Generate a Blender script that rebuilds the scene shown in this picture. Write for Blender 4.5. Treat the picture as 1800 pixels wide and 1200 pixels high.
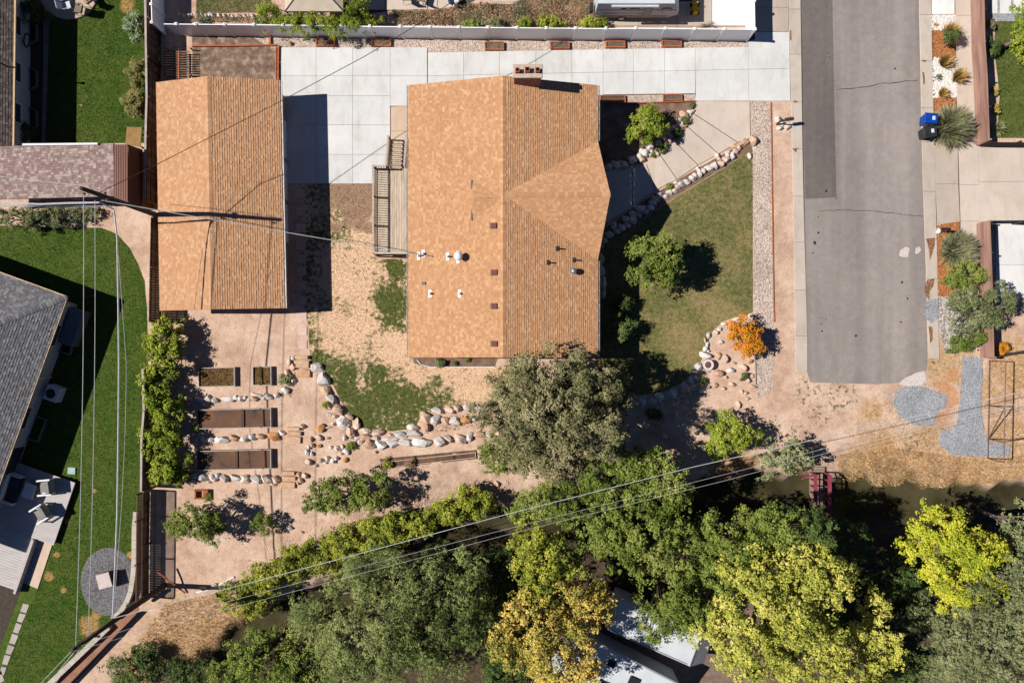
import bpy, math, random
import numpy as np
from mathutils import Vector, Matrix
import mathutils.noise as mnoise

for o in list(bpy.data.objects):
    bpy.data.objects.remove(o, do_unlink=True)
scene = bpy.context.scene
random.seed(7)
RNG = np.random.default_rng(11)

# ------------------------------------------------------------------ camera, sky, sun, exposure
K = 27.5                       # picture units per metre on the ground, seen from straight above
H = 1800 / K * 28 / 36         # flying height of the camera in metres
cam_d = bpy.data.cameras.new('camera'); cam = bpy.data.objects.new('camera', cam_d)
scene.collection.objects.link(cam)
cam.location = (0, 0, H); cam.rotation_euler = (0, 0, 0)
cam_d.lens = 28; cam_d.sensor_width = 36; cam_d.clip_end = 3000
scene.camera = cam

SUN_EL = 47.0
world = bpy.data.worlds.new('World'); scene.world = world; world.use_nodes = True
wn = world.node_tree.nodes; wl = world.node_tree.links
sky = wn.new('ShaderNodeTexSky'); sky.sky_type = 'NISHITA'; sky.sun_disc = False
sky.sun_elevation = math.radians(SUN_EL); sky.sun_rotation = math.radians(272)
sky.altitude = 1400; sky.air_density = 0.8; sky.dust_density = 0.0; sky.ozone_density = 10.0
wn['Background'].inputs['Strength'].default_value = 0.05
wl.new(sky.outputs[0], wn['Background'].inputs['Color'])
sun_d = bpy.data.lights.new('sun', 'SUN'); sun_d.energy = 5.0; sun_d.angle = math.radians(0.5)
sun_d.color = (1.0, 0.955, 0.89)
sun = bpy.data.objects.new('sun', sun_d); scene.collection.objects.link(sun)
ce = math.cos(math.radians(SUN_EL)); se = math.sin(math.radians(SUN_EL))
sun.rotation_euler = Vector((ce, -0.03, -se)).to_track_quat('-Z', 'Y').to_euler()
sun.location = (-40, 0, 60)
vs = scene.view_settings
vs.view_transform = 'Standard'; vs.look = 'None'; vs.exposure = 0.5; vs.gamma = 1.0; vs.use_curve_mapping = False

# ------------------------------------------------------------------ helpers
C = scene.collection
ORG = {}
def W(px, py, h=0.0):
    f = (H - h) / H
    return Vector(((px - 900) / K * f, (600 - py) / K * f, h))
def M(p): return p / K
def lin(c):
    c = c / 255.0
    return c / 12.92 if c <= 0.04045 else ((c + 0.055) / 1.055) ** 2.4
def A(r, g, b, gain=1.6):        # base colour whose sunlit flat surface shows about this sRGB value
    return (min(lin(r) / gain, .85), min(lin(g) / gain, .85), min(lin(b) / gain, .85), 1)

def tag(o, label=None, cat=None, group=None, kind=None):
    if label: o['label'] = label
    if cat: o['category'] = cat
    if group: o['group'] = group
    if kind: o['kind'] = kind
    return o
def thing(name, label, cat, loc, group=None):
    o = bpy.data.objects.new(name, None); C.objects.link(o)
    o.location = loc; o.empty_display_size = .3
    ORG[o.name] = Vector(loc)
    return tag(o, label, cat, group)
def place(name, me, parent=None, loc=(0, 0, 0), rot=(0, 0, 0), scale=(1, 1, 1)):
    o = bpy.data.objects.new(name, me); C.objects.link(o)
    l = Vector(loc)
    if parent is not None:
        o.parent = parent; l = l - ORG[parent.name]
        ORG[o.name] = ORG[parent.name] + l
    else:
        ORG[o.name] = Vector(loc)
    o.location = l; o.rotation_euler = rot; o.scale = scale
    return o

class MB:
    def __init__(s): s.v = []; s.f = []; s.uv = []; s.hasuv = False
    def poly(s, pts, uv=None):
        n = len(s.v); s.v += [tuple(p) for p in pts]; s.f.append(tuple(range(n, n + len(pts))))
        if uv: s.hasuv = True; s.uv += uv
        else: s.uv += [(0, 0)] * len(pts)
    def add(s, vs_, fs):
        n = len(s.v); s.v += [tuple(p) for p in vs_]
        for f in fs:
            s.f.append(tuple(i + n for i in f)); s.uv += [(0, 0)] * len(f)
    def hexa(s, p):      # 8 points: bottom 0-3 ccw, top 4-7
        s.add(p, [(3, 2, 1, 0), (4, 5, 6, 7), (0, 1, 5, 4), (1, 2, 6, 5), (2, 3, 7, 6), (3, 0, 4, 7)])
    def box(s, c, d, rz=0.0, tilt=None):
        hx, hy, hz = d[0] / 2, d[1] / 2, d[2] / 2
        m = Matrix.Rotation(rz, 3, 'Z')
        if tilt is not None: m = m @ tilt
        c = Vector(c)
        s.hexa([c + m @ Vector(q) for q in ((-hx, -hy, -hz), (hx, -hy, -hz), (hx, hy, -hz), (-hx, hy, -hz), (-hx, -hy, hz), (hx, -hy, hz), (hx, hy, hz), (-hx, hy, hz))])
    def beam(s, a, b, w, h):
        a = Vector(a); b = Vector(b); d = (b - a)
        if d.length < 1e-6: return
        d.normalize()
        up = Vector((0, 0, 1)) if abs(d.z) < .98 else Vector((0, 1, 0))
        sd = d.cross(up).normalized() * (w / 2); u = sd.cross(d).normalized() * (h / 2)
        s.hexa([a - sd - u, a + sd - u, b + sd - u, b - sd - u, a - sd + u, a + sd + u, b + sd + u, b - sd + u])
    def tube(s, pts, rad, n=6, cap=True):
        pts = [Vector(p) for p in pts]
        if not hasattr(rad, '__len__'): rad = [rad] * len(pts)
        base = len(s.v); ref = Vector((.31, .2, .93))
        for i, p in enumerate(pts):
            d = (pts[min(i + 1, len(pts) - 1)] - pts[max(i - 1, 0)]).normalized()
            r = ref if abs(d.dot(ref)) < .95 else Vector((1, 0, 0))
            a = d.cross(r).normalized(); b = d.cross(a)
            for k in range(n):
                t = 2 * math.pi * k / n
                s.v.append(tuple(p + (a * math.cos(t) + b * math.sin(t)) * rad[i]))
        for i in range(len(pts) - 1):
            for k in range(n):
                k2 = (k + 1) % n
                s.f.append((base + i * n + k, base + (i + 1) * n + k, base + (i + 1) * n + k2, base + i * n + k2)); s.uv += [(0, 0)] * 4
        if cap:
            s.f.append(tuple(base + k for k in range(n))); s.uv += [(0, 0)] * n
            e = base + (len(pts) - 1) * n
            s.f.append(tuple(e + n - 1 - k for k in range(n))); s.uv += [(0, 0)] * n
    def lathe(s, c, prof, n=16, sx=1, sy=1):
        c = Vector(c); base = len(s.v)
        for r, z in prof:
            for k in range(n):
                t = 2 * math.pi * k / n
                s.v.append((c.x + r * math.cos(t) * sx, c.y + r * math.sin(t) * sy, c.z + z))
        for i in range(len(prof) - 1):
            for k in range(n):
                k2 = (k + 1) % n
                s.f.append((base + i * n + k, base + i * n + k2, base + (i + 1) * n + k2, base + (i + 1) * n + k)); s.uv += [(0, 0)] * 4
        e = base + (len(prof) - 1) * n
        s.f.append(tuple(e + k for k in range(n))); s.uv += [(0, 0)] * n
        s.f.append(tuple(base + n - 1 - k for k in range(n))); s.uv += [(0, 0)] * n
    def prism(s, pts, z0, z1, bevel=0.0, shrink=0.0):
        pts = [Vector((p[0], p[1])) for p in pts]
        ar = sum(pts[i].x * pts[(i + 1) % len(pts)].y - pts[(i + 1) % len(pts)].x * pts[i].y for i in range(len(pts)))
        if ar < 0: pts.reverse()
        n = len(pts)
        def inset(q, d):
            r = []
            for i in range(n):
                a, b, c = q[i - 1], q[i], q[(i + 1) % n]
                e1 = (b - a).normalized(); e2 = (c - b).normalized()
                n1 = Vector((-e1.y, e1.x)); n2 = Vector((-e2.y, e2.x))
                m = n1 + n2
                m = m / max(m.length_squared / 2, .4)
                r.append(b + m * d)
            return r
        if shrink: pts = inset(pts, shrink)
        rings = [[(p.x, p.y, z0) for p in pts]]
        if bevel:
            rings.append([(p.x, p.y, z1 - bevel) for p in pts])
            rings.append([(p.x, p.y, z1) for p in inset(pts, bevel)])
        else: rings.append([(p.x, p.y, z1) for p in pts])
        vs_ = [q for r in rings for q in r]; fs = []
        for k in range(len(rings) - 1):
            for i in range(n):
                j = (i + 1) % n
                fs.append((k * n + i, k * n + j, (k + 1) * n + j, (k + 1) * n + i))
        fs.append(tuple((len(rings) - 1) * n + i for i in range(n)))
        fs.append(tuple(n - 1 - i for i in range(n)))
        s.add(vs_, fs)
    def mesh(s, name, mat, org=Vector((0, 0, 0)), smooth=False):
        me = bpy.data.meshes.new(name)
        me.from_pydata([(x - org.x, y - org.y, z - org.z) for x, y, z in s.v], [], s.f)
        if s.hasuv:
            l = me.uv_layers.new(name='UVMap'); l.data.foreach_set('uv', [c for q in s.uv for c in q])
        if mat: me.materials.append(mat)
        if smooth: me.polygons.foreach_set('use_smooth', [True] * len(me.polygons))
        me.update()
        return me
    def build(s, name, mat, parent=None, smooth=False):
        if parent is None:
            a = np.array(s.v); org = Vector(((a[:, 0].min() + a[:, 0].max()) / 2, (a[:, 1].min() + a[:, 1].max()) / 2, a[:, 2].min()))
            return place(name, s.mesh(name, mat, org, smooth), None, org)
        org = ORG[parent.name]
        return place(name, s.mesh(name, mat, org, smooth), parent, org)

# ------------------------------------------------------------------ materials
def nt_new(name):
    m = bpy.data.materials.new(name); m.use_nodes = True
    nt = m.node_tree; b = nt.nodes['Principled BSDF']
    return m, nt, b
def node(nt, t, **kw):
    n = nt.nodes.new(t)
    for k, v in kw.items():
        if k.startswith('_'): setattr(n, k[1:], v)
        else: n.inputs[k].default_value = v
    return n
def pos_node(nt):
    g = nt.nodes.get('POS')
    if not g:
        g = nt.nodes.new('ShaderNodeNewGeometry'); g.name = 'POS'
    return g.outputs['Position']
def noise(nt, scale, detail=4, rough=.55, vec=None, stretch=None, dist=0):
    n = nt.nodes.new('ShaderNodeTexNoise'); n.inputs['Scale'].default_value = scale
    n.inputs['Detail'].default_value = detail; n.inputs['Roughness'].default_value = rough; n.inputs['Distortion'].default_value = dist
    v = vec or pos_node(nt)
    if stretch:
        mp = nt.nodes.new('ShaderNodeMapping'); mp.inputs['Scale'].default_value = stretch
        nt.links.new(v, mp.inputs['Vector']); v = mp.outputs[0]
    nt.links.new(v, n.inputs['Vector'])
    return n.outputs[0]
def ramp(nt, fac, stops):
    r = nt.nodes.new('ShaderNodeValToRGB'); e = r.color_ramp.elements
    while len(e) < len(stops): e.new(.5)
    for el, (p, c) in zip(e, stops):
        el.position = p; el.color = c if len(c) == 4 else (*c, 1)
    nt.links.new(fac, r.inputs[0])
    return r.outputs[0]
def math_(nt, op, a, b=None, clamp=False):
    m = nt.nodes.new('ShaderNodeMath'); m.operation = op; m.use_clamp = clamp
    for i, x in enumerate((a, b)):
        if x is None: continue
        if isinstance(x, (int, float)): m.inputs[i].default_value = x
        else: nt.links.new(x, m.inputs[i])
    return m.outputs[0]
def mix(nt, fac, a, b, blend='MIX'):
    m = nt.nodes.new('ShaderNodeMix'); m.data_type = 'RGBA'; m.blend_type = blend
    for i, x in ((0, fac), (6, a), (7, b)):
        if isinstance(x, (int, float)): m.inputs[i].default_value = x
        elif isinstance(x, tuple): m.inputs[i].default_value = x
        else: nt.links.new(x, m.inputs[i])
    return m.outputs[2]
def maprange(nt, v, a, b, c=0.0, d=1.0):
    m = nt.nodes.new('ShaderNodeMapRange'); m.interpolation_type = 'SMOOTHSTEP'
    nt.links.new(v, m.inputs[0])
    for i, x in enumerate((a, b, c, d)): m.inputs[i + 1].default_value = x
    return m.outputs[0]
def bump(nt, b, h, strength=.4, dist=.05):
    n = nt.nodes.new('ShaderNodeBump'); n.inputs['Strength'].default_value = strength; n.inputs['Distance'].default_value = dist
    nt.links.new(h, n.inputs['Height']); nt.links.new(n.outputs[0], b.inputs['Normal'])
def blobs(nt, lst, wob=1.2, wscale=1.2):
    """mask 0..1 of soft patches; lst of (px, py, radius in picture units)"""
    nz = noise(nt, wscale, 5, .6); out = None
    for px, py, r in lst:
        d = nt.nodes.new('ShaderNodeVectorMath'); d.operation = 'DISTANCE'
        nt.links.new(pos_node(nt), d.inputs[0]); d.inputs[1].default_value = W(px, py, 0)
        e = math_(nt, 'ADD', d.outputs['Value'], math_(nt, 'MULTIPLY', math_(nt, 'SUBTRACT', nz, .5), wob * 2 * M(r)))
        f = maprange(nt, e, M(r) * .55, M(r) * 1.15, 1, 0)
        out = f if out is None else math_(nt, 'MAXIMUM', out, f)
    return out
MATS = {}
def pmat(name, stops, scale=3.0, detail=6, rough=.85, bmp=.3, bscale=None, bdist=.02, spec=.25, rnd=0.0, stretch=None, metal=0.0, fine=0.15, fscale=40):
    """noise-varied paint / earth / wood; rnd = brightness spread between objects"""
    if name in MATS: return MATS[name]
    m, nt, b = nt_new(name)
    n = noise(nt, scale, detail, .6, stretch=stretch)
    if len(stops) == 1: stops = [tuple(x * .85 for x in stops[0][:3]), tuple(min(1, x * 1.12) for x in stops[0][:3])]
    k = len(stops)
    col = ramp(nt, n, [(.32 + .36 * i / (k - 1), tuple(c[:3])) for i, c in enumerate(stops)])
    if fine:
        n2 = noise(nt, fscale, 3, .6)
        f = ramp(nt, n2, [(.3, (1 - fine,) * 3), (.7, (1 + fine,) * 3)])
        col = mix(nt, 1.0, col, f, 'MULTIPLY')
    if rnd:
        oi = nt.nodes.new('ShaderNodeObjectInfo')
        f = maprange(nt, oi.outputs['Random'], 0, 1, 1 - rnd, 1 + rnd)
        cmb = nt.nodes.new('ShaderNodeCombineXYZ')
        for i in range(3): nt.links.new(f, cmb.inputs[i])
        col = mix(nt, 1.0, col, cmb.outputs[0], 'MULTIPLY')
    nt.links.new(col, b.inputs['Base Color'])
    b.inputs['Roughness'].default_value = rough; b.inputs['Specular IOR Level'].default_value = spec; b.inputs['Metallic'].default_value = metal
    if bmp:
        bump(nt, b, noise(nt, bscale or scale * 6, 5, .65, stretch=stretch), bmp, bdist)
    MATS[name] = m
    return m

def shingle_mat(name, c1, c2, c3, bw=.28, rh=.13):
    """each tab carries its own random value in the UV map"""
    m, nt, b = nt_new(name)
    uv = nt.nodes.new('ShaderNodeUVMap'); sp = nt.nodes.new('ShaderNodeSeparateXYZ'); nt.links.new(uv.outputs[0], sp.inputs[0])
    mid = tuple((x + y) / 2 for x, y in zip(c1[:3], c2[:3]))
    col = ramp(nt, sp.outputs[0], [(.0, tuple(x * .8 + y * .2 for x, y in zip(c1[:3], c3[:3]))), (.3, c1[:3]), (.72, mid), (.92, c2[:3]), (1.0, tuple(min(.8, x * 1.08) for x in c2[:3]))])
    n = noise(nt, .3, 3, .5); col = mix(nt, 1.0, col, ramp(nt, n, [(.3, (.97, .97, .97)), (.7, (1.03, 1.03, 1.03))]), 'MULTIPLY')
    n2 = noise(nt, 9, 3, .7); col = mix(nt, 1.0, col, ramp(nt, n2, [(.3, (.93, .93, .93)), (.7, (1.07, 1.07, 1.07))]), 'MULTIPLY')
    nt.links.new(col, b.inputs['Base Color']); b.inputs['Roughness'].default_value = .95; b.inputs['Specular IOR Level'].default_value = .1
    bump(nt, b, noise(nt, 60, 2), .25, .01)
    return m

def leaf_mat(name, stops, trans=.17, big=.35, rough=.6):
    """stops: dark..light leaf colours; per-leaf tint plus slow drift through the crown"""
    if name in MATS: return MATS[name]
    m, nt, b = nt_new(name)
    at = nt.nodes.new('ShaderNodeAttribute'); at.attribute_name = 'tint'
    n = noise(nt, big, 3, .6)
    n = maprange(nt, n, .3, .7, 0, 1)
    f = math_(nt, 'ADD', math_(nt, 'MULTIPLY', at.outputs['Fac'], .62), math_(nt, 'MULTIPLY', n, .38))
    k = len(stops)
    col = ramp(nt, f, [(.12 + .76 * i / (k - 1), tuple(c[:3])) for i, c in enumerate(stops)])
    nt.links.new(col, b.inputs['Base Color']); b.inputs['Roughness'].default_value = .7; b.inputs['Specular IOR Level'].default_value = .12
    tr = nt.nodes.new('ShaderNodeBsdfTranslucent'); nt.links.new(col, tr.inputs['Color'])
    mx = nt.nodes.new('ShaderNodeMixShader'); mx.inputs[0].default_value = trans
    nt.links.new(b.outputs[0], mx.inputs[1]); nt.links.new(tr.outputs[0], mx.inputs[2])
    nt.links.new(mx.outputs[0], nt.nodes['Material Output'].inputs['Surface'])
    MATS[name] = m
    return m

# ------------------------------------------------------------------ terrain
CREEK = [W(*p) for p in ((2150, 870), (1850, 893), (1700, 898), (1500, 884), (1350, 876), (1200, 892), (1050, 922), (950, 930), (880, 943), (800, 972), (720, 1008), (600, 1056), (500, 1098), (420, 1150), (330, 1235), (200, 1400))]
CA = np.array([(p.x, p.y) for p in CREEK])
def creek_dist(x, y):
    x = np.asarray(x, float); y = np.asarray(y, float); best = np.full(x.shape, 1e9)
    for (ax, ay), (bx, by) in zip(CA[:-1], CA[1:]):
        dx, dy = bx - ax, by - ay
        t = np.clip(((x - ax) * dx + (y - ay) * dy) / (dx * dx + dy * dy), 0, 1)
        best = np.minimum(best, np.hypot(x - ax - t * dx, y - ay - t * dy))
    return best
def gz(x, y):
    d = creek_dist(x, y) + .18 * np.sin(np.asarray(x) * 1.9) + .12 * np.sin(np.asarray(x) * 4.3 + 1)
    t = np.clip((d - .75) / 1.35, 0, 1); t = t * t * (3 - 2 * t)
    return -1.25 * (1 - t)
def G(px, py):
    p = W(px, py, 0)
    z = float(gz(p.x, p.y))
    return W(px, py, z)

def ground_mat():
    m, nt, b = nt_new('earth')
    base = ramp(nt, noise(nt, .45, 7, .65), [(.3, A(194, 158, 134)[:3]), (.5, A(222, 188, 164)[:3]), (.7, A(238, 210, 187)[:3])])
    base = mix(nt, 1, base, ramp(nt, noise(nt, 14, 5, .7), [(.28, (.62, .6, .58)), (.48, (1, 1, 1)), (.72, (1.2, 1.2, 1.2))]), 'MULTIPLY')
    base = mix(nt, 1, base, ramp(nt, noise(nt, 2.3, 6, .7), [(.3, (.8, .77, .75)), (.5, (1, 1, 1)), (.7, (1.1, 1.1, 1.1))]), 'MULTIPLY')
    dry = blobs(nt, [(1700, 820, 75), (1600, 830, 70), (1520, 815, 45), (1780, 790, 60), (1790, 640, 60), (1660, 640, 50), (1560, 790, 40), (1640, 775, 40), (1530, 720, 22), (1290, 830, 45), (1420, 860, 40), (330, 1120, 90), (400, 1090, 60), (260, 1180, 60), (1720, 690, 40)], .9, 1.6)
    dcol = ramp(nt, noise(nt, 5, 6, .7), [(.28, A(128, 98, 64)[:3]), (.5, A(204, 164, 116)[:3]), (.72, A(238, 204, 158)[:3])])
    col = mix(nt, math_(nt, 'MULTIPLY', dry, ramp(nt, noise(nt, 3.5, 5, .7), [(.36, (.1, .1, .1)), (.56, (1, 1, 1))])), base, dcol)
    # leaf litter and dark soil south of the creek
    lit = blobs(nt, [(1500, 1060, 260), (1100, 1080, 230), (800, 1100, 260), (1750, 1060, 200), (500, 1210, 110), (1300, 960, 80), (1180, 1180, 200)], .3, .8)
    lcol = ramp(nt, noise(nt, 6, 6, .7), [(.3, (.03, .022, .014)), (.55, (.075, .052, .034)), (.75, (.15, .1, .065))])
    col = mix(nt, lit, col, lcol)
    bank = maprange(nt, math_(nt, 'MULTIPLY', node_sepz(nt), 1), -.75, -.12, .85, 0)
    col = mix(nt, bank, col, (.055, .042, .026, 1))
    org = blobs(nt, [(1663, 683, 18), (1668, 705, 20), (1655, 735, 14), (1672, 660, 14)], 1.3, 2)
    col = mix(nt, math_(nt, 'MULTIPLY', org, .8), col, ramp(nt, noise(nt, 9, 5), [(.3, A(176, 116, 76)[:3]), (.5, A(212, 148, 100)[:3]), (.7, A(230, 186, 146)[:3])]))
    weed = math_(nt, 'MULTIPLY', blobs(nt, [(1420, 690, 30), (1480, 700, 35), (1440, 730, 25), (1400, 755, 16), (1610, 785, 26), (1360, 745, 16), (500, 690, 16), (1640, 640, 14)], .5, 1), ramp(nt, noise(nt, 4, 4, .6), [(.53, (0, 0, 0)), (.6, (.8, .8, .8))]))
    col = mix(nt, weed, col, (.055, .075, .025, 1))
    nt.links.new(col, b.inputs['Base Color']); b.inputs['Roughness'].default_value = .95; b.inputs['Specular IOR Level'].default_value = .1
    bump(nt, b, math_(nt, 'ADD', noise(nt, 9, 6, .7), math_(nt, 'MULTIPLY', noise(nt, 1.6, 4), 2)), .55, .05)
    return m
def node_sepz(nt):
    s = nt.nodes.new('ShaderNodeSeparateXYZ'); nt.links.new(pos_node(nt), s.inputs[0]); return s.outputs[2]

def make_ground():
    xs = np.concatenate(([-900, -200, -60], np.arange(-38, 38.01, .25), [60, 200, 900]))
    ys = np.concatenate(([-900, -200, -50], np.arange(-27, 27.01, .25), [50, 200, 900]))
    X, Y = np.meshgrid(xs, ys); Z = gz(X, Y)
    inside = (np.abs(X) < 60) & (np.abs(Y) < 50)
    creekzone = creek_dist(X, Y) < 6
    rough = .018 * np.sin(X * 3.1 + np.sin(Y * 2.3)) * np.cos(Y * 2.7 + np.sin(X * 1.7)) + .012 * np.sin(X * 7.3) * np.sin(Y * 6.1)
    Z = Z + np.where(creekzone & inside, rough * 1.6, 0)
    nx, ny = len(xs), len(ys)
    v = np.stack([X.ravel(), Y.ravel(), Z.ravel()], 1)
    i = np.arange((ny - 1) * (nx - 1)); r = i // (nx - 1); c = i % (nx - 1); a = r * nx + c
    f = np.stack([a, a + 1, a + nx + 1, a + nx], 1)
    me = bpy.data.meshes.new('ground'); quads(me, v, f, 4)
    me.polygons.foreach_set('use_smooth', np.ones(len(f), bool))
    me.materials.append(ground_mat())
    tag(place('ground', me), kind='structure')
def quads(me, v, f, k):
    me.vertices.add(len(v)); me.vertices.foreach_set('co', np.asarray(v, np.float32).ravel())
    me.loops.add(f.size); me.loops.foreach_set('vertex_index', f.ravel().astype(np.int32))
    me.polygons.add(len(f)); me.polygons.foreach_set('loop_start', np.arange(0, f.size, k, dtype=np.int32))
    me.update(calc_edges=True)

make_ground()
# creek water
def make_water():
    m, nt, b = nt_new('creek_water')
    col = ramp(nt, noise(nt, .5, 4, .6), [(.35, (.026, .022, .01)), (.65, (.062, .053, .026))])
    nt.links.new(col, b.inputs['Base Color']); b.inputs['Roughness'].default_value = .12; b.inputs['IOR'].default_value = 1.33
    bump(nt, b, noise(nt, 2.2, 3, .5, stretch=(1, 2.2, 1)), .12, .05)
    mb = MB(); L = []; R = []
    for i, p in enumerate(CREEK):
        d = (CREEK[min(i + 1, len(CREEK) - 1)] - CREEK[max(i - 1, 0)]).normalized(); nrm = Vector((-d.y, d.x, 0))
        L.append(p + nrm * 1.9); R.append(p - nrm * 1.9)
    for i in range(len(CREEK) - 1):
        mb.poly([(q.x, q.y, -.82) for q in (L[i], L[i + 1], R[i + 1], R[i])])
    tag(mb.build('creek_water', m), kind='structure')
make_water()

def wobble(pts, amp, step=.35, seed=0):
    out = []
    for i in range(len(pts)):
        a, b = Vector(pts[i]), Vector(pts[(i + 1) % len(pts)]); n = max(1, int((b - a).length / step))
        for k in range(n):
            q = a.lerp(b, k / n)
            o = mnoise.noise_vector(Vector((q.x * 1.3 + seed * 7, q.y * 1.3, 3)))
            out.append((q.x + o.x * amp, q.y + o.y * amp))
    return out
def sheet(name, px, mat, z=.004, wob=0.0, thick=0.0, seed=0):
    pts = [W(*p)[:2] for p in px]
    pts = [Vector((a, b, 0)) for a, b in pts]
    p2 = wobble(pts, wob, seed=seed) if wob else [(p.x, p.y) for p in pts]
    mb = MB()
    if thick: mb.prism(p2, z - thick, z)
    else:
        ar = sum(p2[i][0] * p2[(i + 1) % len(p2)][1] - p2[(i + 1) % len(p2)][0] * p2[i][1] for i in range(len(p2)))
        if ar < 0: p2.reverse()
        mb.poly([(x, y, z) for x, y in p2])
    return tag(mb.build(name, mat), kind='structure')
def in_poly(x, y, poly):
    c = np.zeros(x.shape, bool); n = len(poly)
    for i in range(n):
        x1, y1 = poly[i]; x2, y2 = poly[i - 1]
        with np.errstate(divide='ignore', invalid='ignore'):
            c ^= ((y1 > y) != (y2 > y)) & (x < (x2 - x1) * (y - y1) / (y2 - y1 + 1e-12) + x1)
    return c

# ------------------------------------------------------------------ setting materials
def concrete_mat(name, c, stain=.1, rnd=.05):
    if name in MATS: return MATS[name]
    m, nt, b = nt_new(name)
    c = c[:3]
    col = ramp(nt, noise(nt, .7, 6, .65), [(.3, tuple(x * (1 - stain) for x in c)), (.5, c), (.75, tuple(min(.9, x * 1.05) for x in c))])
    st = ramp(nt, noise(nt, .9, 6, .65, stretch=(2.2, .8, 1), dist=.6), [(.48, (1, 1, 1)), (.6, (.95, .93, .9)), (.75, (.84, .81, .77))])
    col = mix(nt, 1, col, st, 'MULTIPLY')
    col = mix(nt, 1, col, ramp(nt, noise(nt, 26, 4, .7), [(.3, (.93, .93, .93)), (.7, (1.05, 1.05, 1.05))]), 'MULTIPLY')
    col = mix(nt, 1, col, ramp(nt, noise(nt, .32, 4, .6), [(.36, (1.03, 1.03, 1.03)), (.62, (.93, .93, .92))]), 'MULTIPLY')
    sp = ramp(nt, noise(nt, 2.6, 5, .75), [(.7, (1, 1, 1)), (.78, (.8, .77, .73))])
    col = mix(nt, 1, col, sp, 'MULTIPLY')
    oi = nt.nodes.new('ShaderNodeObjectInfo'); f = maprange(nt, oi.outputs['Random'], 0, 1, 1 - rnd, 1 + rnd)
    cmb = nt.nodes.new('ShaderNodeCombineXYZ')
    for i in range(3): nt.links.new(f, cmb.inputs[i])
    col = mix(nt, 1, col, cmb.outputs[0], 'MULTIPLY')
    nt.links.new(col, b.inputs['Base Color']); b.inputs['Roughness'].default_value = .85; b.inputs['Specular IOR Level'].default_value = .25
    bump(nt, b, noise(nt, 35, 4), .12, .01)
    MATS[name] = m; return m
def gravel_mat(name, cols, scale=11):
    if name in MATS: return MATS[name]
    m, nt, b = nt_new(name)
    v = nt.nodes.new('ShaderNodeTexVoronoi'); v.inputs['Scale'].default_value = scale; nt.links.new(pos_node(nt), v.inputs['Vector'])
    sp = nt.nodes.new('ShaderNodeSeparateColor'); nt.links.new(v.outputs['Color'], sp.inputs[0])
    k = len(cols)
    col = ramp(nt, sp.outputs[0], [(.05 + .9 * i / (k - 1), c[:3]) for i, c in enumerate(cols)])
    gap = ramp(nt, v.outputs['Distance'], [(.4, (1, 1, 1)), (.85, (.66, .63, .61))])
    col = mix(nt, .8, col, gap, 'MULTIPLY')
    col = mix(nt, 1, col, ramp(nt, noise(nt, .6, 5, .6), [(.3, (.82, .82, .82)), (.7, (1.12, 1.1, 1.1))]), 'MULTIPLY')
    nt.links.new(col, b.inputs['Base Color']); b.inputs['Roughness'].default_value = .9; b.inputs['Specular IOR Level'].default_value = .15
    bump(nt, b, math_(nt, 'SUBTRACT', 1, v.outputs['Distance']), .8, .03)
    MATS[name] = m; return m
def asphalt_mat(name, c, crack=True):
    m, nt, b = nt_new(name)
    c = c[:3]
    col = ramp(nt, noise(nt, .35, 6, .6, stretch=(1, .35, 1)), [(.3, tuple(x * .84 for x in c)), (.5, c), (.72, tuple(x * 1.14 for x in c))])
    col = mix(nt, 1, col, ramp(nt, noise(nt, 30, 4, .75), [(.3, (.78, .78, .78)), (.7, (1.22, 1.22, 1.22))]), 'MULTIPLY')
    col = mix(nt, 1, col, ramp(nt, noise(nt, 2.2, 6, .75), [(.3, (.86, .86, .86)), (.7, (1.12, 1.11, 1.1))]), 'MULTIPLY')
    scuff = math_(nt, 'MULTIPLY', blobs(nt, [(1512, 78, 14), (1540, 72, 12), (1470, 465, 10), (1560, 600, 20), (1590, 640, 22), (1500, 640, 18), (1450, 640, 14)], 1.2, 2.5), ramp(nt, noise(nt, 9, 5, .8), [(.5, (0, 0, 0)), (.75, (.25, .25, .25))]))
    col = mix(nt, scuff, col, (.5, .46, .43, 1))
    wheel = ramp(nt, noise(nt, 1.0, 3, .5, stretch=(.75, .02, 1)), [(.35, (.84, .84, .84)), (.65, (1.08, 1.08, 1.08))])
    col = mix(nt, 1, col, wheel, 'MULTIPLY')
    sp = ramp(nt, noise(nt, 3.2, 4, .8), [(.27, (.6, .58, .56)), (.33, (1, 1, 1)), (.7, (1, 1, 1)), (.78, (1.25, 1.22, 1.18))])
    col = mix(nt, 1, col, sp, 'MULTIPLY')
    rust = blobs(nt, [(1460, 380, 16), (1480, 498, 12), (1470, 610, 10), (1565, 240, 16), (1530, 245, 8)], 1.4, 2.2)
    col = mix(nt, math_(nt, 'MULTIPLY', rust, .07), col, (.4, .26, .17, 1))
    nt.links.new(col, b.inputs['Base Color']); b.inputs['Roughness'].default_value = .9; b.inputs['Specular IOR Level'].default_value = .2
    bump(nt, b, noise(nt, 45, 3), .3, .01)
    return m
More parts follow.
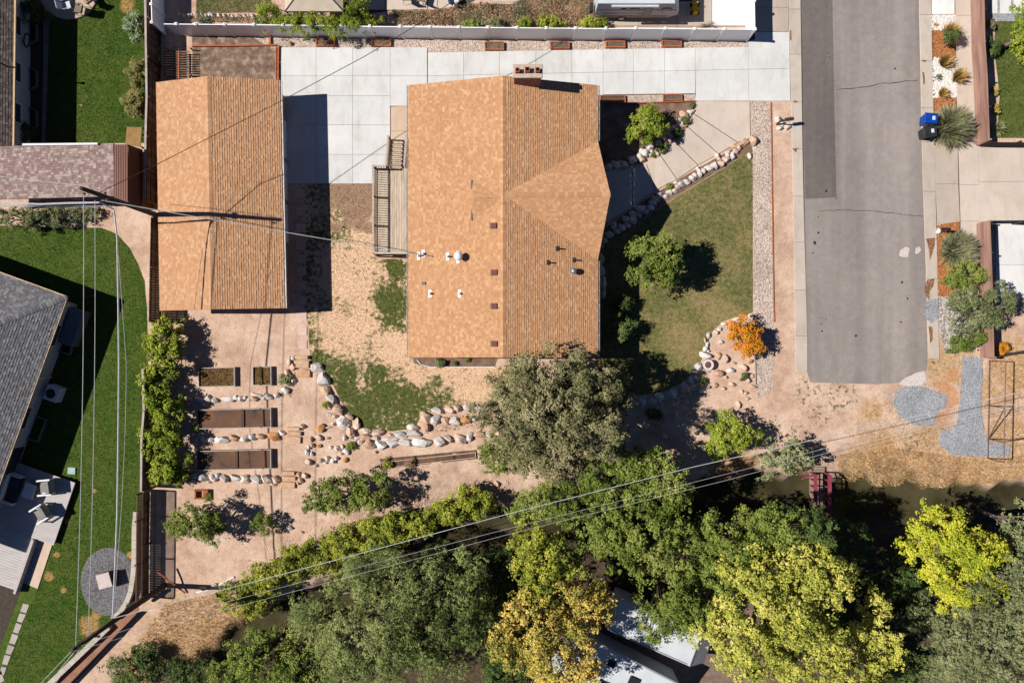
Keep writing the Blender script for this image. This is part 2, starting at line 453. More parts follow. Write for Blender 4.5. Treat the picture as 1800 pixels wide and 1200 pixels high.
def lawn_mat(name, green, dry, bias=.5, patches=(), scale=.5, clump=3.0, dirt=None, dirt_blobs=(), green_blobs=(), soft=.16, patch_w=.085):
    m, nt, b = nt_new(name)
    n = math_(nt, 'ADD', math_(nt, 'MULTIPLY', noise(nt, scale, 4, .6), .38), math_(nt, 'MULTIPLY', noise(nt, clump, 5, .7), .62))
    if patches: n = math_(nt, 'ADD', n, math_(nt, 'MULTIPLY', blobs(nt, patches, .9, 1.0), patch_w))
    if green_blobs: n = math_(nt, 'SUBTRACT', n, math_(nt, 'MULTIPLY', blobs(nt, green_blobs, .9, 1.0), patch_w))
    f = maprange(nt, n, bias - soft, bias + soft)
    g = ramp(nt, noise(nt, 5, 5, .75), [(.3, tuple(x * .4 for x in green[:3])), (.5, green[:3]), (.7, tuple(x * 1.7 for x in green[:3]))])
    d = ramp(nt, noise(nt, 6.5, 5, .78), [(.29, tuple(x * .22 for x in dry[:3])), (.42, tuple(x * .88 for x in dry[:3])), (.55, dry[:3]), (.74, tuple(x * 1.3 for x in dry[:3]))])
    col = mix(nt, f, g, d)
    if dirt_blobs:
        db = math_(nt, 'MULTIPLY', blobs(nt, dirt_blobs, .8, 1.3), 1)
        dc = ramp(nt, noise(nt, 2, 6, .7), [(.3, tuple(x * .75 for x in dirt[:3])), (.7, tuple(x * 1.15 for x in dirt[:3]))])
        col = mix(nt, db, col, dc)
    nt.links.new(col, b.inputs['Base Color']); b.inputs['Roughness'].default_value = .8; b.inputs['Specular IOR Level'].default_value = .15
    bump(nt, b, noise(nt, 16, 4, .7), .8, .05)
    return m

CON_W = concrete_mat('pale_concrete', A(234, 233, 231), .07, .035)
CON_B = concrete_mat('beige_concrete', A(224, 207, 192), .07, .03)
CON_G = concrete_mat('gutter_concrete', A(214, 200, 186), .12, .05)
CON_N = concrete_mat('tan_concrete', A(206, 190, 176), .08, .04)
CON_J = pmat('joint_sand', [A(92, 84, 76)], 6, rough=.95)
GRAVEL = gravel_mat('pinkish_gravel', [A(176, 152, 136), A(212, 192, 176), A(228, 208, 194), A(240, 226, 214)], 17)
GRAVEL_B = gravel_mat('blue_grey_gravel', [A(150, 153, 158), A(172, 176, 182), A(184, 188, 193), A(204, 207, 211)], 18)
COBBLE = gravel_mat('white_cobble', [A(120, 108, 98), A(190, 180, 170), A(226, 218, 210)], 8)
MULCH = gravel_mat('bark_mulch', [A(96, 54, 28), A(160, 96, 54), A(196, 128, 78), A(216, 160, 108)], 14)
DIRT_D = pmat('damp_soil', [A(110, 84, 68), A(136, 108, 90), A(160, 132, 112)], 1.4, bmp=.6, bdist=.05)
DIRT = pmat('tan_soil', [A(176, 140, 116), A(204, 168, 144), A(222, 190, 166)], 1.0, bmp=.5, bdist=.04)
SOIL = pmat('bed_soil', [A(84, 62, 50), A(110, 82, 64), A(138, 98, 70)], 1.8, bmp=.6, bdist=.04)
KG = A(52, 44, 40)

# ------------------------------------------------------------------ street, kerbs
ASPH = asphalt_mat('worn_asphalt', A(164, 154, 148))
street_px = [(1403, -500), (1609, -500), (1614, -60), (1614, 0), (1620, 300), (1625, 440), (1628, 560), (1629, 640), (1626, 664), (1600, 672), (1540, 675), (1470, 673), (1424, 672), (1419, 655), (1416, 450), (1412, 300), (1408, 0)]
sheet('street', street_px, ASPH, .03, .02, thick=.06)
ASPH2 = asphalt_mat('fresh_asphalt', A(128, 119, 115))
sheet('asphalt_patch', [(1405, -500), (1458, -500), (1463, 0), (1466, 180), (1470, 347), (1415, 350), (1410, 100)], ASPH2, .034, .01)
CRK = pmat('crack_filler', [(.02, .018, .017, 1)], 9, bmp=.1)
def ribbon(name, px, w, mat, z, kind='structure', jit=.03):
    pts = [W(*p) for p in px]; out = []
    for i in range(len(pts) - 1):
        n = max(1, int((pts[i + 1] - pts[i]).length / .25))
        out += [pts[i].lerp(pts[i + 1], k / n) for k in range(n)]
    out.append(pts[-1]); mb = MB()
    L = []; R = []
    for i, p in enumerate(out):
        d = (out[min(i + 1, len(out) - 1)] - out[max(i - 1, 0)]).normalized(); s = Vector((-d.y, d.x, 0))
        p = p + s * random.uniform(-jit, jit); ww = w * random.uniform(.6, 1.2) / 2
        L.append(p + s * ww); R.append(p - s * ww)
    for i in range(len(out) - 1):
        mb.poly([(q.x, q.y, z) for q in (L[i + 1], L[i], R[i], R[i + 1])])
    o = mb.build(name, mat)
    return tag(o, kind=kind)
ribbon('street_crack', [(1470, 158), (1500, 155), (1530, 152), (1552, 147), (1570, 146), (1590, 143), (1612, 142)], .045, CRK, .038)
ribbon('street_crack', [(1440, 371), (1480, 369), (1530, 371), (1580, 376), (1622, 380)], .03, CRK, .038)
ribbon('street_crack', [(1470, 347), (1468, 351)], .03, CRK, .039)
PALE = pmat('pale_patch', [A(225, 212, 204)], 5)
sheet('street_patch', [(1582, 440), (1592, 433), (1598, 436), (1596, 452), (1586, 452), (1580, 449)], PALE, .036, .05)
sheet('street_patch', [(1609, 437), (1615, 434), (1619, 440), (1614, 446), (1609, 447)], PALE, .036, .04)
sheet('concrete_spill', [(1578, 676), (1590, 663), (1608, 655), (1626, 652), (1629, 668), (1620, 676), (1600, 678)], PALE, .037, .08)
for (x, y, w) in ((1438, 409, 4), (1432, 427, 5), (1429, 445, 3), (1444, 558, 2), (1451, 561, 2), (1443, 569, 2), (1445, 582, 3), (1452, 336, 4), (1585, 496, 4), (1595, 525, 3), (1504, 590, 4), (1583, 566, 3), (1453, 14, 2), (1456, 94, 2), (1458, 101, 2), (1573, 121, 3), (1438, 382, 2)):
    sheet('tar_spot', [(x + w * .6 * math.cos(t) * random.uniform(.6, 1.1), y + w * .7 * math.sin(t) * random.uniform(.6, 1.1)) for t in np.linspace(0, 5.5, 7)], CRK, .039)

def kerb(name, left, right, ys, mat):
    """gutter and kerb, poured in sections"""
    def at(l, y):
        for (x1, y1), (x2, y2) in zip(l[:-1], l[1:]):
            if y1 <= y <= y2: return x1 + (x2 - x1) * (y - y1) / (y2 - y1)
        return l[-1][0]
    root = None
    b = MB(); b.prism([W(at(left, y), y)[:2] for y in (ys[0], ys[-1])] + [W(at(right, y), y)[:2] for y in (ys[-1], ys[0])], -.05, .035, 0, .03)
    root = tag(b.build(name, CON_J), kind='structure')
    for a, c in zip(ys[:-1], ys[1:]):
        mb = MB(); mb.prism([W(at(left, a), a)[:2], W(at(left, c), c)[:2], W(at(right, c), c)[:2], W(at(right, a), a)[:2]], -.04, .055, .012, .007)
        mb.build('kerb_section', mat, root)
kerb('kerb_left', [(1381, -500), (1385, -60), (1386, 0), (1390, 180), (1393, 300), (1398, 600), (1399, 655)], [(1402, -500), (1406, -60), (1407, 0), (1411, 300), (1419, 600), (1419, 655)], [-500, -420, -340, -240, -150, -60, 17, 96, 180, 262, 345, 426, 510, 590, 655], CON_G)
kerb('kerb_right', [(1610, -500), (1615, -60), (1615, 0), (1621, 300), (1626, 450), (1630, 540), (1632, 630)], [(1631, -500), (1636, -60), (1636, 0), (1643, 300), (1647, 450), (1649, 560), (1651, 630)], [-500, -420, -340, -240, -150, -60, 27, 108, 190, 250, 337, 420, 490, 555, 630], CON_G)

DEBR = gravel_mat('gutter_debris', [A(120, 82, 56), A(164, 120, 88), A(190, 150, 116)], 16)
for pts in ([(1627, 420), (1643, 418), (1642, 430), (1638, 446), (1634, 458), (1631, 440)], [(1629, 492), (1642, 490), (1640, 503), (1634, 512), (1633, 528), (1627, 520), (1624, 505)], [(1631, 573), (1638, 574), (1639, 596), (1634, 604)], [(1620, 128), (1624, 128), (1625, 148), (1622, 150)], [(1619, 106), (1629, 105), (1626, 110)], [(1391, 262), (1403, 260), (1398, 268)], [(1393, 176), (1402, 178), (1396, 182)], [(1388, 55), (1391, 55), (1391, 72), (1388, 72)]):
    sheet('gutter_debris', pts, DEBR, .059, .05)
sheet('gutter_gravel', [(1626, 528), (1648, 525), (1649, 560), (1636, 568), (1624, 556)], MATS['blue_grey_gravel'], .0592, .1)
# ------------------------------------------------------------------ driveway slabs
def slab(px, mat, parent, z1=.05, shrink=.008):
    mb = MB(); mb.prism([W(*p)[:2] for p in px], -.04, z1, 0, shrink); return mb.build('slab', mat, parent)
drv = sheet('driveway', [(493, 85), (750, 85), (754, 94), (1314, 84), (1316, 58), (1388, 58), (1388, 177), (1224, 177), (1222, 166), (1060, 168), (1050, 186), (752, 186), (716, 186), (686, 188), (686, 250), (656, 322), (496, 322)], CON_J, .01)
xs = [492, 556, 620, 686, 751]; ys = [84, 134, 169, 220, 272, 323]
for i in range(4):
    for j in range(5):
        x1, x2, y1, y2 = xs[i], xs[i + 1], ys[j], ys[j + 1]
        if i == 3 and j >= 2: continue
        if i == 3 and j == 1: y2 = 187
        slab([(x1 + 1 * j / 2, y1), (x2, y1), (x2, y2), (x1 + 1 * (j + 1) / 2, y2)] if i == 0 else [(x1, y1), (x2, y1), (x2, y2), (x1, y2)], CON_W, drv)
def ytop(x): return 93 + (83 - 93) * (x - 752) / (1315 - 752)
def ymid(x): return 134 + (121 - 134) * (x - 751) / (1389 - 751)
def ybot(x): return 187 if x < 1055 else (167 - (x - 1060) * 2 / 162)
xs = [752, 815, 878, 942, 1005, 1060, 1113, 1168, 1222]
for a, c in zip(xs[:-1], xs[1:]):
    slab([(a, ytop(a)), (c, ytop(c)), (c, ymid(c)), (a, ymid(a))], CON_W, drv)
    yb = 187 if c <= 1005 else None
    slab([(a, ymid(a)), (c, ymid(c)), (c, yb or (168 if c == 1060 else ybot(c))), (a, yb or (170 if a == 1005 else ybot(a)))], CON_W, drv)
slab([(1222, ytop(1222)), (1315, 83), (1315, ymid(1315)), (1222, ymid(1222))], CON_W, drv)
slab([(1222, ymid(1222)), (1315, ymid(1315)), (1316, 178), (1223, 178)], CON_W, drv)
slab([(1315, 73), (1327, 70), (1327, 57), (1387, 57), (1388, ymid(1388)), (1315, ymid(1315))], CON_W, drv)
slab([(1315, ymid(1315)), (1388, ymid(1388)), (1389, 178), (1316, 178)], CON_W, drv)
PINKC = concrete_mat('pinkish_concrete', A(226, 200, 176), .06)
slab([(687, 188), (722, 188), (722, 231), (687, 231)], PINKC, drv); slab([(687, 231), (722, 231), (722, 256), (687, 256)], PINKC, drv)
# front walk
wk = sheet('front_walk', [(1224, 179), (1317, 179), (1318, 242), (1296, 250), (1263, 270), (1227, 290), (1190, 315), (1152, 334), (1112, 361), (1052, 404), (1052, 305), (1111, 297), (1136, 289), (1161, 275), (1187, 251), (1209, 225), (1221, 201)], pmat('walk_joint', [(.06, .05, .045, 1)], 6), .01)
for q in ([(1223, 178.6), (1318, 178.6), (1319, 243), (1297, 251), (1220, 201)], [(1220, 201), (1297, 251), (1263, 271), (1209, 224)], [(1209, 224), (1263, 271), (1227, 291), (1187, 250)],
          [(1187, 250), (1227, 291), (1190, 316), (1161, 274)], [(1161, 274), (1190, 316), (1152, 335), (1136, 288)], [(1136, 288), (1152, 335), (1112, 362), (1111, 296)], [(1111, 296), (1112, 362), (1046, 407), (1046, 304)]):
    slab(q, CON_B, wk, .06, .025)
# street-side concrete of the neighbours
nd = sheet('neighbor_driveway', [(1327, -60), (1385, -60), (1386, 56), (1327, 56)], CON_J, .008)
for a, c in ((-60, 14), (14, 56)):
    slab([(1327, a), (1386, a), (1386, c), (1327, c)], CON_N, nd, .045)
rp = sheet('trailer_pad', [(1062, -60), (1313, -60), (1313, 47), (1062, 47)], CON_J, .006)
for a, c in ((1062, 1122), (1122, 1190), (1190, 1251)):
    slab([(a, -60), (c, -60), (c, 46.5), (a, 46.5)], CON_N, rp, .04)
slab([(1251.5, -60), (1311, -60), (1311, 46), (1251.5, 46)], concrete_mat('white_concrete', A(250, 248, 246), .03), rp, .05)
sw = sheet('sidewalk', [(1679, -60), (1712, -60), (1716, 245), (1720, 385), (1724, 450), (1688, 450), (1681, 250)], CON_J, .008)
for a, c, x in ((-60, 28, 1678), (28, 150, 1679), (150, 254, 1681), (254, 325, 1684), (325, 389, 1686), (389, 460, 1688)):
    slab([(x, a), (x + 35, a), (x + 36, c), (x + 2, c)], CON_B, sw, .05)
ap = sheet('right_driveway', [(1642, 256), (1850, 256), (1850, 384), (1648, 384)], CON_J, .006)
for q in ([(1641, 256), (1683, 256), (1684, 323), (1643, 324)], [(1643, 324), (1684, 323), (1687, 390), (1647, 394)]): slab(q, CON_N, ap, .045)
for q in ([(1719, 256), (1850, 256), (1850, 319), (1720, 320)], [(1720, 320), (1850, 319), (1850, 390), (1722, 390)]): slab(q, CON_B, ap, .045)
wp = sheet('white_patio', [(1752, 392), (1850, 392), (1850, 522), (1752, 522)], CON_J, .008)
CONWW = concrete_mat('white_concrete', A(250, 248, 246), .03)
slab([(1750, 390), (1850, 390), (1850, 466), (1750, 466)], CONWW, wp); slab([(1750, 466), (1850, 466), (1850, 524), (1750, 524)], CONWW, wp)
pp = sheet('paver_patio', [(1742, -60), (1850, -60), (1850, 26), (1742, 26)], GRAVEL_B, .008)
for a, c in ((1741, 1753), (1757.5, 1777), (1781.5, 1800), (1804, 1822)):
    for d, e in ((-60, -18), (-17, 25)): slab([(a, d), (c, d), (c, e), (a, e)], CONWW, pp, .05)
slab([(1637, -60), (1677, -60), (1677, 26), (1637, 26)], CONWW, sw, .06)

# ------------------------------------------------------------------ gravel, mulch, soil
sheet('gravel_bed', [(440, 64), (492, 66), (620, 68), (900, 72), (1315, 74), (1315, 83), (752, 93), (752, 84), (478, 84)], GRAVEL, .006)
sheet('gravel_bed', [(1100, 169), (1222, 166), (1222, 178), (1100, 181)], GRAVEL, .005)
sheet('gravel_strip', [(1321, 179), (1354, 179), (1356, 300), (1359, 540), (1360, 640), (1352, 690), (1332, 700), (1326, 640), (1324, 400)], GRAVEL, .006, .03)
sheet('gravel_pad', [(1573, 690), (1590, 680), (1625, 678), (1650, 690), (1665, 695), (1660, 712), (1650, 720), (1640, 745), (1605, 745), (1580, 725), (1567, 708)], GRAVEL_B, .04, .22, thick=.08, seed=1)
sheet('gravel_pad', [(1693, 628), (1726, 630), (1727, 665), (1723, 700), (1728, 760), (1742, 780), (1775, 782), (1775, 800), (1720, 802), (1670, 798), (1650, 778), (1655, 755), (1680, 752), (1688, 700)], GRAVEL_B, .045, .1, thick=.09, seed=5)
sheet('cobble_bed', [(1637, 28), (1679, 28), (1680, 53), (1637, 53)], COBBLE, .006)
sheet('mulch_bed', [(1637, 53), (1680, 53), (1681, 103), (1638, 103)], MULCH, .007)
sheet('cobble_bed', [(1638, 103), (1681, 103), (1682, 172), (1640, 172)], COBBLE, .0066)
sheet('mulch_bed', [(1640, 170), (1682, 171), (1684, 252), (1641, 250)], MULCH, .0074)
sheet('mulch_bed', [(1645, 397), (1686, 389), (1690, 455), (1692, 520), (1650, 520), (1648, 440)], MULCH, .0062)
sheet('gravel_bed', [(1648, 520), (1700, 515), (1740, 560), (1735, 610), (1660, 620), (1652, 570)], gravel_mat('pale_mix_gravel', [A(150, 140, 132), A(200, 190, 182), A(228, 220, 214)], 9), .0052, .2)
sheet('grey_gravel_strip', [(1742, 26), (1850, 26), (1850, 38), (1742, 38)], GRAVEL_B, .0058)
sheet('fallow_bed', [(338, 62), (478, 64), (488, 70), (489, 160), (338, 160)], pmat('cloddy_soil', [A(110, 88, 74), A(146, 120, 102), A(196, 172, 152)], 2.2, bmp=.9, bdist=.08), .005, .05)
sheet('planting_bed_and_shade', [(1052, 180), (1222, 180), (1216, 204), (1200, 230), (1165, 262), (1125, 288), (1060, 300), (1046, 300), (1046, 180)], DIRT_D, .005)
sheet('planting_bed_and_shade', [(1062, 402), (1112, 366), (1152, 340), (1228, 295), (1264, 275), (1322, 244), (1323, 262), (1280, 290), (1200, 338), (1130, 385), (1062, 440)], DIRT_D, .0052)
sheet('planting_bed_and_shade', [(718, 610), (728, 638), (745, 645), (870, 644), (880, 610)], DIRT_D, .0125)
sheet('planter_strip', [(668, 806), (838, 790), (840, 806), (670, 824)], SOIL, .012)

# ------------------------------------------------------------------ lawns and their blades
LAWN_L = lawn_mat('lush_lawn', (.032, .07, .004), (.085, .105, .016), .53, clump=2.2, dirt=A(196, 158, 96), dirt_blobs=[(158, 1098, 20), (170, 1080, 10), (86, 1012, 9), (112, 1037, 5), (118, 915, 6), (100, 975, 7), (166, 862, 4), (230, 975, 7), (142, 185, 3), (225, 10, 14)])
LAWN_F = lawn_mat('front_lawn', (.085, .098, .028), (.27, .2, .09), .535, [(1270, 560, 50), (1200, 600, 40), (1180, 470, 20), (1310, 420, 20), (1140, 500, 16), (1240, 520, 30)], clump=3.4)
LAWN_B = lawn_mat('patchy_lawn', (.075, .088, .02), (.62, .42, .27), .5, [(610, 480, 60), (600, 590, 55), (640, 560, 35), (690, 610, 40), (760, 655, 50), (830, 660, 50), (850, 690, 30), (650, 420, 40)],
                  clump=3.8, dirt=A(184, 150, 122), dirt_blobs=[(600, 340, 36), (645, 345, 36), (625, 375, 30), (650, 400, 14), (590, 400, 12)], soft=.07, patch_w=.1,
                  green_blobs=[(690, 545, 42), (670, 712, 66), (600, 672, 46), (640, 735, 50), (722, 715, 50), (566, 635, 28), (553, 590, 18), (765, 688, 30), (695, 470, 20), (660, 660, 30)])
LAWN_R = lawn_mat('right_lawn', (.06, .085, .016), (.16, .14, .05), .58)
LAWN_T = lawn_mat('top_lawn', (.07, .08, .025), (.2, .15, .07), .52)
back_px = [(530, 323), (656, 323), (660, 455), (724, 455), (724, 634), (745, 646), (870, 645), (900, 640), (900, 705), (850, 708), (790, 714), (742, 728), (728, 752), (690, 757), (640, 755), (618, 735), (600, 705), (582, 670), (566, 645), (546, 640), (540, 548), (533, 540)]
front_px = [(1323, 262), (1280, 291), (1200, 339), (1130, 386), (1062, 436), (1046, 440), (1046, 640), (1046, 690), (1100, 697), (1160, 690), (1200, 672), (1226, 645), (1240, 620), (1250, 585), (1270, 565), (1323, 549)]
left1_px = [(84, 18), (140, 30), (165, 10), (170, -40), (285, -40), (280, 250), (262, 252), (80, 252)]
left2_px = [(-60, 395), (100, 400), (178, 400), (206, 412), (228, 436), (243, 465), (254, 495), (258, 540), (262, 700), (262, 900), (255, 1000), (205, 1085), (180, 1110), (95, 1200), (60, 1240), (-60, 1240), (-60, 640)]
right_px = [(1748, 38), (1850, 38), (1850, 243), (1752, 243), (1757, 170), (1750, 110)]
top_px = [(345, -40), (470, -40), (480, 22), (345, 24)]
GRASS_TRI = 0
def blades(P, hgt, wid, mat, name, label, spread=.9, parent=None):
    n = len(P)
    az = RNG.uniform(0, 2 * np.pi, n); ln = hgt * RNG.uniform(.5, 1.25, n); le = RNG.uniform(.15, spread, n)
    d = np.stack([np.cos(az) * le, np.sin(az) * le, np.ones(n)], 1); d /= np.linalg.norm(d, axis=1)[:, None]
    sa = RNG.uniform(0, 2 * np.pi, n); s = np.stack([np.cos(sa), np.sin(sa), np.zeros(n)], 1) * (wid * RNG.uniform(.6, 1.2, n) / 2)[:, None]
    v = np.empty((n, 3, 3)); v[:, 0] = P - s; v[:, 1] = P + s; v[:, 2] = P + d * ln[:, None]
    me = bpy.data.meshes.new(name); org = P.mean(0)
    if parent is not None: org = np.array(ORG[parent.name])
    quads(me, (v.reshape(-1, 3) - org), np.arange(n * 3).reshape(-1, 3), 3)
    t = me.attributes.new('tint', 'FLOAT', 'POINT'); t.data.foreach_set('value', np.repeat(RNG.random(n), 3).astype(np.float32))
    me.materials.append(mat)
    o = place(name, me, parent, org)
    return tag(o, label, 'grass' if parent is None else None, kind='stuff')
def scatter(px, n, exclude=(), terrain=False, z=.01):
    poly = [tuple(W(*p)[:2]) for p in px]; a = np.array(poly)
    x = RNG.uniform(a[:, 0].min(), a[:, 0].max(), n); y = RNG.uniform(a[:, 1].min(), a[:, 1].max(), n)
    k = in_poly(x, y, poly)
    for e in exclude: k &= ~in_poly(x, y, [tuple(W(*p)[:2]) for p in e])
    x, y = x[k], y[k]
    return np.stack([x, y, gz(x, y) if terrain else np.full(len(x), z)], 1)
deck2_px = [(-60, 800), (36, 814), (132, 848), (98, 940), (66, 1036), (0, 1200), (-60, 1240)]
gcirc = [(190 + 49 * math.cos(t) * (1.0 if math.cos(t) > 0 else .98), 1022 + 60 * math.sin(t)) for t in np.linspace(0, 6.1, 26)]
for nm, px, mt, dens, hg, lab, ex in (('lawn_back', back_px, LAWN_B, 330, .07, 'patchy straw and green grass behind the tan roofed house', ()), ('lawn_front', front_px, LAWN_F, 420, .05, 'short olive grass of the lawn between house and street', ()),
        ('lawn_left', left1_px, LAWN_L, 420, .06, 'bright green grass of the narrow lawn beside the wooden fence', ()), ('lawn_left', left2_px, LAWN_L, 380, .06, 'bright green grass of the wide lawn under the power lines', (deck2_px, gcirc)),
        ('lawn_right', right_px, LAWN_R, 420, .06, 'green grass of the lawn behind the brown board fence', ()), ('lawn_top', top_px, LAWN_T, 420, .06, 'olive grass of the lawn behind the stone edging', ())):
    sheet(nm, px, mt, .012, .04 if nm != 'lawn_front' else .02)
    a = np.array([tuple(W(*p)[:2]) for p in px]); area = (a[:, 0].max() - a[:, 0].min()) * (a[:, 1].max() - a[:, 1].min())
    blades(scatter(px, int(area * dens), ex, z=.012), hg, .034, mt, 'grass', lab)
LAWNS = dict(back=back_px)
# the stony circle on the left lawn
sheet('gravel_circle', gcirc, gravel_mat('slate_gravel', [A(98, 96, 98), A(128, 126, 128), A(150, 148, 150)], 16), .02, .02)

def pebbles(name, label, P, size, mat, kind='stuff', cat='gravel'):
    n = len(P); base = np.array([(1, 0, 0), (.3, .9, .05), (-.9, .5, 0), (-.6, -.8, .05), (.5, -.9, 0), (.1, .05, .75)]); f0 = np.array([(0, 1, 5), (1, 2, 5), (2, 3, 5), (3, 4, 5), (4, 0, 5)])
    a = RNG.uniform(0, 6.28, n); s = size * RNG.uniform(.5, 1.3, n)
    c, sn = np.cos(a), np.sin(a)
    v = np.empty((n, 6, 3)); q = base[None] * RNG.uniform(.7, 1.3, (n, 6, 1))
    v[..., 0] = (q[..., 0] * c[:, None] - q[..., 1] * sn[:, None]) * s[:, None]; v[..., 1] = (q[..., 0] * sn[:, None] + q[..., 1] * c[:, None]) * s[:, None]; v[..., 2] = q[..., 2] * s[:, None]
    v += P[:, None]; org = P.mean(0)
    f = (f0[None] + (np.arange(n) * 6)[:, None, None]).reshape(-1, 3)
    me = bpy.data.meshes.new(name); quads(me, v.reshape(-1, 3) - org, f, 3); me.materials.append(mat)
    return tag(place(name, me, None, org), label, cat, kind=kind)
GV = gravel_mat('pinkish_pebbles', [A(172, 146, 130), A(212, 190, 174), A(232, 212, 198), A(246, 234, 222)], 17)
pebbles('gravel', 'pinkish gravel along the white vinyl fence', scatter([(478, 66), (620, 68), (900, 72), (1315, 74), (1315, 83), (752, 93), (752, 84), (478, 84)], 9000, z=.006), .036, GV)
pebbles('gravel', 'pinkish gravel strip between front lawn and bare verge', scatter([(1322, 179), (1354, 179), (1356, 300), (1359, 540), (1360, 690), (1330, 690), (1324, 400)], 9000, z=.006), .036, GV)
pebbles('gravel', 'loose stony rubble on the bare slope above the creek hedge', scatter([(420, 1010), (560, 950), (760, 885), (900, 850), (905, 820), (760, 868), (560, 925), (450, 960)], 3500, terrain=True), .06, pmat('rubble', [A(190, 148, 122), A(224, 190, 166), A(240, 215, 195)], 8))
pebbles('gravel', 'small stones scattered over the bare garden soil', scatter([(330, 550), (545, 550), (560, 660), (620, 760), (850, 730), (900, 800), (700, 850), (520, 900), (310, 1020), (310, 830), (340, 700)], 2600, terrain=True), .03, pmat('rubble_small', [A(170, 134, 110), A(220, 190, 166), A(240, 215, 195)], 8))
pebbles('gravel', 'round white cobbles in the beds along the far sidewalk', np.concatenate([scatter([(1637, 28), (1679, 28), (1680, 53), (1637, 53)], 420, z=.006), scatter([(1639, 103), (1681, 103), (1682, 172), (1640, 172)], 900, z=.006)]), .09, pmat('cobble', [A(205, 195, 186), A(240, 234, 228), A(252, 250, 246)], 7, rough=.7))
pebbles('bark_chips', 'brown bark chips in the beds along the far sidewalk', np.concatenate([scatter([(1637, 53), (1680, 53), (1681, 103), (1638, 103)], 1400, z=.006), scatter([(1640, 170), (1682, 171), (1684, 250), (1641, 250)], 1800, z=.006), scatter([(1645, 397), (1686, 389), (1690, 520), (1650, 520)], 2600, z=.006)]), .06, pmat('bark_chip', [A(110, 62, 34), A(180, 112, 66), A(214, 156, 104)], 12), cat='mulch')
pebbles('gravel', 'blue grey gravel piled beyond the end of the street', np.concatenate([scatter([(1570, 690), (1600, 678), (1655, 690), (1640, 748), (1605, 748), (1575, 722)], 2600, z=.04), scatter([(1555, 680), (1600, 668), (1672, 684), (1668, 740), (1640, 762), (1590, 758), (1558, 720)], 900, z=.002), scatter([(1682, 618), (1736, 622), (1732, 760), (1795, 778), (1790, 812), (1690, 812), (1636, 782), (1645, 748), (1676, 740)], 1100, z=.002), scatter([(1690, 625), (1728, 628), (1722, 700), (1728, 760), (1778, 785), (1770, 803), (1700, 803), (1652, 780), (1655, 752), (1684, 745)], 4500, z=.045)]), .03, GRAVEL_B)

# ------------------------------------------------------------------ roofs
def slope_rows(mb, poly, e=.137, t=.024, thick=.12, body=True):
    """stepped shingle courses over one planar convex roof face, plus the board below"""
    P = [Vector(p) for p in poly]
    n = Vector((0, 0, 0))
    for i in range(len(P)):
        a, b = P[i], P[(i + 1) % len(P)]
        n += Vector(((a.y - b.y) * (a.z + b.z), (a.z - b.z) * (a.x + b.x), (a.x - b.x) * (a.y + b.y)))
    n.normalize()
    if n.z < 0: n = -n; P.reverse()
    u = n.cross(Vector((0, 0, 1))).normalized(); v = n.cross(u)
    if v.z < 0: u, v = -u, -v
    o = P[0]; q = [((p - o).dot(u), (p - o).dot(v)) for p in P]
    v0 = min(b for a, b in q); v1 = max(b for a, b in q)
    def clip(pl, val, keep_ge):
        out = []
        for i in range(len(pl)):
            a, b = pl[i], pl[(i + 1) % len(pl)]
            ia = (a[1] >= val) == keep_ge or abs(a[1] - val) < 1e-9; ib = (b[1] >= val) == keep_ge or abs(b[1] - val) < 1e-9
            if ia: out.append(a)
            if ia != ib:
                tt = (val - a[1]) / (b[1] - a[1]); out.append((a[0] + (b[0] - a[0]) * tt, val))
        return out
    k = 0
    while v0 + k * e < v1 - 1e-4:
        lo = v0 + k * e; hi = min(lo + e, v1)
        pl = clip(clip(q, lo, True), hi, False); k += 1
        if len(pl) < 3: continue
        ua = min(a for a, b in pl); ub = max(a for a, b in pl); cuts = [ua]
        while cuts[-1] < ub - .3: cuts.append(cuts[-1] + random.uniform(.1, .24))
        cuts.append(ub)
        for c0_, c1_ in zip(cuts[:-1], cuts[1:]):
            sw_ = [(b, a) for a, b in pl]
            sw_ = clip(clip(sw_, c0_, True), c1_, False); tp = [(a, b) for b, a in sw_]
            if len(tp) < 3: continue
            tt = t * random.choice((.5, .65, 1.0, 1.15)); rv_ = random.random()
            mb.poly([o + u * a + v * b + n * (tt * (1 - (b - lo) / e) + .003) for a, b in tp], [(rv_, .5)] * len(tp))
            low = [a for a, b in tp if abs(b - lo) < 1e-6]
            if len(low) >= 2:
                a1, a2 = min(low), max(low); b0 = o + v * lo
                mb.poly([b0 + u * a1 + n * .001, b0 + u * a2 + n * .001, b0 + u * a2 + n * (tt + .003), b0 + u * a1 + n * (tt + .003)], [(rv_, .5)] * 4)
    if body:
        T = [p for p in P]; B = [p - Vector((0, 0, thick)) for p in P]; m = len(P)
        for i in range(m):
            j = (i + 1) % m; mb.poly([B[i], B[j], T[j], T[i]])
        mb.poly(list(reversed(B)))
def ridge_cap(a, b, half, drop, mat, parent, e=.18):
    """overlapping cap shingles along a ridge"""
    a = Vector(a); b = Vector(b); d = (b - a); L = d.length; d.normalize(); s = Vector((-d.y, d.x, 0)).normalized(); mb = MB(); k = 0
    while k * e < L:
        p = a + d * (k * e); q = a + d * min(L, (k + 1) * e + .03); z1 = Vector((0, 0, .032)); z0 = Vector((0, 0, .02))
        rr_ = random.random()
        for sg in (1, -1):
            o = s * (half * sg) - Vector((0, 0, drop))
            pl = [p + z1, q + z0, q + o + z0, p + o + z1]
            if sg > 0: pl.reverse()
            mb.poly(pl, [(rr_, .5)] * 4)
        mb.poly([p + z1, p + s * half - Vector((0, 0, drop)) + z1, p, p - s * half - Vector((0, 0, drop)) + z1]); k += 1
    return mb.build('ridge_cap', mat, parent)

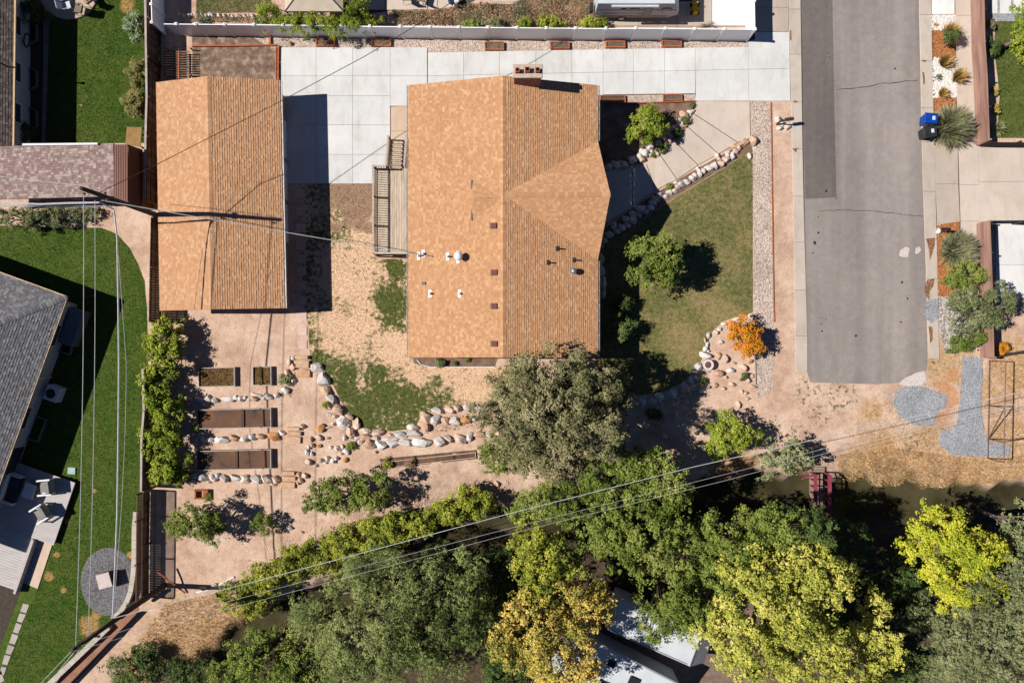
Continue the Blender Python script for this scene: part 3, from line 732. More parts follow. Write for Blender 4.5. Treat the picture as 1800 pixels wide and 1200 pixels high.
SH = shingle_mat('tan_shingle', (.395, .208, .105, 1), (.465, .272, .15, 1), (.3, .15, .07, 1))
SH2 = shingle_mat('tan_shingle_garage', (.395, .213, .112, 1), (.465, .275, .156, 1), (.3, .152, .075, 1))
SH_G = shingle_mat('grey_shingle', A(116, 115, 118), A(148, 146, 146), A(80, 80, 84))
SH_D = shingle_mat('dark_shingle', A(84, 76, 72), A(116, 104, 98), A(56, 50, 50), .3, .15)
SH_R = shingle_mat('red_mix_shingle', A(160, 134, 128), A(196, 178, 168), A(130, 90, 86))
WALL_T = pmat('tan_siding', [A(190, 160, 130)], 2, bmp=.2)
WALL_W = pmat('pale_stucco', [A(205, 205, 202), A(224, 224, 222)], 2, bmp=.25, bscale=40)
WHITE = pmat('white_paint', [A(240, 240, 240), A(250, 250, 250)], 2, bmp=.05, rough=.5)
VINYL = pmat('white_vinyl', [(.74, .745, .76, 1), (.8, .8, .81, 1)], .8, bmp=.04, rough=.35, spec=.4, fine=.02)
ALU = pmat('gutter_metal', [A(225, 222, 218)], 3, bmp=.05, rough=.45, fine=.03)
GUT_T = pmat('tan_gutter', [A(216, 176, 130)], 3, bmp=.05, rough=.5)
DARKM = pmat('dark_metal', [(.025, .025, .027, 1), (.04, .04, .042, 1)], 4, bmp=.05, rough=.5)
GLASS, _nt, _b = nt_new('window_glass'); _b.inputs['Base Color'].default_value = (.03, .045, .06, 1); _b.inputs['Roughness'].default_value = .08
CEDAR = pmat('cedar_frame', [A(150, 78, 48), A(186, 104, 66), A(204, 126, 84)], 3, bmp=.35, stretch=(1, 6, 1), rnd=.12)
DECKW = pmat('weathered_deck', [A(186, 164, 140), A(214, 194, 170), A(230, 214, 192)], 2.2, bmp=.3, stretch=(8, .6, 1), rnd=.08)
RAILW = pmat('brown_rail', [A(120, 84, 66), A(150, 112, 92)], 3, bmp=.3, rnd=.1)
RAILP = pmat('pale_rail', [A(196, 178, 160), A(216, 200, 184)], 3, bmp=.3, rnd=.06)
BROWNV = pmat('brown_vent', [A(128, 84, 70)], 5, bmp=.1, rough=.6)
GALV = pmat('galvanised', [A(170, 172, 176)], 5, bmp=.05, rough=.4, metal=.6)
TERRA = pmat('terracotta', [A(150, 78, 54), A(186, 108, 80)], 6, bmp=.3)
CAPC = pmat('chimney_cap', [A(196, 172, 152), A(220, 200, 182)], 4, bmp=.5)

# ------------------------------------------------------------------ the tan-roofed house
he, hr = 3.15, 4.86
xl = W(718, 400, he).x; xr = W(1051, 400, he).x; xm = W(884, 400, hr).x
yt = W(0, 150, he).y; yb = W(0, 627.5, he).y
house = thing('house', 'long single storey house with tan shingle roof, brick chimney and wooden deck side', 'house', (xm, (yt + yb) / 2, 0))
w = MB(); o_ = .5
for (x0, y0, x1, y1) in ((xl + o_, yb + .35, xl + o_ + .2, yt - .35), (xr - o_ - .2, yb + .35, xr - o_, yt - .35), (xl + o_ + .2, yb + .35, xr - o_ - .2, yb + .55), (xl + o_ + .2, yt - .55, xr - o_ - .2, yt - .35)):
    w.box(((x0 + x1) / 2, (y0 + y1) / 2, he / 2), (x1 - x0, y1 - y0, he - .02))
for y0, y1 in ((yb + .35, yb + .55), (yt - .55, yt - .35)):      # gable ends
    for yy in (y0,):
        a = [(xl + o_, yy, he - .02), (xr - o_, yy, he - .02), (xm, yy, hr - .28)]; b = [(p[0], y1, p[2]) for p in a]
        w.add(a + b, [(0, 1, 2), (5, 4, 3), (0, 3, 4, 1), (1, 4, 5, 2), (2, 5, 3, 0)])
w.build('wall', WALL_T, house)
roof = MB()
yA = W(0, 342, hr).y; yC1 = W(0, 249, he).y; yC2 = W(0, 457, he).y; xB = W(1073, 342, hr).x
A_ = (xm, yA, hr); B_ = (xB, yA, hr); C1 = (xr, yC1, he); C2 = (xr, yC2, he)
slope_rows(roof, [(xl, yb, he), (xm, yb, hr), (xm, yt, hr), (xl, yt, he)])
slope_rows(roof, [A_, C1, (xr, yt, he), (xm, yt, hr)])
slope_rows(roof, [A_, (xm, yb, hr), (xr, yb, he), C2])
slope_rows(roof, [A_, B_, C1], body=False); slope_rows(roof, [A_, C2, B_], body=False)
roof_o = roof.build('roof', SH, house)
prow = MB()   # soffit and wall under the prow gable
z_ = Vector((0, 0, .12))
a, b, c = Vector(B_), Vector(C1), Vector(C2)
prow.poly([a - z_, c - z_, c, a]); prow.poly([b - z_, a - z_, a, b]); prow.poly([c - z_, a - z_, b - z_])
prow.build('fascia', pmat('tan_trim', [A(200, 168, 136)], 3), house)
pw = MB(); pw.prism([(xr - o_ - .05, yC1 - .6), (xr - o_ - .05, yC2 + .6), (xB - .9, yA)], 0, he - .16); pw.build('wall', WALL_T, house)
ridge_cap((xm, yb, hr), (xm, yt, hr), .16, .055, SH, house); ridge_cap((xm + .16, yA, hr), (xB, yA, hr), .16, .06, SH, house)
# small gablet on the west slope
gx = W(831, 347, hr - .06).x; ga = Vector((gx, W(0, 348, hr - .06).y, hr - .07)); gb = Vector((xm, ga.y, hr - .01))
sl = (hr - he) / (xm - xl); cx_ = gx - .06; cz_ = hr - sl * (xm - cx_) + .02
g1 = Vector((cx_, W(0, 317, cz_).y, cz_)); g2 = Vector((cx_, W(0, 387, cz_).y, cz_))
gm = MB(); slope_rows(gm, [ga, gb, g1], body=False); slope_rows(gm, [ga, g2, gb], body=False); gab = gm.build('gablet', SH, house)
lo = MB()
for q1, q2 in ((g1, ga.lerp(g1, .55)), (g2, ga.lerp(g2, .55))):
    lo = MB(); lo.beam(q1 + Vector((-.05, 0, .02)), q2 + Vector((-.05, 0, -.04)), .08, .1); lo.build('louver', GALV, gab)
pass
for x, y0, y1, nm in ((xl - .06, yb, yt, 'gutter'), (xr + .06, yC1 + .05, yt, 'gutter'), (xr + .06, yb, yC2 - .05, 'gutter')):
    m_ = MB(); m_.box((x, (y0 + y1) / 2, he - .08), (.012, y1 - y0, .1)); m_.box((x + (.055 if x > 0 else -.055) * 0 + (.05 if x > xm else -.05), (y0 + y1) / 2, he - .1), (.012, y1 - y0, .1))
    m_.box((x + (.025 if x > xm else -.025), (y0 + y1) / 2, he - .145), (.045, y1 - y0, .012))
    g_ = m_.build(nm, ALU, house)
    k = int((y1 - y0) / .9)
    for i in range(k): 
        h_ = MB(); h_.box((x + (.025 if x > xm else -.025), y0 + .4 + i * .9, he - .045), (.07, .03, .012)); h_.build('hanger', WHITE, g_)
# windows on the south and east walls
for (x, y, sx, sy, z) in ((xm - 2.2, yb + .33, 1.4, .04, 1.6), (xm + 2.4, yb + .33, 1.4, .04, 1.6)):
    m_ = MB(); m_.box((x, y, z), (sx, sy, 1.1)); wd = m_.build('window', WHITE, house); p_ = MB(); p_.box((x, y - .025, z), (sx - .14, .01, .96)); p_.build('pane', GLASS, wd)
for y in (yb + 3.2, yb + 6, yt - 2.3):
    m_ = MB(); m_.box((xr - o_ + .02, y, 1.6), (.04, 1.5, 1.1)); wd = m_.build('window', WHITE, house); p_ = MB(); p_.box((xr - o_ + .045, y, 1.6), (.01, 1.36, .96)); p_.build('pane', GLASS, wd)
m_ = MB(); m_.box((xl + o_ - .02, W(0, 330, 1).y, 2.0), (.04, 1.9, 2.0)); dr = m_.build('door', WHITE, house); p_ = MB(); p_.box((xl + o_ - .045, W(0, 330, 1).y, 2.0), (.01, 1.7, 1.8)); p_.build('pane', GLASS, dr)
# chimney
hc = 6.0
c0 = W(901, 137, hc); c1 = W(954, 113, hc)
ch = MB(); ch.box(((c0.x + c1.x) / 2, (c0.y + c1.y) / 2, (hc - .12) / 2), (c1.x - c0.x - .16, c1.y - c0.y - .12, hc - .12))
cho = ch.build('chimney', pmat('chimney_brick', [A(150, 100, 82), A(184, 140, 118)], 5, bmp=.5), house)
cc = MB(); cc.prism([(c0.x, c0.y), (c1.x, c0.y), (c1.x, c1.y), (c0.x, c1.y)], hc - .12, hc, .03); cc.build('cap', CAPC, cho)
for px, py, s in ((909.5, 123, 7.5), (927, 122, 8.5), (945, 122.5, 8)):
    p = W(px, py, hc + .25); r = M(s) / 2 * .88; t = .045; m_ = MB()
    for dx, dy, sx, sy in ((-r + t / 2, 0, t, 2 * r), (r - t / 2, 0, t, 2 * r), (0, -r + t / 2, 2 * r - 2 * t, t), (0, r - t / 2, 2 * r - 2 * t, t)):
        m_.box((p.x + dx, p.y + dy, hc + .14), (sx, sy, .28))
    m_.build('flue', TERRA, cho)
# roof vents and pipes
def zroof(x):
    return hr - sl * (xm - x) if x < xm else hr - (hr - he) / (xr - xm) * (x - xm)
def roofpt(px, py):
    h = 4.2
    for _ in range(6): h = zroof(W(px, py, h).x)
    return W(px, py, h)
for px, py in ((867, 397), (868, 479), (868, 538), (868, 604)):
    p = roofpt(px, py); m_ = MB(); m_.box((p.x, p.y, p.z + .02), (.42, .36, .03), 0, Matrix.Rotation(-math.atan(sl), 3, 'Y'))
    v_ = m_.build('roof_vent', BROWNV, house); q = MB(); q.box((p.x + .03, p.y, p.z + .1), (.3, .3, .13)); q.build('hood', BROWNV, v_)
for px, py, r, hh, dome in ((736, 450, .045, .45, 0), (744, 446, .05, .28, 0), (787, 451, .05, .38, 0), (756, 516, .055, .33, 0), (808, 516, .05, .25, 0)):
    p = roofpt(px, py); m_ = MB(); m_.box((p.x, p.y, p.z + .02), (.2, .46, .03), 0, Matrix.Rotation(-math.atan(sl), 3, 'Y')); v_ = m_.build('vent_pipe', WHITE, house)
    q = MB(); q.lathe((p.x, p.y, p.z), [(r * 2, .03), (r * 1.3, .12), (r, .14), (r, hh), (r * .6, hh + .01)], 10); q.build('pipe', WHITE, v_)
p = roofpt(805, 452); m_ = MB(); m_.box((p.x, p.y, p.z + .02), (.2, .7, .03), 0, Matrix.Rotation(-math.atan(sl), 3, 'Y')); v_ = m_.build('flue_vent', WHITE, house)
q = MB(); q.lathe((p.x + .06, p.y, p.z), [(.13, 0), (.13, .5), (.24, .52), (.26, .6), (.2, .7), (.08, .76), (.01, .77)], 16); q.build('cap', WHITE, v_, True)
p = roofpt(745, 498); m_ = MB(); m_.box((p.x, p.y, p.z + .05), (.24, .18, .09), 0, Matrix.Rotation(-math.atan(sl), 3, 'Y')); m_.build('vent_box', DARKM, house)
for px, py in ((980, 437), (964, 461.5), (1009, 457)):
    p = roofpt(px, py); m_ = MB(); m_.box((p.x, p.y, p.z + .02), (.2, .3, .03), 0, Matrix.Rotation(math.atan(sl), 3, 'Y')); v_ = m_.build('vent_pipe', DARKM, house)
    q = MB(); q.lathe((p.x, p.y, p.z), [(.07, 0), (.045, .08), (.045, .36)], 10); q.build('pipe', DARKM, v_)
p = roofpt(1008, 477); m_ = MB(); m_.lathe((p.x, p.y, p.z - .05), [(.12, 0), (.12, .3), (.19, .32), (.19, .38), (.1, .45), (.01, .47)], 16); m_.build('flue_vent', GALV, house, True)

# deck with stairs (bolted to the house, still a thing of its own)
zf = 1.05; dx0 = W(660, 0, zf).x - .03; dx1 = xl + o_; dy1 = W(0, 296, zf).y; dy0 = W(0, 449, zf).y
deck = thing('wooden_deck', 'weathered raised timber deck with slatted railing and stairs beside the tan roofed house', 'deck', ((dx0 + dx1) / 2, (dy0 + dy1) / 2, 0))
nb = int((dx1 - dx0) / .145); bw = (dx1 - dx0) / nb
bm = MB(); bm.box((0, 0, 0), (bw - .012, dy1 - dy0, .035)); bme = bm.mesh('board', DECKW)
for i in range(nb): place('board', bme, deck, (dx0 + (i + .5) * bw, (dy0 + dy1) / 2, zf - .018))
fr = MB()
for y in (dy0 + .05, (dy0 + dy1) / 2, dy1 - .05): fr.box(((dx0 + dx1) / 2, y, zf - .14), (dx1 - dx0 - .02, .05, .2))
fr.build('joist', RAILW, deck)
def post(x, y, z0, z1, s=.09, m=RAILW, nm='post', par=None):
    q = MB(); q.box((x, y, (z0 + z1) / 2), (s, s, z1 - z0)); q.build(nm, m, par or deck)
rz = zf + .92
bal = MB(); bal.box((0, 0, 0), (.035, .035, .78)); balm = bal.mesh('baluster', RAILW)
def rail(a, b, z0=zf, z1=rz, par=deck, bal_step=.145, posts=True, mat=RAILW):
    a = Vector(a); b = Vector(b); L = (b - a).length; n = max(1, int(L / bal_step))
    q = MB(); q.beam((a.x, a.y, a.z + z1 - z0), (b.x, b.y, b.z + z1 - z0), .11, .04); q.build('rail', RAILP, par)
    q = MB(); q.beam((a.x, a.y, a.z + .1), (b.x, b.y, b.z + .1), .06, .04); q.build('rail', mat, par)
    for i in range(n):
        p = a.lerp(b, (i + .5) / n); place('baluster', balm, par, (p.x, p.y, p.z + .5))
    if posts:
        k = max(1, round(L / 1.7))
        for i in range(k + 1):
            p = a.lerp(b, i / k); post(p.x, p.y, 0, p.z + z1 - z0 - .02)
sx0 = W(683, 0, zf).x; sx1 = W(713, 0, zf).x
rail((dx0 + .04, dy0 + .06, zf), (dx0 + .04, dy1 - .04, zf)); rail((dx0 + .1, dy1 - .05, zf), (sx0, dy1 - .05, zf)); rail((dx0 + .1, dy0 + .05, zf), (dx1 - .08, dy0 + .05, zf))
ns = 7; sy1 = W(0, 246, .1).y; dyt = (sy1 - dy1) / ns
for i in range(ns):
    z = zf - (i + 1) * zf / (ns + 1); y = dy1 + (i + .5) * dyt
    q = MB(); q.box(((sx0 + sx1) / 2, y, z - .02), (sx1 - sx0, dyt - .03, .04)); q.build('tread', DECKW, deck)
for x in (sx0 - .03, sx1 + .03):
    q = MB(); q.beam((x, dy1, zf - .16), (x, sy1, .02), .04, .24); q.build('stringer', RAILW, deck)
    rail((x, dy1 - .02, zf), (x, sy1, .1), posts=False, bal_step=.16); post(x, sy1, 0, 1.02)

# ------------------------------------------------------------------ gable buildings
def windows_pt(): pass
eg, rg = 2.45, 3.58
q = [W(274.5, 145, eg), W(281, 546, eg), W(500.5, 541.5, eg), W(492, 141, eg)]; r1, r2 = W(364.5, 134, rg), W(371.5, 543.5, rg)
garage = thing('garage', 'long garage with plain tan shingle gable roof beside the wooden fence', 'garage', ((q[0].x + q[2].x) / 2, (q[0].y + q[2].y) / 2, 0))
gr_ = MB(); slope_rows(gr_, [q[0], q[1], r2, r1]); slope_rows(gr_, [q[3], r1, r2, q[2]]); gr_.build('roof', SH2, garage); ridge_cap(r2, r1, .15, .05, SH2, garage)
cxy = (q[0] + q[2]) / 2; wq = [Vector((cxy.x + (p.x - cxy.x) * .9, cxy.y + (p.y - cxy.y) * .955, 0)) for p in q]
m_ = MB(); m_.prism([p[:2] for p in wq], 0, eg - .1); m_.build('wall', WALL_T, garage)
for a_, b_, c_ in ((wq[0], wq[3], r1), (wq[1], wq[2], r2)):
    m_ = MB(); yy = (a_.y + b_.y) / 2
    pts = [(a_.x, a_.y, eg - .1), (b_.x, b_.y, eg - .1), (c_.x, yy, rg - .25)]
    m_.add([(x, y - .03, z) for x, y, z in pts] + [(x, y + .03, z) for x, y, z in pts], [(0, 1, 2), (5, 4, 3), (0, 3, 4, 1), (1, 4, 5, 2), (2, 5, 3, 0)]); m_.build('gable_wall', WALL_T, garage)
m_ = MB(); m_.beam(Vector((q[3].x + .06, q[3].y, eg - .08)), Vector((q[2].x + .06, q[2].y, eg - .08)), .1, .1); g_ = m_.build('gutter', ALU, garage)
for i in range(14):
    p = q[3].lerp(q[2], (i + .5) / 14); h_ = MB(); h_.box((p.x + .06, p.y, eg - .022), (.11, .03, .012)); h_.build('hanger', WHITE, g_)
dv = Vector((wq[2].x - wq[3].x, wq[2].y - wq[3].y, 0)); 
for t_ in (.12, .32, .52):
    p = wq[3] + dv * t_ + dv.normalized() * 1.2; m_ = MB(); m_.box((p.x + .02, p.y, 1.05), (.05, 2.4, 2.05), math.atan2(dv.x, -dv.y)); m_.build('garage_door', WHITE, garage)

# ------------------------------------------------------------------ houses of the left neighbours
# (1) dark roof at the upper left
n1 = thing('neighbor_house', 'dark shingled house with pale stucco wall beside the narrow green lawn', 'house', (W(-60, 100, 0).x, W(0, 100, 0).y, 0))
e1, rr = 2.55, 3.75
a, b = W(25.5, -60, e1), W(21.5, 266, e1); xx = W(-130, 0, rr).x
m_ = MB(); slope_rows(m_, [a, b, (xx, b.y, rr), (xx, a.y, rr)], .15); m_.build('roof', SH_D, n1)
wx = a.x - .58
m_ = MB(); m_.box((wx - 3, (a.y + b.y) / 2 + .2, (e1 - .15) / 2), (6, a.y - b.y - .9, e1 - .15)); wl_ = m_.build('wall', WALL_W, n1)
m_ = MB(); m_.beam(a + Vector((.06, 0, -.04)), b + Vector((.06, 0, -.04)), .1, .1); m_.build('gutter', GUT_T, n1)
for py in (140, 210, 60):
    y = W(0, py, 0).y; m_ = MB(); m_.box((wx + .03, y, 1.5), (.06, 1.3, .9)); wd = m_.build('window', WHITE, n1); p_ = MB(); p_.box((wx + .065, y, 1.5), (.012, 1.14, .76)); p_.build('pane', GLASS, wd)
    m_ = MB()
    for q0, q1 in (((wx, y - .7), (wx + .5, y - .5)), ((wx + .5, y - .5), (wx + .5, y + .5)), ((wx + .5, y + .5), (wx, y + .7))):
        m_.beam((*q0, .12), (*q1, .12), .05, .24)
    m_.build('window_well', GALV, n1)
p = W(8, 115, 2.9); m_ = MB(); m_.lathe((p.x, p.y, 2.6), [(.05, 0), (.05, .75), (.1, .77), (.1, .86)], 10); m_.build('vent_pipe', DARKM, n1)
# dark planting strip and paver path along that wall
sheet('planting_bed_and_shade', [(30, -60), (78, -60), (74, 270), (30, 270)], pmat('dark_bark_and_shade', [(.035, .025, .018, 1), (.06, .042, .03, 1)], 5, bmp=.6), .006)
pth = sheet('paver_path', [(78.5, 28), (87, 28), (82, 252), (72.5, 252)], CON_J, .012)
for i in range(28):
    y = 28 + i * 8; x = 79 - 6 * i / 28
    slab([(x, y), (x + 8.2, y), (x + 8, y + 8), (x - .2, y + 8)], concrete_mat('grey_paver', A(150, 140, 132), .1, .12), pth, .04, .008)
# (2) red mix roof carport, cedar-roofed shed
e2 = 2.5
n2 = thing('carport', 'low building with weathered red mix shingle roof beside the brown metal shed', 'building', W(80, 300, 0))
a, b, c, d = W(-60, 262, e2), W(188, 256, e2 + .3), W(203, 356, e2 + .15), W(-60, 356, e2)
m_ = MB(); slope_rows(m_, [W(-60, 259, e2 + .3), W(181, 252, e2 + .3), W(200, 252, e2 + .2), W(200, 345, e2), W(-60, 352, e2)], .16); m_.build('roof', SH_R, n2)
p0, p1 = W(-60, 346, e2), W(195, 262, e2)
for k in (0, 1, 2):
    m_ = MB(); m_.box((W(30 + 75 * k, 0, e2).x, W(0, 340, e2).y, e2 / 2 - .08), (.12, .12, e2 - .16)); m_.build('post', RAILP, n2)
    m_ = MB(); m_.box((W(30 + 75 * k, 0, e2).x, W(0, 264, e2).y, e2 / 2 + .03), (.12, .12, e2 + .06)); m_.build('post', RAILP, n2)
m_ = MB(); m_.beam(W(40, 254.5, e2 + .35), W(172, 253, e2 + .35), .12, .1); m_.build('beam', WHITE, n2)
shed = thing('storage_shed', 'brown metal shed with ribbed roof next to the red mix shingle roof', 'shed', W(225, 310, 0))
BRM = pmat('brown_metal', [A(112, 62, 46), A(138, 80, 60)], 1.5, bmp=.1, rough=.5, stretch=(1, .2, 1))
zr_ = 3.0; a, b = W(201, 254, zr_), W(225, 357, zr_); c = W(250, 357, zr_ - 1.3)
m_ = MB(); n_ = 6
for i in range(n_):
    x0 = a.x + (b.x - a.x) * i / n_; x1 = a.x + (b.x - a.x) * (i + 1) / n_
    m_.hexa([(x0, b.y, zr_ - .06), (x1 - .03, b.y, zr_ - .06), (x1 - .03, a.y, zr_ - .06), (x0, a.y, zr_ - .06), (x0, b.y, zr_), (x1 - .03, b.y, zr_), (x1 - .03, a.y, zr_), (x0, a.y, zr_)])
m_.build('roof', BRM, shed)
m_ = MB(); m_.hexa([(b.x, b.y, zr_ - .12), (c.x, b.y, zr_ - 1.36), (c.x, a.y, zr_ - 1.36), (b.x, a.y, zr_ - .12), (b.x, b.y, zr_ - .02), (c.x, b.y, zr_ - 1.28), (c.x, a.y, zr_ - 1.28), (b.x, a.y, zr_ - .02)]); m_.build('roof', pmat('shaded_brown_metal', [A(92, 50, 38), A(110, 62, 46)], 2, bmp=.1, rough=.5), shed)  # east slope: shade painted in as a darker copy of the roof metal
m_ = MB(); m_.box(((a.x + c.x) / 2, (a.y + b.y) / 2, .75), (c.x - a.x - .2, a.y - b.y - .2, 1.5)); m_.build('wall', pmat('shed_wall', [A(150, 110, 60)], 2), shed)
lean = thing('lean_to', 'small plywood lean-to roof tucked between shed and wooden fence', 'shed', W(232, 240, 0))
a, b, c, d = W(223, 223, 2.0), W(249, 224, 1.7), W(247, 258, 1.7), W(220, 254, 2.0)
m_ = MB(); m_.hexa([d - z_ / 2, c - z_ / 2, b - z_ / 2, a - z_ / 2, d, c, b, a]); m_.build('roof', pmat('plywood', [A(196, 150, 92), A(222, 176, 116)], 2, stretch=(5, 1, 1)), lean)
for p in (a, b, c, d):
    m_ = MB(); m_.box((p.x * .999, p.y, p.z / 2 - .03), (.08, .08, p.z - .07)); m_.build('post', RAILW, lean)
# (3) grey hip-roofed house at the lower left
e3 = 2.45
Cn = W(117, 522, e3); u1 = (W(0, 845, e3) - Cn); u1.z = 0; u1.normalize(); u2 = Vector((u1.y, -u1.x, 0))
if u2.x > 0: u2 = -u2
n3 = thing('neighbor_house', 'grey hip roofed house with white walls beside the composite deck', 'house', Cn + u1 * 8 + u2 * 5 - Vector((0, 0, e3)))
L3, D3, r3 = 17.0, 10.0, 1.9
A0, A1, A2, A3 = Cn, Cn + u1 * L3, Cn + u1 * L3 + u2 * D3, Cn + u2 * D3
R0 = Cn + u1 * 5 + u2 * 5 + Vector((0, 0, r3)); R1 = Cn + u1 * (L3 - 5) + u2 * 5 + Vector((0, 0, r3))
m_ = MB()
for pl in ([A0, R0, R1, A1], [A3, R0, A0], [A1, R1, A2], [A2, R1, R0, A3]): slope_rows(m_, pl, .15)
m_.build('roof', SH_G, n3)
ridge_cap(Cn + Vector((0, 0, .01)), R0, .16, .03, SH_G, n3, .2)
for a, b in ((A0, A1), (A3, A0)):
    m_ = MB(); m_.beam(a + Vector((0, 0, -.05)), b + Vector((0, 0, -.05)), .13, .1); m_.build('gutter', GUT_T, n3)
off = .55; B0 = Cn + (u1 + u2) * off; m_ = MB(); m_.prism([p[:2] for p in (B0, Cn + u1 * (L3 - off) + u2 * off, Cn + u1 * (L3 - off) + u2 * (D3 - off), Cn + u1 * off + u2 * (D3 - off))], 0, e3 - .13); m_.build('wall', WALL_W, n3)
az = math.atan2(u1.y, u1.x)
def wall_item(s, z, wdt, hgt, dep, mat, nm, sub=None, subm=None):
    p = B0 + u1 * s - u2 * (dep / 2); q = MB(); q.box((p.x, p.y, z), (wdt, dep, hgt), az); o = q.build(nm, mat, n3)
    if sub:
        p = B0 + u1 * s - u2 * (dep + .006); q = MB(); q.box((p.x, p.y, z), (wdt - .16, .014, hgt - .16), az); q.build(sub, subm, o)
    return o
wall_item(2.1, 1.5, 1.5, 1.2, .05, WHITE, 'window', 'pane', GLASS)
wall_item(7.6, 1.5, 1.5, 1.2, .05, WHITE, 'window', 'pane', GLASS); wall_item(10.6, 1.15, 2.2, 2.1, .05, WHITE, 'patio_door', 'pane', GLASS)
wall_item(.1, 1.1, .08, 2.2, .09, WHITE, 'downspout'); wall_item(4.95, 1.1, .08, 2.2, .09, WHITE, 'downspout')
for s in (2.4, 8.3):       # window wells
    q = MB(); p = B0 + u1 * s
    for (s0, d0), (s1, d1) in (((-.75, 0), (-.75, .75)), ((-.75, .75), (.75, .75)), ((.75, .75), (.75, 0))):
        q.beam(p + u1 * s0 - u2 * d0 + Vector((0, 0, .14 - B0.z)), p + u1 * s1 - u2 * d1 + Vector((0, 0, .14 - B0.z)), .06, .28)
    q.build('window_well', GALV, n3)
# side shed bench and air conditioner by that wall
p = W(126, 575, .8); q = MB(); q.box((p.x, p.y, .45), (2.3, .9, .9), az); bench = tag(q.build('storage_box', pmat('grey_box', [A(120, 126, 132)], 3), None), 'long grey storage box against the wall of the grey roofed house', 'box')
p = W(95, 691, .5); acu = thing('air_conditioner', 'white outdoor air conditioner with round fan beside the grey roofed house', 'air conditioner', (p.x, p.y, 0))
q = MB(); q.box((p.x, p.y, .4), (.95, .8, .78), az); q.build('case', WHITE, acu)
q = MB(); q.lathe((p.x - .05, p.y, .785), [(.3, 0), (.3, .025), (.24, .03), (.24, .01)], 20); q.build('fan_grille', DARKM, acu)
for i, (x, y, s) in enumerate(((105, 640, 1.0), (108, 655, .8), (110, 668, .9), (98, 650, .7))): pass
m_ = MB(); m_.prism([(x, y) for x, y in [tuple(W(*p)[:2]) for p in ((-2, 628), (14, 630), (12, 652), (-4, 652))]], 3.1, 4.2); sk = m_.build('chimney', WHITE, n3)

ORD = ['first', 'second', 'third', 'fourth', 'fifth', 'sixth', 'seventh', 'eighth', 'ninth', 'tenth', 'eleventh', 'twelfth', 'thirteenth']

# ------------------------------------------------------------------ fences
# white vinyl privacy fence
hv = 1.85
vf = thing('vinyl_fence', 'long white vinyl privacy fence along the concrete driveway', 'fence', W(800, 70, 0))
px_posts = [286, 310, 344, 395, 446, 497, 548, 600, 650, 703, 755, 806, 857, 908.5, 960, 1011, 1065, 1117, 1169, 1221, 1273, 1327]
def vtop(x): return 42.5 + (x - 290) * 9.5 / 1036 + (1.0 if 600 < x < 1100 else 0)
pp_ = [W(x, vtop(x), hv) for x in px_posts]
def vpost(p, par):
    q = MB(); q.box((p.x, p.y, (hv + .04) / 2), (.125, .125, hv + .04)); q.box((p.x, p.y, hv + .06), (.16, .16, .045)); q.lathe((p.x, p.y, hv + .08), [(.09, 0), (.01, .05)], 4); q.build('post', VINYL, par)
def vpanel(a, b, par):
    a = Vector((a.x, a.y, 0)); b = Vector((b.x, b.y, 0)); d = (b - a).normalized(); a2, b2 = a + d * .065, b - d * .065; L = (b2 - a2).length
    q = MB(); n = max(2, round(L / .28)); s = Vector((-d.y, d.x, 0))
    for i in range(n):
        m0 = a2 + d * (L * i / n); m1 = a2 + d * (L * (i + 1) / n)
        q.beam(m0 + Vector((0, 0, .93)), m1 + Vector((0, 0, .93)), .024 if i % 2 else .018, 1.66)
    q.build('panel', VINYL, par)
    for z, h_ in ((hv - .05, .1), (.1, .12)):
        q = MB(); q.beam(a2 + Vector((0, 0, z)), b2 + Vector((0, 0, z)), .05, h_); q.build('rail', VINYL, par)
for p in pp_[1:]: vpost(p, vf)
for a, b in zip(pp_[:-1], pp_[1:]): vpanel(a, b, vf)
vf2 = thing('vinyl_fence', 'short white vinyl fence return between trailer pad and neighbor driveway', 'fence', W(1315, 20, 0))
cs = [pp_[-1], W(1326, 2, hv), W(1326, -50, hv)]
for p in cs[1:]: vpost(p, vf2)
for a, b in zip(cs[:-1], cs[1:]): vpanel(a, b, vf2)
vf3 = thing('vinyl_fence', 'white vinyl fence return meeting the dark wooden fence', 'fence', W(290, 20, 0))
cs = [W(267, 40, hv), W(266, 8, hv), W(265, -40, hv)]
for p in cs: vpost(p, vf3)
for a, b in zip(cs[:-1], cs[1:]): vpanel(a, b, vf3)

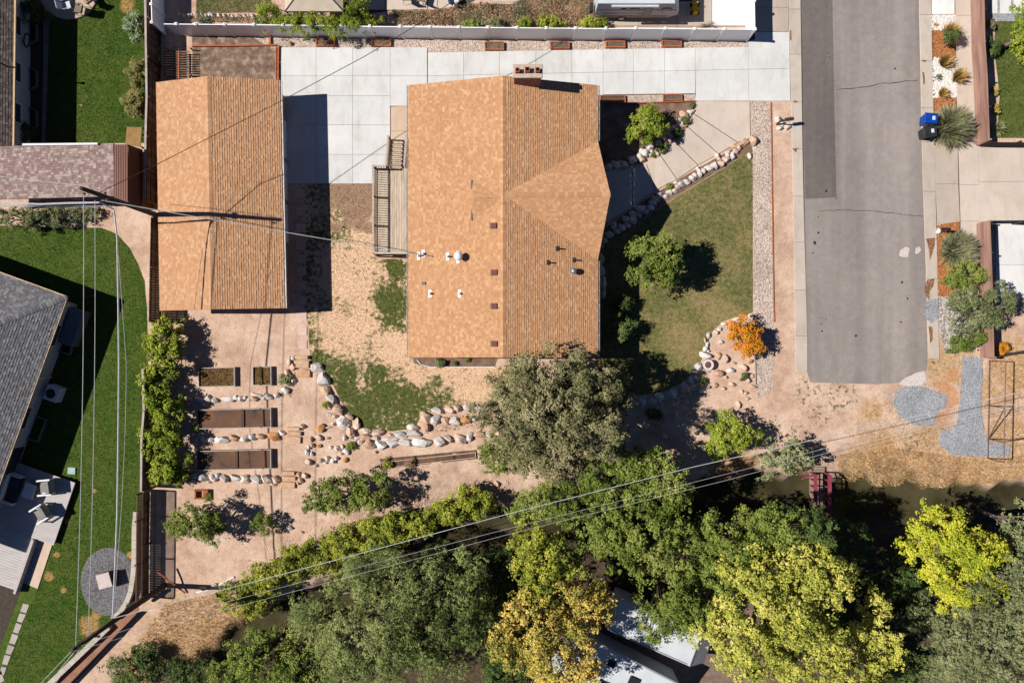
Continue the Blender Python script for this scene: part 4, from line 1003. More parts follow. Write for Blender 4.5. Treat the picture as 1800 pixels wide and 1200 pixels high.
# weathered board fence down the west side
WOODF = pmat('weathered_boards', [A(96, 74, 60), A(132, 104, 86), A(160, 132, 112)], 2.4, bmp=.4, stretch=(1, 1, .15), rnd=.18)
CAPW = pmat('weathered_cap', [A(176, 160, 148), A(206, 194, 184)], 2.4, bmp=.3, rnd=.05)
def board_fence(label, pts, h=1.8, step=.152, cap=True, mat=WOODF, face=1):
    P = [W(x, y, h) for x, y in pts]; base = Vector((sum(p.x for p in P) / len(P), sum(p.y for p in P) / len(P), 0))
    f = thing('board_fence', label, 'fence', base)
    bd = MB(); bd.box((0, 0, 0), (.15, .02, h - .04)); bme_ = bd.mesh('board', mat)
    po = MB(); po.box((0, 0, 0), (.1, .1, h + .06)); pme = po.mesh('post', WOODF)
    for a, b in zip(P[:-1], P[1:]):
        a = Vector((a.x, a.y, 0)); b = Vector((b.x, b.y, 0)); d = (b - a); L = d.length; d.normalize(); n = int(L / step); az_ = math.atan2(d.y, d.x)
        s = Vector((-d.y, d.x, 0))
        for i in range(n):
            p = a + d * ((i + .5) * L / n); place('board', bme_, f, (p.x, p.y, h / 2 + .01 + random.uniform(-.012, .012)), (0, 0, az_))
        for z in (.3, 1.0, h - .2):
            q = MB(); q.beam(a + s * .045 * face + Vector((0, 0, z)), b + s * .045 * face + Vector((0, 0, z)), .045, .09); q.build('rail', mat, f)
        if cap:
            q = MB(); q.beam(a + Vector((0, 0, h + .02)), b + Vector((0, 0, h + .02)), .13, .035); q.build('cap_rail', CAPW, f)
        k = max(1, round(L / 2.4))
        for i in range(k + 1):
            p = a.lerp(b, i / k) + s * .11 * face; place('post', pme, f, (p.x, p.y, h / 2))
    return f
board_fence('weathered board fence between narrow green lawn and long garage', [(255, -40), (257, 100), (258, 170), (256, 240), (254, 352)])
board_fence('dark board fence between wide lawn and garage back, near the leaning pole', [(265, 382), (263, 470), (261, 565)], cap=False)
board_fence('board fence under the ivy along the wide green lawn', [(251, 648), (253, 720), (249, 770), (248, 864)])
# brown slat fences on the right
BRF = pmat('brown_slats', [A(150, 112, 98), A(176, 136, 120), A(190, 152, 136)], 2, bmp=.25, stretch=(1, .15, 1), rnd=.07)
def slat_fence(label, pts, h=1.55, n=10, mat=BRF):
    P = [W(x, y, h) for x, y in pts]; f = thing('slat_fence', label, 'fence', Vector((sum(p.x for p in P) / len(P), sum(p.y for p in P) / len(P), 0)))
    for a, b in zip(P[:-1], P[1:]):
        a = Vector((a.x, a.y, 0)); b = Vector((b.x, b.y, 0)); d = (b - a).normalized(); s = Vector((-d.y, d.x, 0))
        for i in range(n):
            z = .08 + (h - .1) * (i + .5) / n; q = MB(); q.beam(a + Vector((0, 0, z)), b + Vector((0, 0, z)), .03, (h - .1) / n - .012); q.build('slat', mat, f)
        L = (b - a).length; k = max(1, round(L / 2.1))
        for i in range(k + 1):
            p = a.lerp(b, i / k) - s * .075 * (1 if s.x < 0 else -1) ; q = MB(); q.box((p.x, p.y, h / 2), (.1, .1, h)); q.build('post', DARKM if i % 2 else mat, f)
    return f
slat_fence('brown horizontal board fence beside the far sidewalk and lawn', [(1730, -40), (1732, 72), (1736, 130), (1740, 245)])
slat_fence('brown fence along the tan driveway edge below the tall grass clump', [(1741, 250), (1850, 251)], 1.2, 8, pmat('dark_slats', [A(70, 54, 46), A(92, 72, 62)], 2, stretch=(.15, 1, 1)))
slat_fence('brown horizontal board fence west of the white patio', [(1741, 388), (1745, 500), (1748, 628)])
slat_fence('dark fence along the top edge of the white patio', [(1742, 388), (1850, 387)], 1.0, 7, pmat('black_slats', [(.03, .03, .035, 1), (.045, .045, .05, 1)], 2))
slat_fence('dark weathered fence slanting off behind the flowering shrub', [(1752, 627), (1850, 610)], .9, 6, pmat('grey_slats', [A(92, 78, 72), A(112, 96, 88)], 2))
# chain-link run: thin posts and rails
CHN = pmat('rusty_pipe', [A(104, 74, 62), A(130, 98, 84)], 5, bmp=.1, rough=.5)
cl = thing('wire_pen', 'thin rusty pipe frame of an open wire pen on the dry ground', 'pen', W(1735, 720, 0))
hh = 1.75; b0, b1 = W(1738, 634, .0), W(1735, 805, 0); t0, t1 = Vector((b0.x, b0.y, hh)), Vector((b1.x, b1.y, hh))
for a, b, nm in ((t0, t1, 'rail'), (b0 + Vector((0, 0, .08)), b1 + Vector((0, 0, .08)), 'rail'), (b0, t0, 'post'), (b1, t1, 'post'), (b0.lerp(b1, .46), t0.lerp(t1, .46), 'post'), (b0.lerp(b1, .8), t0.lerp(t1, .8), 'post'), (b0.lerp(b1, .8) + Vector((0, 0, .1)), t0.lerp(t1, .46), 'brace')):
    q = MB(); q.tube([a, b], .035, 6); q.build(nm, CHN, cl)
c0_ = t0.lerp(t1, .8); c1_ = c0_ + Vector((3.0, .5, 0))
q = MB(); q.tube([c0_, c1_], .03, 6); q.build('rail', CHN, cl); q = MB(); q.tube([c1_ - Vector((0, 0, hh)), c1_], .03, 6); q.build('post', CHN, cl)
# fence with a lattice top along the bare garden
latf = board_fence('low board fence with diagonal lattice top between lawn strip and bare garden', [(251, 866), (249.5, 960), (249, 1058)], 1.02, cap=False)
LAT = pmat('lattice_wood', [A(92, 70, 60), A(120, 94, 80)], 4, rnd=.05)
lp = [W(251, 866, 1.02), W(250.2, 912, 1.02), W(249.5, 988, 1.02), W(249, 1058, 1.02)]; lz0, lz1 = 1.06, 1.76
for a, b in zip(lp[:-1], lp[1:]):
    a = Vector((a.x, a.y, 0)); b = Vector((b.x, b.y, 0)); d = b - a; L = d.length; d.normalize(); q = MB(); st = .16; lh = lz1 - lz0
    for sg in (1, -1):
        x = -lh
        while x < L:
            pa, pb = (x, x + lh) if sg > 0 else (x + lh, x)
            lo_, hi_ = 0.0, 1.0
            for bound, sign in ((0, 1), (L, -1)):
                f0, f1 = (pa - bound) * sign, (pb - bound) * sign
                if f0 <= 0 and f1 <= 0: lo_, hi_ = 1, 0; break
                if f0 < 0: lo_ = max(lo_, f0 / (f0 - f1))
                elif f1 < 0: hi_ = min(hi_, f0 / (f0 - f1))
            if hi_ > lo_ + .02:
                o3 = Vector((.007 * sg, 0, 0))
                q.beam(a + d * (pa + (pb - pa) * lo_) + o3 + Vector((0, 0, lz0 + lh * lo_)), a + d * (pa + (pb - pa) * hi_) + o3 + Vector((0, 0, lz0 + lh * hi_)), .012, .032)
            x += st
    q.build('lattice_panel', LAT, latf)
    for z in (lz0 - .02, lz1):
        q = MB(); q.beam(a + Vector((0, 0, z)), b + Vector((0, 0, z)), .06, .05); q.build('rail', LAT, latf)
for p in lp:
    q = MB(); q.box((p.x - .08, p.y, lz1 / 2), (.09, .09, lz1 + .06)); q.build('post', LAT, latf)

# slatted gate and shaded pallet panel behind the garage
gt = thing('slatted_screen', 'dark slatted wooden screen standing in the shaded corner by the garage', 'screen', W(310, 100, 0))
a = W(286, 82, 1.2); b = W(338, 133, 1.2)
for i in range(12):
    y = a.y + (b.y - a.y) * (i + .5) / 12; q = MB(); q.box((W(311, 0, .5).x, y, .5), (1.6, .07, .03)); q.build('slat', WOODF, gt)
q = MB(); q.box((W(314, 0, .55).x, (a.y + b.y) / 2, .54), (.09, abs(b.y - a.y), .05)); q.build('rail', CEDAR, gt)
for x, y in ((290, 84), (334, 84), (290, 131), (334, 131)):
    p = W(x, y, .5); q = MB(); q.box((p.x, p.y, .24), (.07, .07, .48)); q.build('post', CEDAR, gt)

# ------------------------------------------------------------------ timber beds and boxes
def frame_box(name, label, cat, px, h, t, mat, soil, group=None, soil_drop=.06, brace=None, par_name='plank'):
    P = [W(*p) for p in px]; c = sum(P, Vector((0, 0, 0))) / 4
    f = thing(name, label, cat, c, group)
    for i in range(4):
        a, b = P[i], P[(i + 1) % 4]; d = (b - a).normalized(); s = Vector((-d.y, d.x, 0)); s = s if s.dot(c - a) > 0 else -s
        e = t / 2 if i % 2 == 0 else -t / 2 - .003
        q = MB(); q.beam(a + s * t / 2 - d * (0 if i % 2 == 0 else -t) + Vector((0, 0, h / 2)), b + s * t / 2 + d * (0 if i % 2 == 0 else -t) + Vector((0, 0, h / 2)), t, h); q.build(par_name, mat, f)
    q = MB(); q.prism([p[:2] for p in P], .0, h - soil_drop, 0, t + .002); q.build('soil', soil, f)
    if brace:
        for k in brace:
            a = P[0].lerp(P[1], k); b = P[3].lerp(P[2], k); q = MB(); q.beam(a + Vector((0, 0, h - .03)), b + Vector((0, 0, h - .03)), .05, .05); q.build('brace', DARKM, f)
    return f
GREYW = pmat('grey_planks', [A(176, 166, 158), A(206, 198, 190)], 3, bmp=.3, rnd=.06)
SOIL_R = pmat('rusty_soil', [A(76, 58, 50), A(104, 78, 64), A(112, 82, 64), A(118, 86, 66), A(136, 92, 60)], .9, bmp=.5, bdist=.03)
SOIL_M = gravel_mat('leafy_soil', [A(58, 40, 26), A(106, 76, 44), A(140, 108, 66), A(96, 90, 48)], 14)
def rect(x0, y0, x1, y1, sk=0): return [(x0, y0), (x1, y0 - sk), (x1 + .5, y1 - sk), (x0 + .5, y1)]
frame_box('raised_bed', 'small raised garden bed of leafy brown soil nearest the ivy', 'raised bed', rect(351, 646, 415, 680, 1.5), .3, .05, GREYW, SOIL_M, soil_drop=.1)
frame_box('raised_bed', 'smallest square raised garden bed of dark mulch by the stone steps', 'raised bed', rect(446, 643.5, 479, 677, 0), .3, .05, GREYW, SOIL_M, soil_drop=.1)
frame_box('raised_bed', 'long raised garden bed of bare soil between upper and middle stone rows', 'raised bed', rect(348, 719, 479, 753, 3), .36, .05, GREYW, SOIL_R, soil_drop=.16, brace=(.61,))
frame_box('raised_bed', 'long raised garden bed of rusty soil between middle and lower stone rows', 'raised bed', rect(347.5, 791, 479, 825, 3), .36, .05, GREYW, SOIL_R, soil_drop=.16, brace=(.53,))
SOILG = pmat('grey_bed_soil', [A(96, 84, 70), A(130, 114, 96)], 6, bmp=.6, bdist=.03)
SOILGR = pmat('weedy_bed_soil', [A(70, 78, 46), A(120, 106, 86), A(140, 122, 100)], 4, bmp=.6, bdist=.03)
for i, (x0, y0, x1, y1, lab, so) in enumerate(((556, 69, 589.5, 83, 'cedar planter box against the vinyl fence under the overhanging shrub, first of the row', SOILG), (654, 69, 687.5, 83, 'cedar planter box by the vinyl fence just beyond the overhanging shrub, second of the row', SOILG),
        (852, 75.5, 885.5, 90, 'cedar planter box with green weeds in its soil by the gravel', SOILGR), (967, 75, 1000.5, 88, 'cedar planter box in the gravel strip opposite the chimney', SOILG), (1064, 74, 1098, 86, 'cedar planter box in the gravel strip below the parked travel trailer', SOILG), (1162.5, 72.5, 1197, 84.5, 'cedar planter box last along the vinyl fence towards the street', SOILG))):
    frame_box('planter_box', lab, 'planter', rect(x0, y0, x1, y1), .22, .07, CEDAR, so)
frame_box('planter_box', 'cedar framed planter south of the driveway above the green shrub', 'planter', rect(1164.5, 166.5, 1198.5, 178.5), .16, .07, CEDAR, SOILG)
frame_box('planter_box', 'shaded cedar framed planter at the house corner by the driveway', 'planter', rect(1054, 168.5, 1099, 182), .16, .07, CEDAR, SOIL)
# timber edgings
def edging(label, pts, w_, h_, mat, name='timber_edging'):
    P = [W(*p) for p in pts]; e = thing(name, label, 'edging', sum(P, Vector((0, 0, 0))) / len(P))
    for a, b in zip(P[:-1], P[1:]):
        d = (b - a).normalized(); q = MB(); q.beam(a + d * .01 + Vector((0, 0, h_ / 2)), b - d * .01 + Vector((0, 0, h_ / 2)), w_, h_); q.build('timber', mat, e)
    return e
edging('cedar timber edging across the fallow bed behind the garage', [(338, 82), (420, 81.5), (487, 80.5)], .1, .16, CEDAR)
edging('double cedar timber edging between fallow bed and driveway', [(490.5, 81), (490, 110), (490, 142)], .1, .18, CEDAR)
edging('inner cedar timber edging of the fallow bed', [(486, 83), (486, 142)], .07, .14, CEDAR)
edging('short cedar timber ending the fallow strip at the vinyl fence', [(476, 63.5), (476, 80)], .09, .16, CEDAR)
edging('cedar timber edging below the gravel bed by the green shrub', [(1100, 182.5), (1160, 181), (1222, 178.8)], .07, .14, CEDAR)
edging('thin wooden edging between gravel strip and bare verge', [(1355, 179), (1357, 330), (1360, 540), (1361, 566)], .06, .06, CEDAR)
edging('pale timber edging between boulder garden and gravel strip', [(1326, 620), (1327, 676)], .07, .1, RAILP)
edging('white edging strip round the flower bed at the house end', [(733, 632), (740, 641), (757, 645), (870, 645)], .05, .08, WHITE)
edging('pale plastic pipe edging at the foot of the bare garden', [(345, 1040), (372, 1034), (398, 1020), (412, 1013)], .09, .09, WHITE)
tr = frame_box('strip_bed', 'long narrow strip bed framed in white pipe below the boulder row', 'garden bed', [(668, 812), (836, 794), (837, 804), (669, 823)], .1, .04, RAILP, SOIL, soil_drop=.05, brace=(.37, .77))
# wooden crate in garden
cr = thing('wooden_crate', 'open cedar crate lying on the bare soil above the apple tree', 'crate', W(357, 868, 0))
for x0, y0, x1, y1 in ((345, 859, 347.5, 875), (345, 859, 368, 861), (345, 873, 368, 875.5), (360, 861, 368, 873)):
    a, b = W(x0, y0), W(x1, y1); q = MB(); q.box(((a.x + b.x) / 2, (a.y + b.y) / 2, .15), (abs(b.x - a.x), abs(b.y - a.y), .3 if x0 != 360 else .296)); q.build('plank', CEDAR, cr)

# stepping stones beside the garage
STEP = pmat('pink_paver', [A(214, 182, 164), A(232, 204, 188)], 2.5, bmp=.3, rnd=.06)
for i, y in enumerate((340, 371, 400, 431, 455, 476, 502, 527, 555, 581, 605)):
    a = W(519.5 + i * .5, y - 7.5); b = W(537 + i * .3, y + 8); q = MB(); q.prism([(a.x, a.y), (b.x, a.y), (b.x, b.y), (a.x, b.y)], -.02, .045, .012)
    tag(q.build('stepping_stone', STEP), 'square pink stepping stone beside the garage, ' + ORD[i] + ' from the driveway', 'paver', 'stepping stones beside the garage')
for i, q_ in enumerate([[(-8, 1177), (3, 1176), (9, 1195), (-8, 1206)], [(3, 1170), (13, 1172), (8, 1186), (-1, 1184)], [(9, 1149), (20, 1152), (14, 1168), (4, 1166)], [(15, 1131), (27, 1136), (20, 1150), (10, 1147)], [(22, 1112), (34, 1116), (27, 1132), (16, 1129)], [(29, 1093), (40, 1097), (33, 1113), (23, 1110)], [(35, 1076), (47, 1079), (40, 1094), (30, 1091)], [(41, 1059), (53, 1062), (47, 1077), (36, 1074)]]):
    q = MB(); q.prism([W(*p)[:2] for p in q_], -.02, .05, .012, .01); tag(q.build('stepping_stone', concrete_mat('step_grey', A(196, 186, 178), .1, .06)), 'square grey stepping stone, ' + ORD[7 - i] + ' from the composite deck', 'paver', 'stepping stones below the composite deck')

# ------------------------------------------------------------------ stones
def rock_mat(name, cols):
    m, nt, b = nt_new(name)
    oi = nt.nodes.new('ShaderNodeObjectInfo'); k = len(cols)
    base = ramp(nt, oi.outputs['Random'], [(.04 + .92 * i / (k - 1), c[:3]) for i, c in enumerate(cols)])
    col = mix(nt, 1, base, ramp(nt, noise(nt, 3.5, 6, .7), [(.28, (.68, .66, .64)), (.5, (1, 1, 1)), (.72, (1.2, 1.2, 1.18))]), 'MULTIPLY')
    col = mix(nt, ramp(nt, noise(nt, 1.7, 4, .6), [(.6, (0, 0, 0)), (.76, (.3, .3, .3))]), col, A(206, 160, 120))
    nt.links.new(col, b.inputs['Base Color']); b.inputs['Roughness'].default_value = .9; b.inputs['Specular IOR Level'].default_value = .2
    bump(nt, b, noise(nt, 9, 6, .7), .6, .05)
    return m
ROCK = rock_mat('field_stone', [A(208, 200, 196), A(228, 216, 208), A(242, 226, 216), A(218, 212, 208), A(246, 236, 228), A(236, 214, 198)])
ROCK_T = rock_mat('sandstone', [A(226, 192, 166), A(234, 206, 186), A(218, 176, 144), A(238, 216, 198)])
ROCK_O = rock_mat('orange_stone', [A(206, 146, 90), A(224, 162, 108)])
ROCK_W = rock_mat('white_stone', [A(236, 230, 224), A(246, 240, 236)])
ROCK_F = rock_mat('flagstone', [A(216, 168, 130), A(226, 188, 156), A(220, 176, 140)])
def rock_mesh(name, seed, mat, flat=False):
    rnd = random.Random(seed); import bmesh as bmm
    bm = bmm.new(); bmm.ops.create_icosphere(bm, subdivisions=2, radius=1)
    planes = [(Vector((rnd.uniform(-1, 1), rnd.uniform(-1, 1), rnd.uniform(-.3, 1))).normalized(), rnd.uniform(.5, .82)) for _ in range(10)]
    for v in bm.verts:
        p = v.co.copy()
        p *= 1 + .16 * mnoise.noise(p * 1.4 + Vector((seed * 3.1, 0, 0)))
        p.x = math.copysign(abs(p.x) ** .6, p.x); p.y = math.copysign(abs(p.y) ** .62, p.y)
        for n, d in planes:
            k = p.dot(n) - d
            if k > 0: p -= n * k
        p += Vector((mnoise.noise(p * 3 + Vector((seed, 0, 0))), mnoise.noise(p * 3 + Vector((0, seed, 0))), mnoise.noise(p * 3 + Vector((0, 0, seed))))) * .05
        v.co = p
    me = bpy.data.meshes.new(name); bm.to_mesh(me); bm.free(); me.materials.append(mat)
    return me
RM = {m: [rock_mesh('stone', i + 10 * j, mt) for i in range(6)] for j, (m, mt) in enumerate((('g', ROCK), ('t', ROCK_T), ('o', ROCK_O), ('w', ROCK_W)))}
def stone(px, py, w_, h_, kind='g', parent=None, hz=None, name='stone', sink=.42):
    sx, sy = M(w_) / 2 * 1.26, M(h_) / 2 * 1.26; s = hz or .62 * min(sx, sy) + .1
    p = G(px, py); me = random.choice(RM[kind])
    f = random.choice((0, math.pi)) + random.uniform(-.22, .22)
    return place(name, me, parent, (p.x, p.y, p.z + s * (1 - sink) - .04), (0, 0, f), (sx, sy, s))
def stone_wall(label, zx, zy, sc, lst, grp=None, kinds='gggt', name='stone_wall', hmul=1.0):
    pts = [(zx + x / sc, zy + y / sc) for x, y, *_ in lst]
    c = G(sum(p[0] for p in pts) / len(pts), sum(p[1] for p in pts) / len(pts)); c.z = 0
    root = thing(name, label, 'stone wall', c)
    for (px, py), e in zip(pts, lst):
        k = e[4] if len(e) > 4 else random.choice(kinds)
        stone(px, py, e[2] / sc, e[3] / sc, k, root)
    return root
def loose(label, group, zx, zy, sc, lst):
    for e in lst:
        k = e[4] if len(e) > 4 else random.choice('gt')
        o = stone(zx + e[0] / sc, zy + e[1] / sc, e[2] / sc, e[3] / sc, k, None, name='garden_stone')
        kn = {'g': 'grey', 't': 'tan', 'o': 'orange', 'w': 'white'}[k]
        if group == 'x': tag(o, label, 'stone')
        else: tag(o, kn + ' ' + label, 'stone', kn + ' ' + group)
stone_wall('curved wall of big grey boulders holding the patchy back lawn', 540, 620, 5, [(100,125,130,75),(145,230,100,110),(165,335,85,95),(220,400,95,85),(262,495,95,95),(325,610,100,120),(365,555,75,55),(435,620,70,100),(390,710,90,90),(515,685,95,55,'t'),(505,735,110,60,'t'),(600,745,75,50),(640,700,110,65,'t'),(715,757,140,45),(740,725,70,30),(825,720,105,60),(935,660,95,70),(945,705,110,60),(1030,640,90,85),(1040,560,110,100),(1150,505,100,60),(1120,585,100,80),(1250,500,80,65),(1330,490,70,65),(1420,480,90,50),(1505,462,70,45),(1215,600,80,75,'t'),(1300,598,95,70),(1390,590,90,75,'o'),(1480,575,75,40),(1545,575,50,35)])
stone_wall('lower row of large pale boulders beneath the curved wall', 540, 620, 5, [(545,795,105,85),(655,810,110,80,'w'),(755,800,95,65),(870,785,125,75),(1020,790,170,95,'w'),(1160,780,95,85),(1245,750,85,60),(1340,750,105,85),(1425,735,60,80),(1500,715,95,60,'t'),(1600,720,70,60),(1685,715,60,60),(465,780,60,60),(490,765,40,40),(440,750,50,40)])
loose('loose stone scattered on the bare garden soil beside the boulder wall', 'stones scattered on the garden soil', 540, 620, 5, [(125,655,80,70,'o'),(230,625,35,35,'w'),(185,655,70,20,'t'),(100,740,70,50,'t'),(180,745,45,25,'t'),(30,755,35,50,'t'),(335,742,45,50,'g'),(15,825,30,40,'w'),(50,815,45,40,'t'),(108,815,50,30,'o'),(42,885,30,35,'w'),(212,832,32,32,'w'),(262,835,60,50,'t'),(308,825,30,50,'t'),(340,860,55,70,'w'),(295,885,40,30,'t'),(185,928,45,40,'w'),(228,945,40,45,'w'),(260,922,38,38,'w'),(338,940,48,42,'o'),(120,945,60,40,'t'),(158,962,35,25,'w'),(80,990,40,30,'g'),(10,955,60,60,'t'),(605,872,35,25,'g'),(0,875,30,60,'w'),(200,540,60,35),(255,555,50,50)])
stone_wall('upper row of pale stones curving round the small raised beds', 300, 600, 4.616, [(165,470,50,50,'t'),(225,470,75,55),(305,460,60,55),(355,475,60,40),(470,468,95,45,'w'),(530,455,50,40),(575,470,50,45),(640,465,40,30),(690,468,60,45,'t'),(697,435,85,28),(790,440,75,45),(868,433,60,40),(770,468,40,22),(605,455,30,30),(930,390,65,65,'w'),(1000,318,45,40,'w'),(970,345,50,40),(955,265,45,70,'t'),(990,205,50,50,'t'),(960,155,40,70),(995,130,50,40),(150,500,40,40,'t')])
stone_wall('middle row of pale stones between the two long raised beds', 300, 600, 4.616, [(190,825,60,30),(200,795,50,45),(265,795,70,50),(335,793,55,55,'w'),(420,797,100,60,'w'),(525,785,75,55),(600,785,75,55),(672,780,65,55),(745,770,80,50),(838,773,95,65,'o'),(908,743,65,40,'w'),(225,775,40,30)])
stone_wall('lowest row of grey stones below the rusty raised bed', 300, 600, 4.616, [(55,1150,70,35,'t'),(35,1120,50,40,'t'),(130,1090,50,40),(115,1120,40,30,'w'),(195,1085,75,50),(175,1130,60,35),(268,1108,80,65),(345,1100,65,60),(395,1095,50,50),(440,1105,65,60),(530,1105,90,55),(615,1112,90,65),(705,1112,85,75),(785,1110,80,80),(860,1115,60,75,'t'),(840,1160,50,30,'t'),(320,1138,40,25,'t')])
def steps(label, zx, zy, sc, lst, z0):
    c = W(zx + lst[0][0] / sc, zy + lst[0][1] / sc); r = thing('stone_steps', label, 'steps', c)
    for i, (x, y, w_, h_) in enumerate(lst):
        p = W(zx + x / sc, zy + y / sc); q = MB(); a, b = M(w_ / sc) / 2, M(h_ / sc) / 2
        q.prism([(p.x - a, p.y - b * .9), (p.x - a * .3, p.y - b), (p.x + a * .95, p.y - b * .95), (p.x + a, p.y + b * .8), (p.x + a * .2, p.y + b), (p.x - a * .92, p.y + b * .95)], 0, z0 - .05 * i, .025)
        q.build('step', ROCK_F, r)
steps('sandstone steps leading down from the paver row beside the square bed', 300, 600, 4.616, [(1070,128,105,32),(1075,183,110,62),(1080,258,115,68)], .28)
steps('sandstone steps at the end of the middle stone row', 300, 600, 4.616, [(1000,705,110,30),(1007,745,115,38),(1000,797,120,60)], .26)
steps('sandstone steps at the end of the lowest stone row', 300, 600, 4.616, [(960,1065,110,33),(965,1108,110,36),(955,1162,120,56)], .26)
loose('small stone beside the sandstone garden steps', 'stones beside the garden steps', 300, 600, 4.616, [(1080,690,50,40,'t'),(1040,1080,40,50,'t'),(1085,1085,50,50,'t'),(1060,1130,50,40,'t'),(1040,1150,30,30,'t')])
stone_wall('curved wall of shaded boulders round the front lawn corner', 1090, 550, 5.714, [(125,895,90,70),(200,890,50,60),(235,900,60,80),(320,885,110,70),(400,840,90,80),(465,870,45,45),(510,810,120,100),(385,885,40,40),(560,850,60,40),(635,745,110,110),(720,755,60,45),(710,690,60,80),(600,830,40,30),(745,650,60,60),(780,600,50,40),(790,540,80,80),(850,430,110,90),(860,360,55,60),(870,320,40,50),(850,270,30,50),(880,380,30,30),(890,225,45,60),(955,190,50,45,'t'),(1000,165,50,35),(1050,110,70,35),(1110,90,70,35),(1165,60,70,35),(1260,20,50,30),(1305,25,55,40),(1010,290,45,40),(780,680,60,50),(700,795,40,30),(60,900,60,60),(0,905,60,50)])
loose('loose sandstone rock on the bare verge by the orange bush', 'rocks on the verge by the orange bush', 1090, 550, 5.714, [(1042,450,75,85,'t'),(985,435,60,75,'t'),(1130,497,45,25,'t'),(1110,570,80,55,'w'),(1225,545,80,75,'t'),(970,605,100,75,'t'),(1045,640,50,35,'t'),(1308,490,35,45,'o'),(1125,720,70,45,'t'),(955,725,60,50,'t'),(1040,757,45,40,'t'),(1220,785,40,45,'t'),(1255,805,50,40,'t'),(1275,860,50,30,'t'),(1180,915,45,75,'t'),(1285,680,55,55,'t'),(1325,630,40,40,'t'),(1345,742,75,35,'t'),(665,885,45,40,'g'),(800,785,60,40,'g'),(835,830,40,30,'g'),(890,745,40,40,'g')])
stone_wall('low stone edging between front walk and front lawn', 1040, 150, 4.137, [(95,1130,40,40),(130,1085,60,50),(165,1020,50,50),(180,1055,50,40),(215,1030,50,50),(255,975,60,50),(260,1020,50,40),(300,940,50,50),(305,980,60,50),(345,900,60,50),(340,945,50,40),(385,920,50,40),(380,890,40,40),(430,890,50,40),(465,830,60,50),(495,800,50,40),(540,810,40,30),(565,775,45,40),(605,768,50,35),(625,735,40,35),(650,720,55,45),(690,700,50,40),(735,680,50,40),(755,660,45,35),(790,650,45,40),(815,625,45,40),(850,605,60,45),(890,585,50,50),(935,570,50,45),(975,545,55,45,'t'),(1020,515,50,50),(1050,485,45,40,'t'),(985,505,50,45),(1040,445,60,30,'t'),(1070,460,40,40,'t'),(1115,415,70,45,'t'),(915,520,40,40),(930,545,35,30),(780,620,30,40),(770,605,25,25),(610,710,30,30),(1145,510,30,45),(445,850,50,45)], kinds='ggt')
stone_wall('stone edging round the shaded bed under the green shrub', 1040, 150, 4.137, [(120,590,60,40),(170,580,70,50),(220,570,80,50),(290,545,70,50),(350,520,60,50),(380,490,60,60,'w'),(360,545,50,50,'t'),(420,455,50,50),(435,480,40,30,'t'),(470,490,30,30),(490,420,50,40),(475,500,30,35),(530,385,50,50),(555,400,40,40),(570,370,50,40),(590,310,70,40,'t'),(560,330,50,30,'t'),(640,265,50,50),(655,285,40,40),(620,295,40,30),(670,210,60,50),(720,200,50,40),(690,235,40,30),(430,510,40,30),(665,300,40,25)])
loose('big reddish boulder at the street end of the front walk', 'x', 1040, 150, 4.137, [(1182,408,62,78,'t')])
stone_wall('flat stones laid in the shade along the east wall of the house', 1050, 440, 1, [(7,15,12,20),(8,36,12,22),(10,60,13,24),(9,78,10,14)])
stone_wall('row of pinkish edging stones along the neighbor lawn behind the vinyl fence', 260, 0, 6, [(330,155,45,40),(380,165,40,40),(435,165,40,40),(475,165,35,35),(520,165,60,55,'t'),(575,165,30,45,'t'),(615,170,35,45,'t'),(655,160,40,55),(695,170,50,50),(760,170,55,45),(815,170,55,50,'t'),(855,165,35,40,'t'),(895,175,45,45),(955,175,75,45),(1020,170,45,50,'t'),(1060,170,35,45),(1105,170,50,50),(1155,160,40,40)], kinds='gt')
loose('stone lying at the edge of the slope above the creek hedge', 'stones above the creek hedge', 0, 0, 1, [(872,849,9,11,'t'),(509,927,10,7,'g'),(598,927,7,7,'g'),(531,934,6,4,'g'),(380,1029,12,10,'g'),(358,1034,14,8,'t'),(1168,767,8,10,'t')])
loose('round river stone at the foot of the mailbox on the bare verge', 'stones at the mailbox foot', 0, 0, 1, [(1366,209,10,11,'g'),(1374,217,9,8,'g'),(1383,225,10,9,'g'),(1369,226,8,8,'g'),(1375,222,6,5,'g')])
loose('pale rock beside the black mailbox post across the street', 'x', 0, 0, 1, [(1649,405,9,11,'w')])
loose('pale stone in the gravel by the vinyl fence', 'x', 0, 0, 1, [(509,77,8,8,'t')])

# block retaining wall of the gravel circle
bw_ = thing('block_wall', 'curved pale block retaining wall beside the gravel circle', 'retaining wall', W(238, 980, 0))
path = [(243.5, 897), (243, 905), (241, 921), (240.5, 946), (240.5, 978), (238.5, 1010), (234, 1037), (227, 1055), (216, 1072), (203, 1084)]
BLK = concrete_mat('pale_block', A(212, 200, 186), .1, .06)
for a, b in zip(path[:-1], path[1:]):
    a, b = W(*a), W(*b); n = max(1, round((b - a).length / .55)); d = (b - a) / n
    for i in range(n): q = MB(); q.beam(a + d * (i + .01) + Vector((0, 0, .2)), a + d * (i + .99) + Vector((0, 0, .2)), .3, .4); q.build('block', BLK, bw_)
bw2 = thing('block_wall', 'straight pale block wall running along the diagonal dirt strip', 'retaining wall', W(140, 1150, 0))
a, b = W(196, 1098), W(60, 1228); n = 16; d = (b - a) / n
for i in range(n): q = MB(); q.beam(a + d * (i + .01) + Vector((0, 0, .2)), a + d * (i + .99) + Vector((0, 0, .2)), .32, .4); q.build('block', BLK, bw2)
sheet('dirt_strip', [(245, 1020), (243, 1075), (130, 1200), (100, 1230), (60, 1230), (90, 1205), (205, 1092), (225, 1068), (240, 1035)], pmat('red_dirt', [A(150, 108, 86), A(178, 132, 106)], 2, bmp=.5), .02)
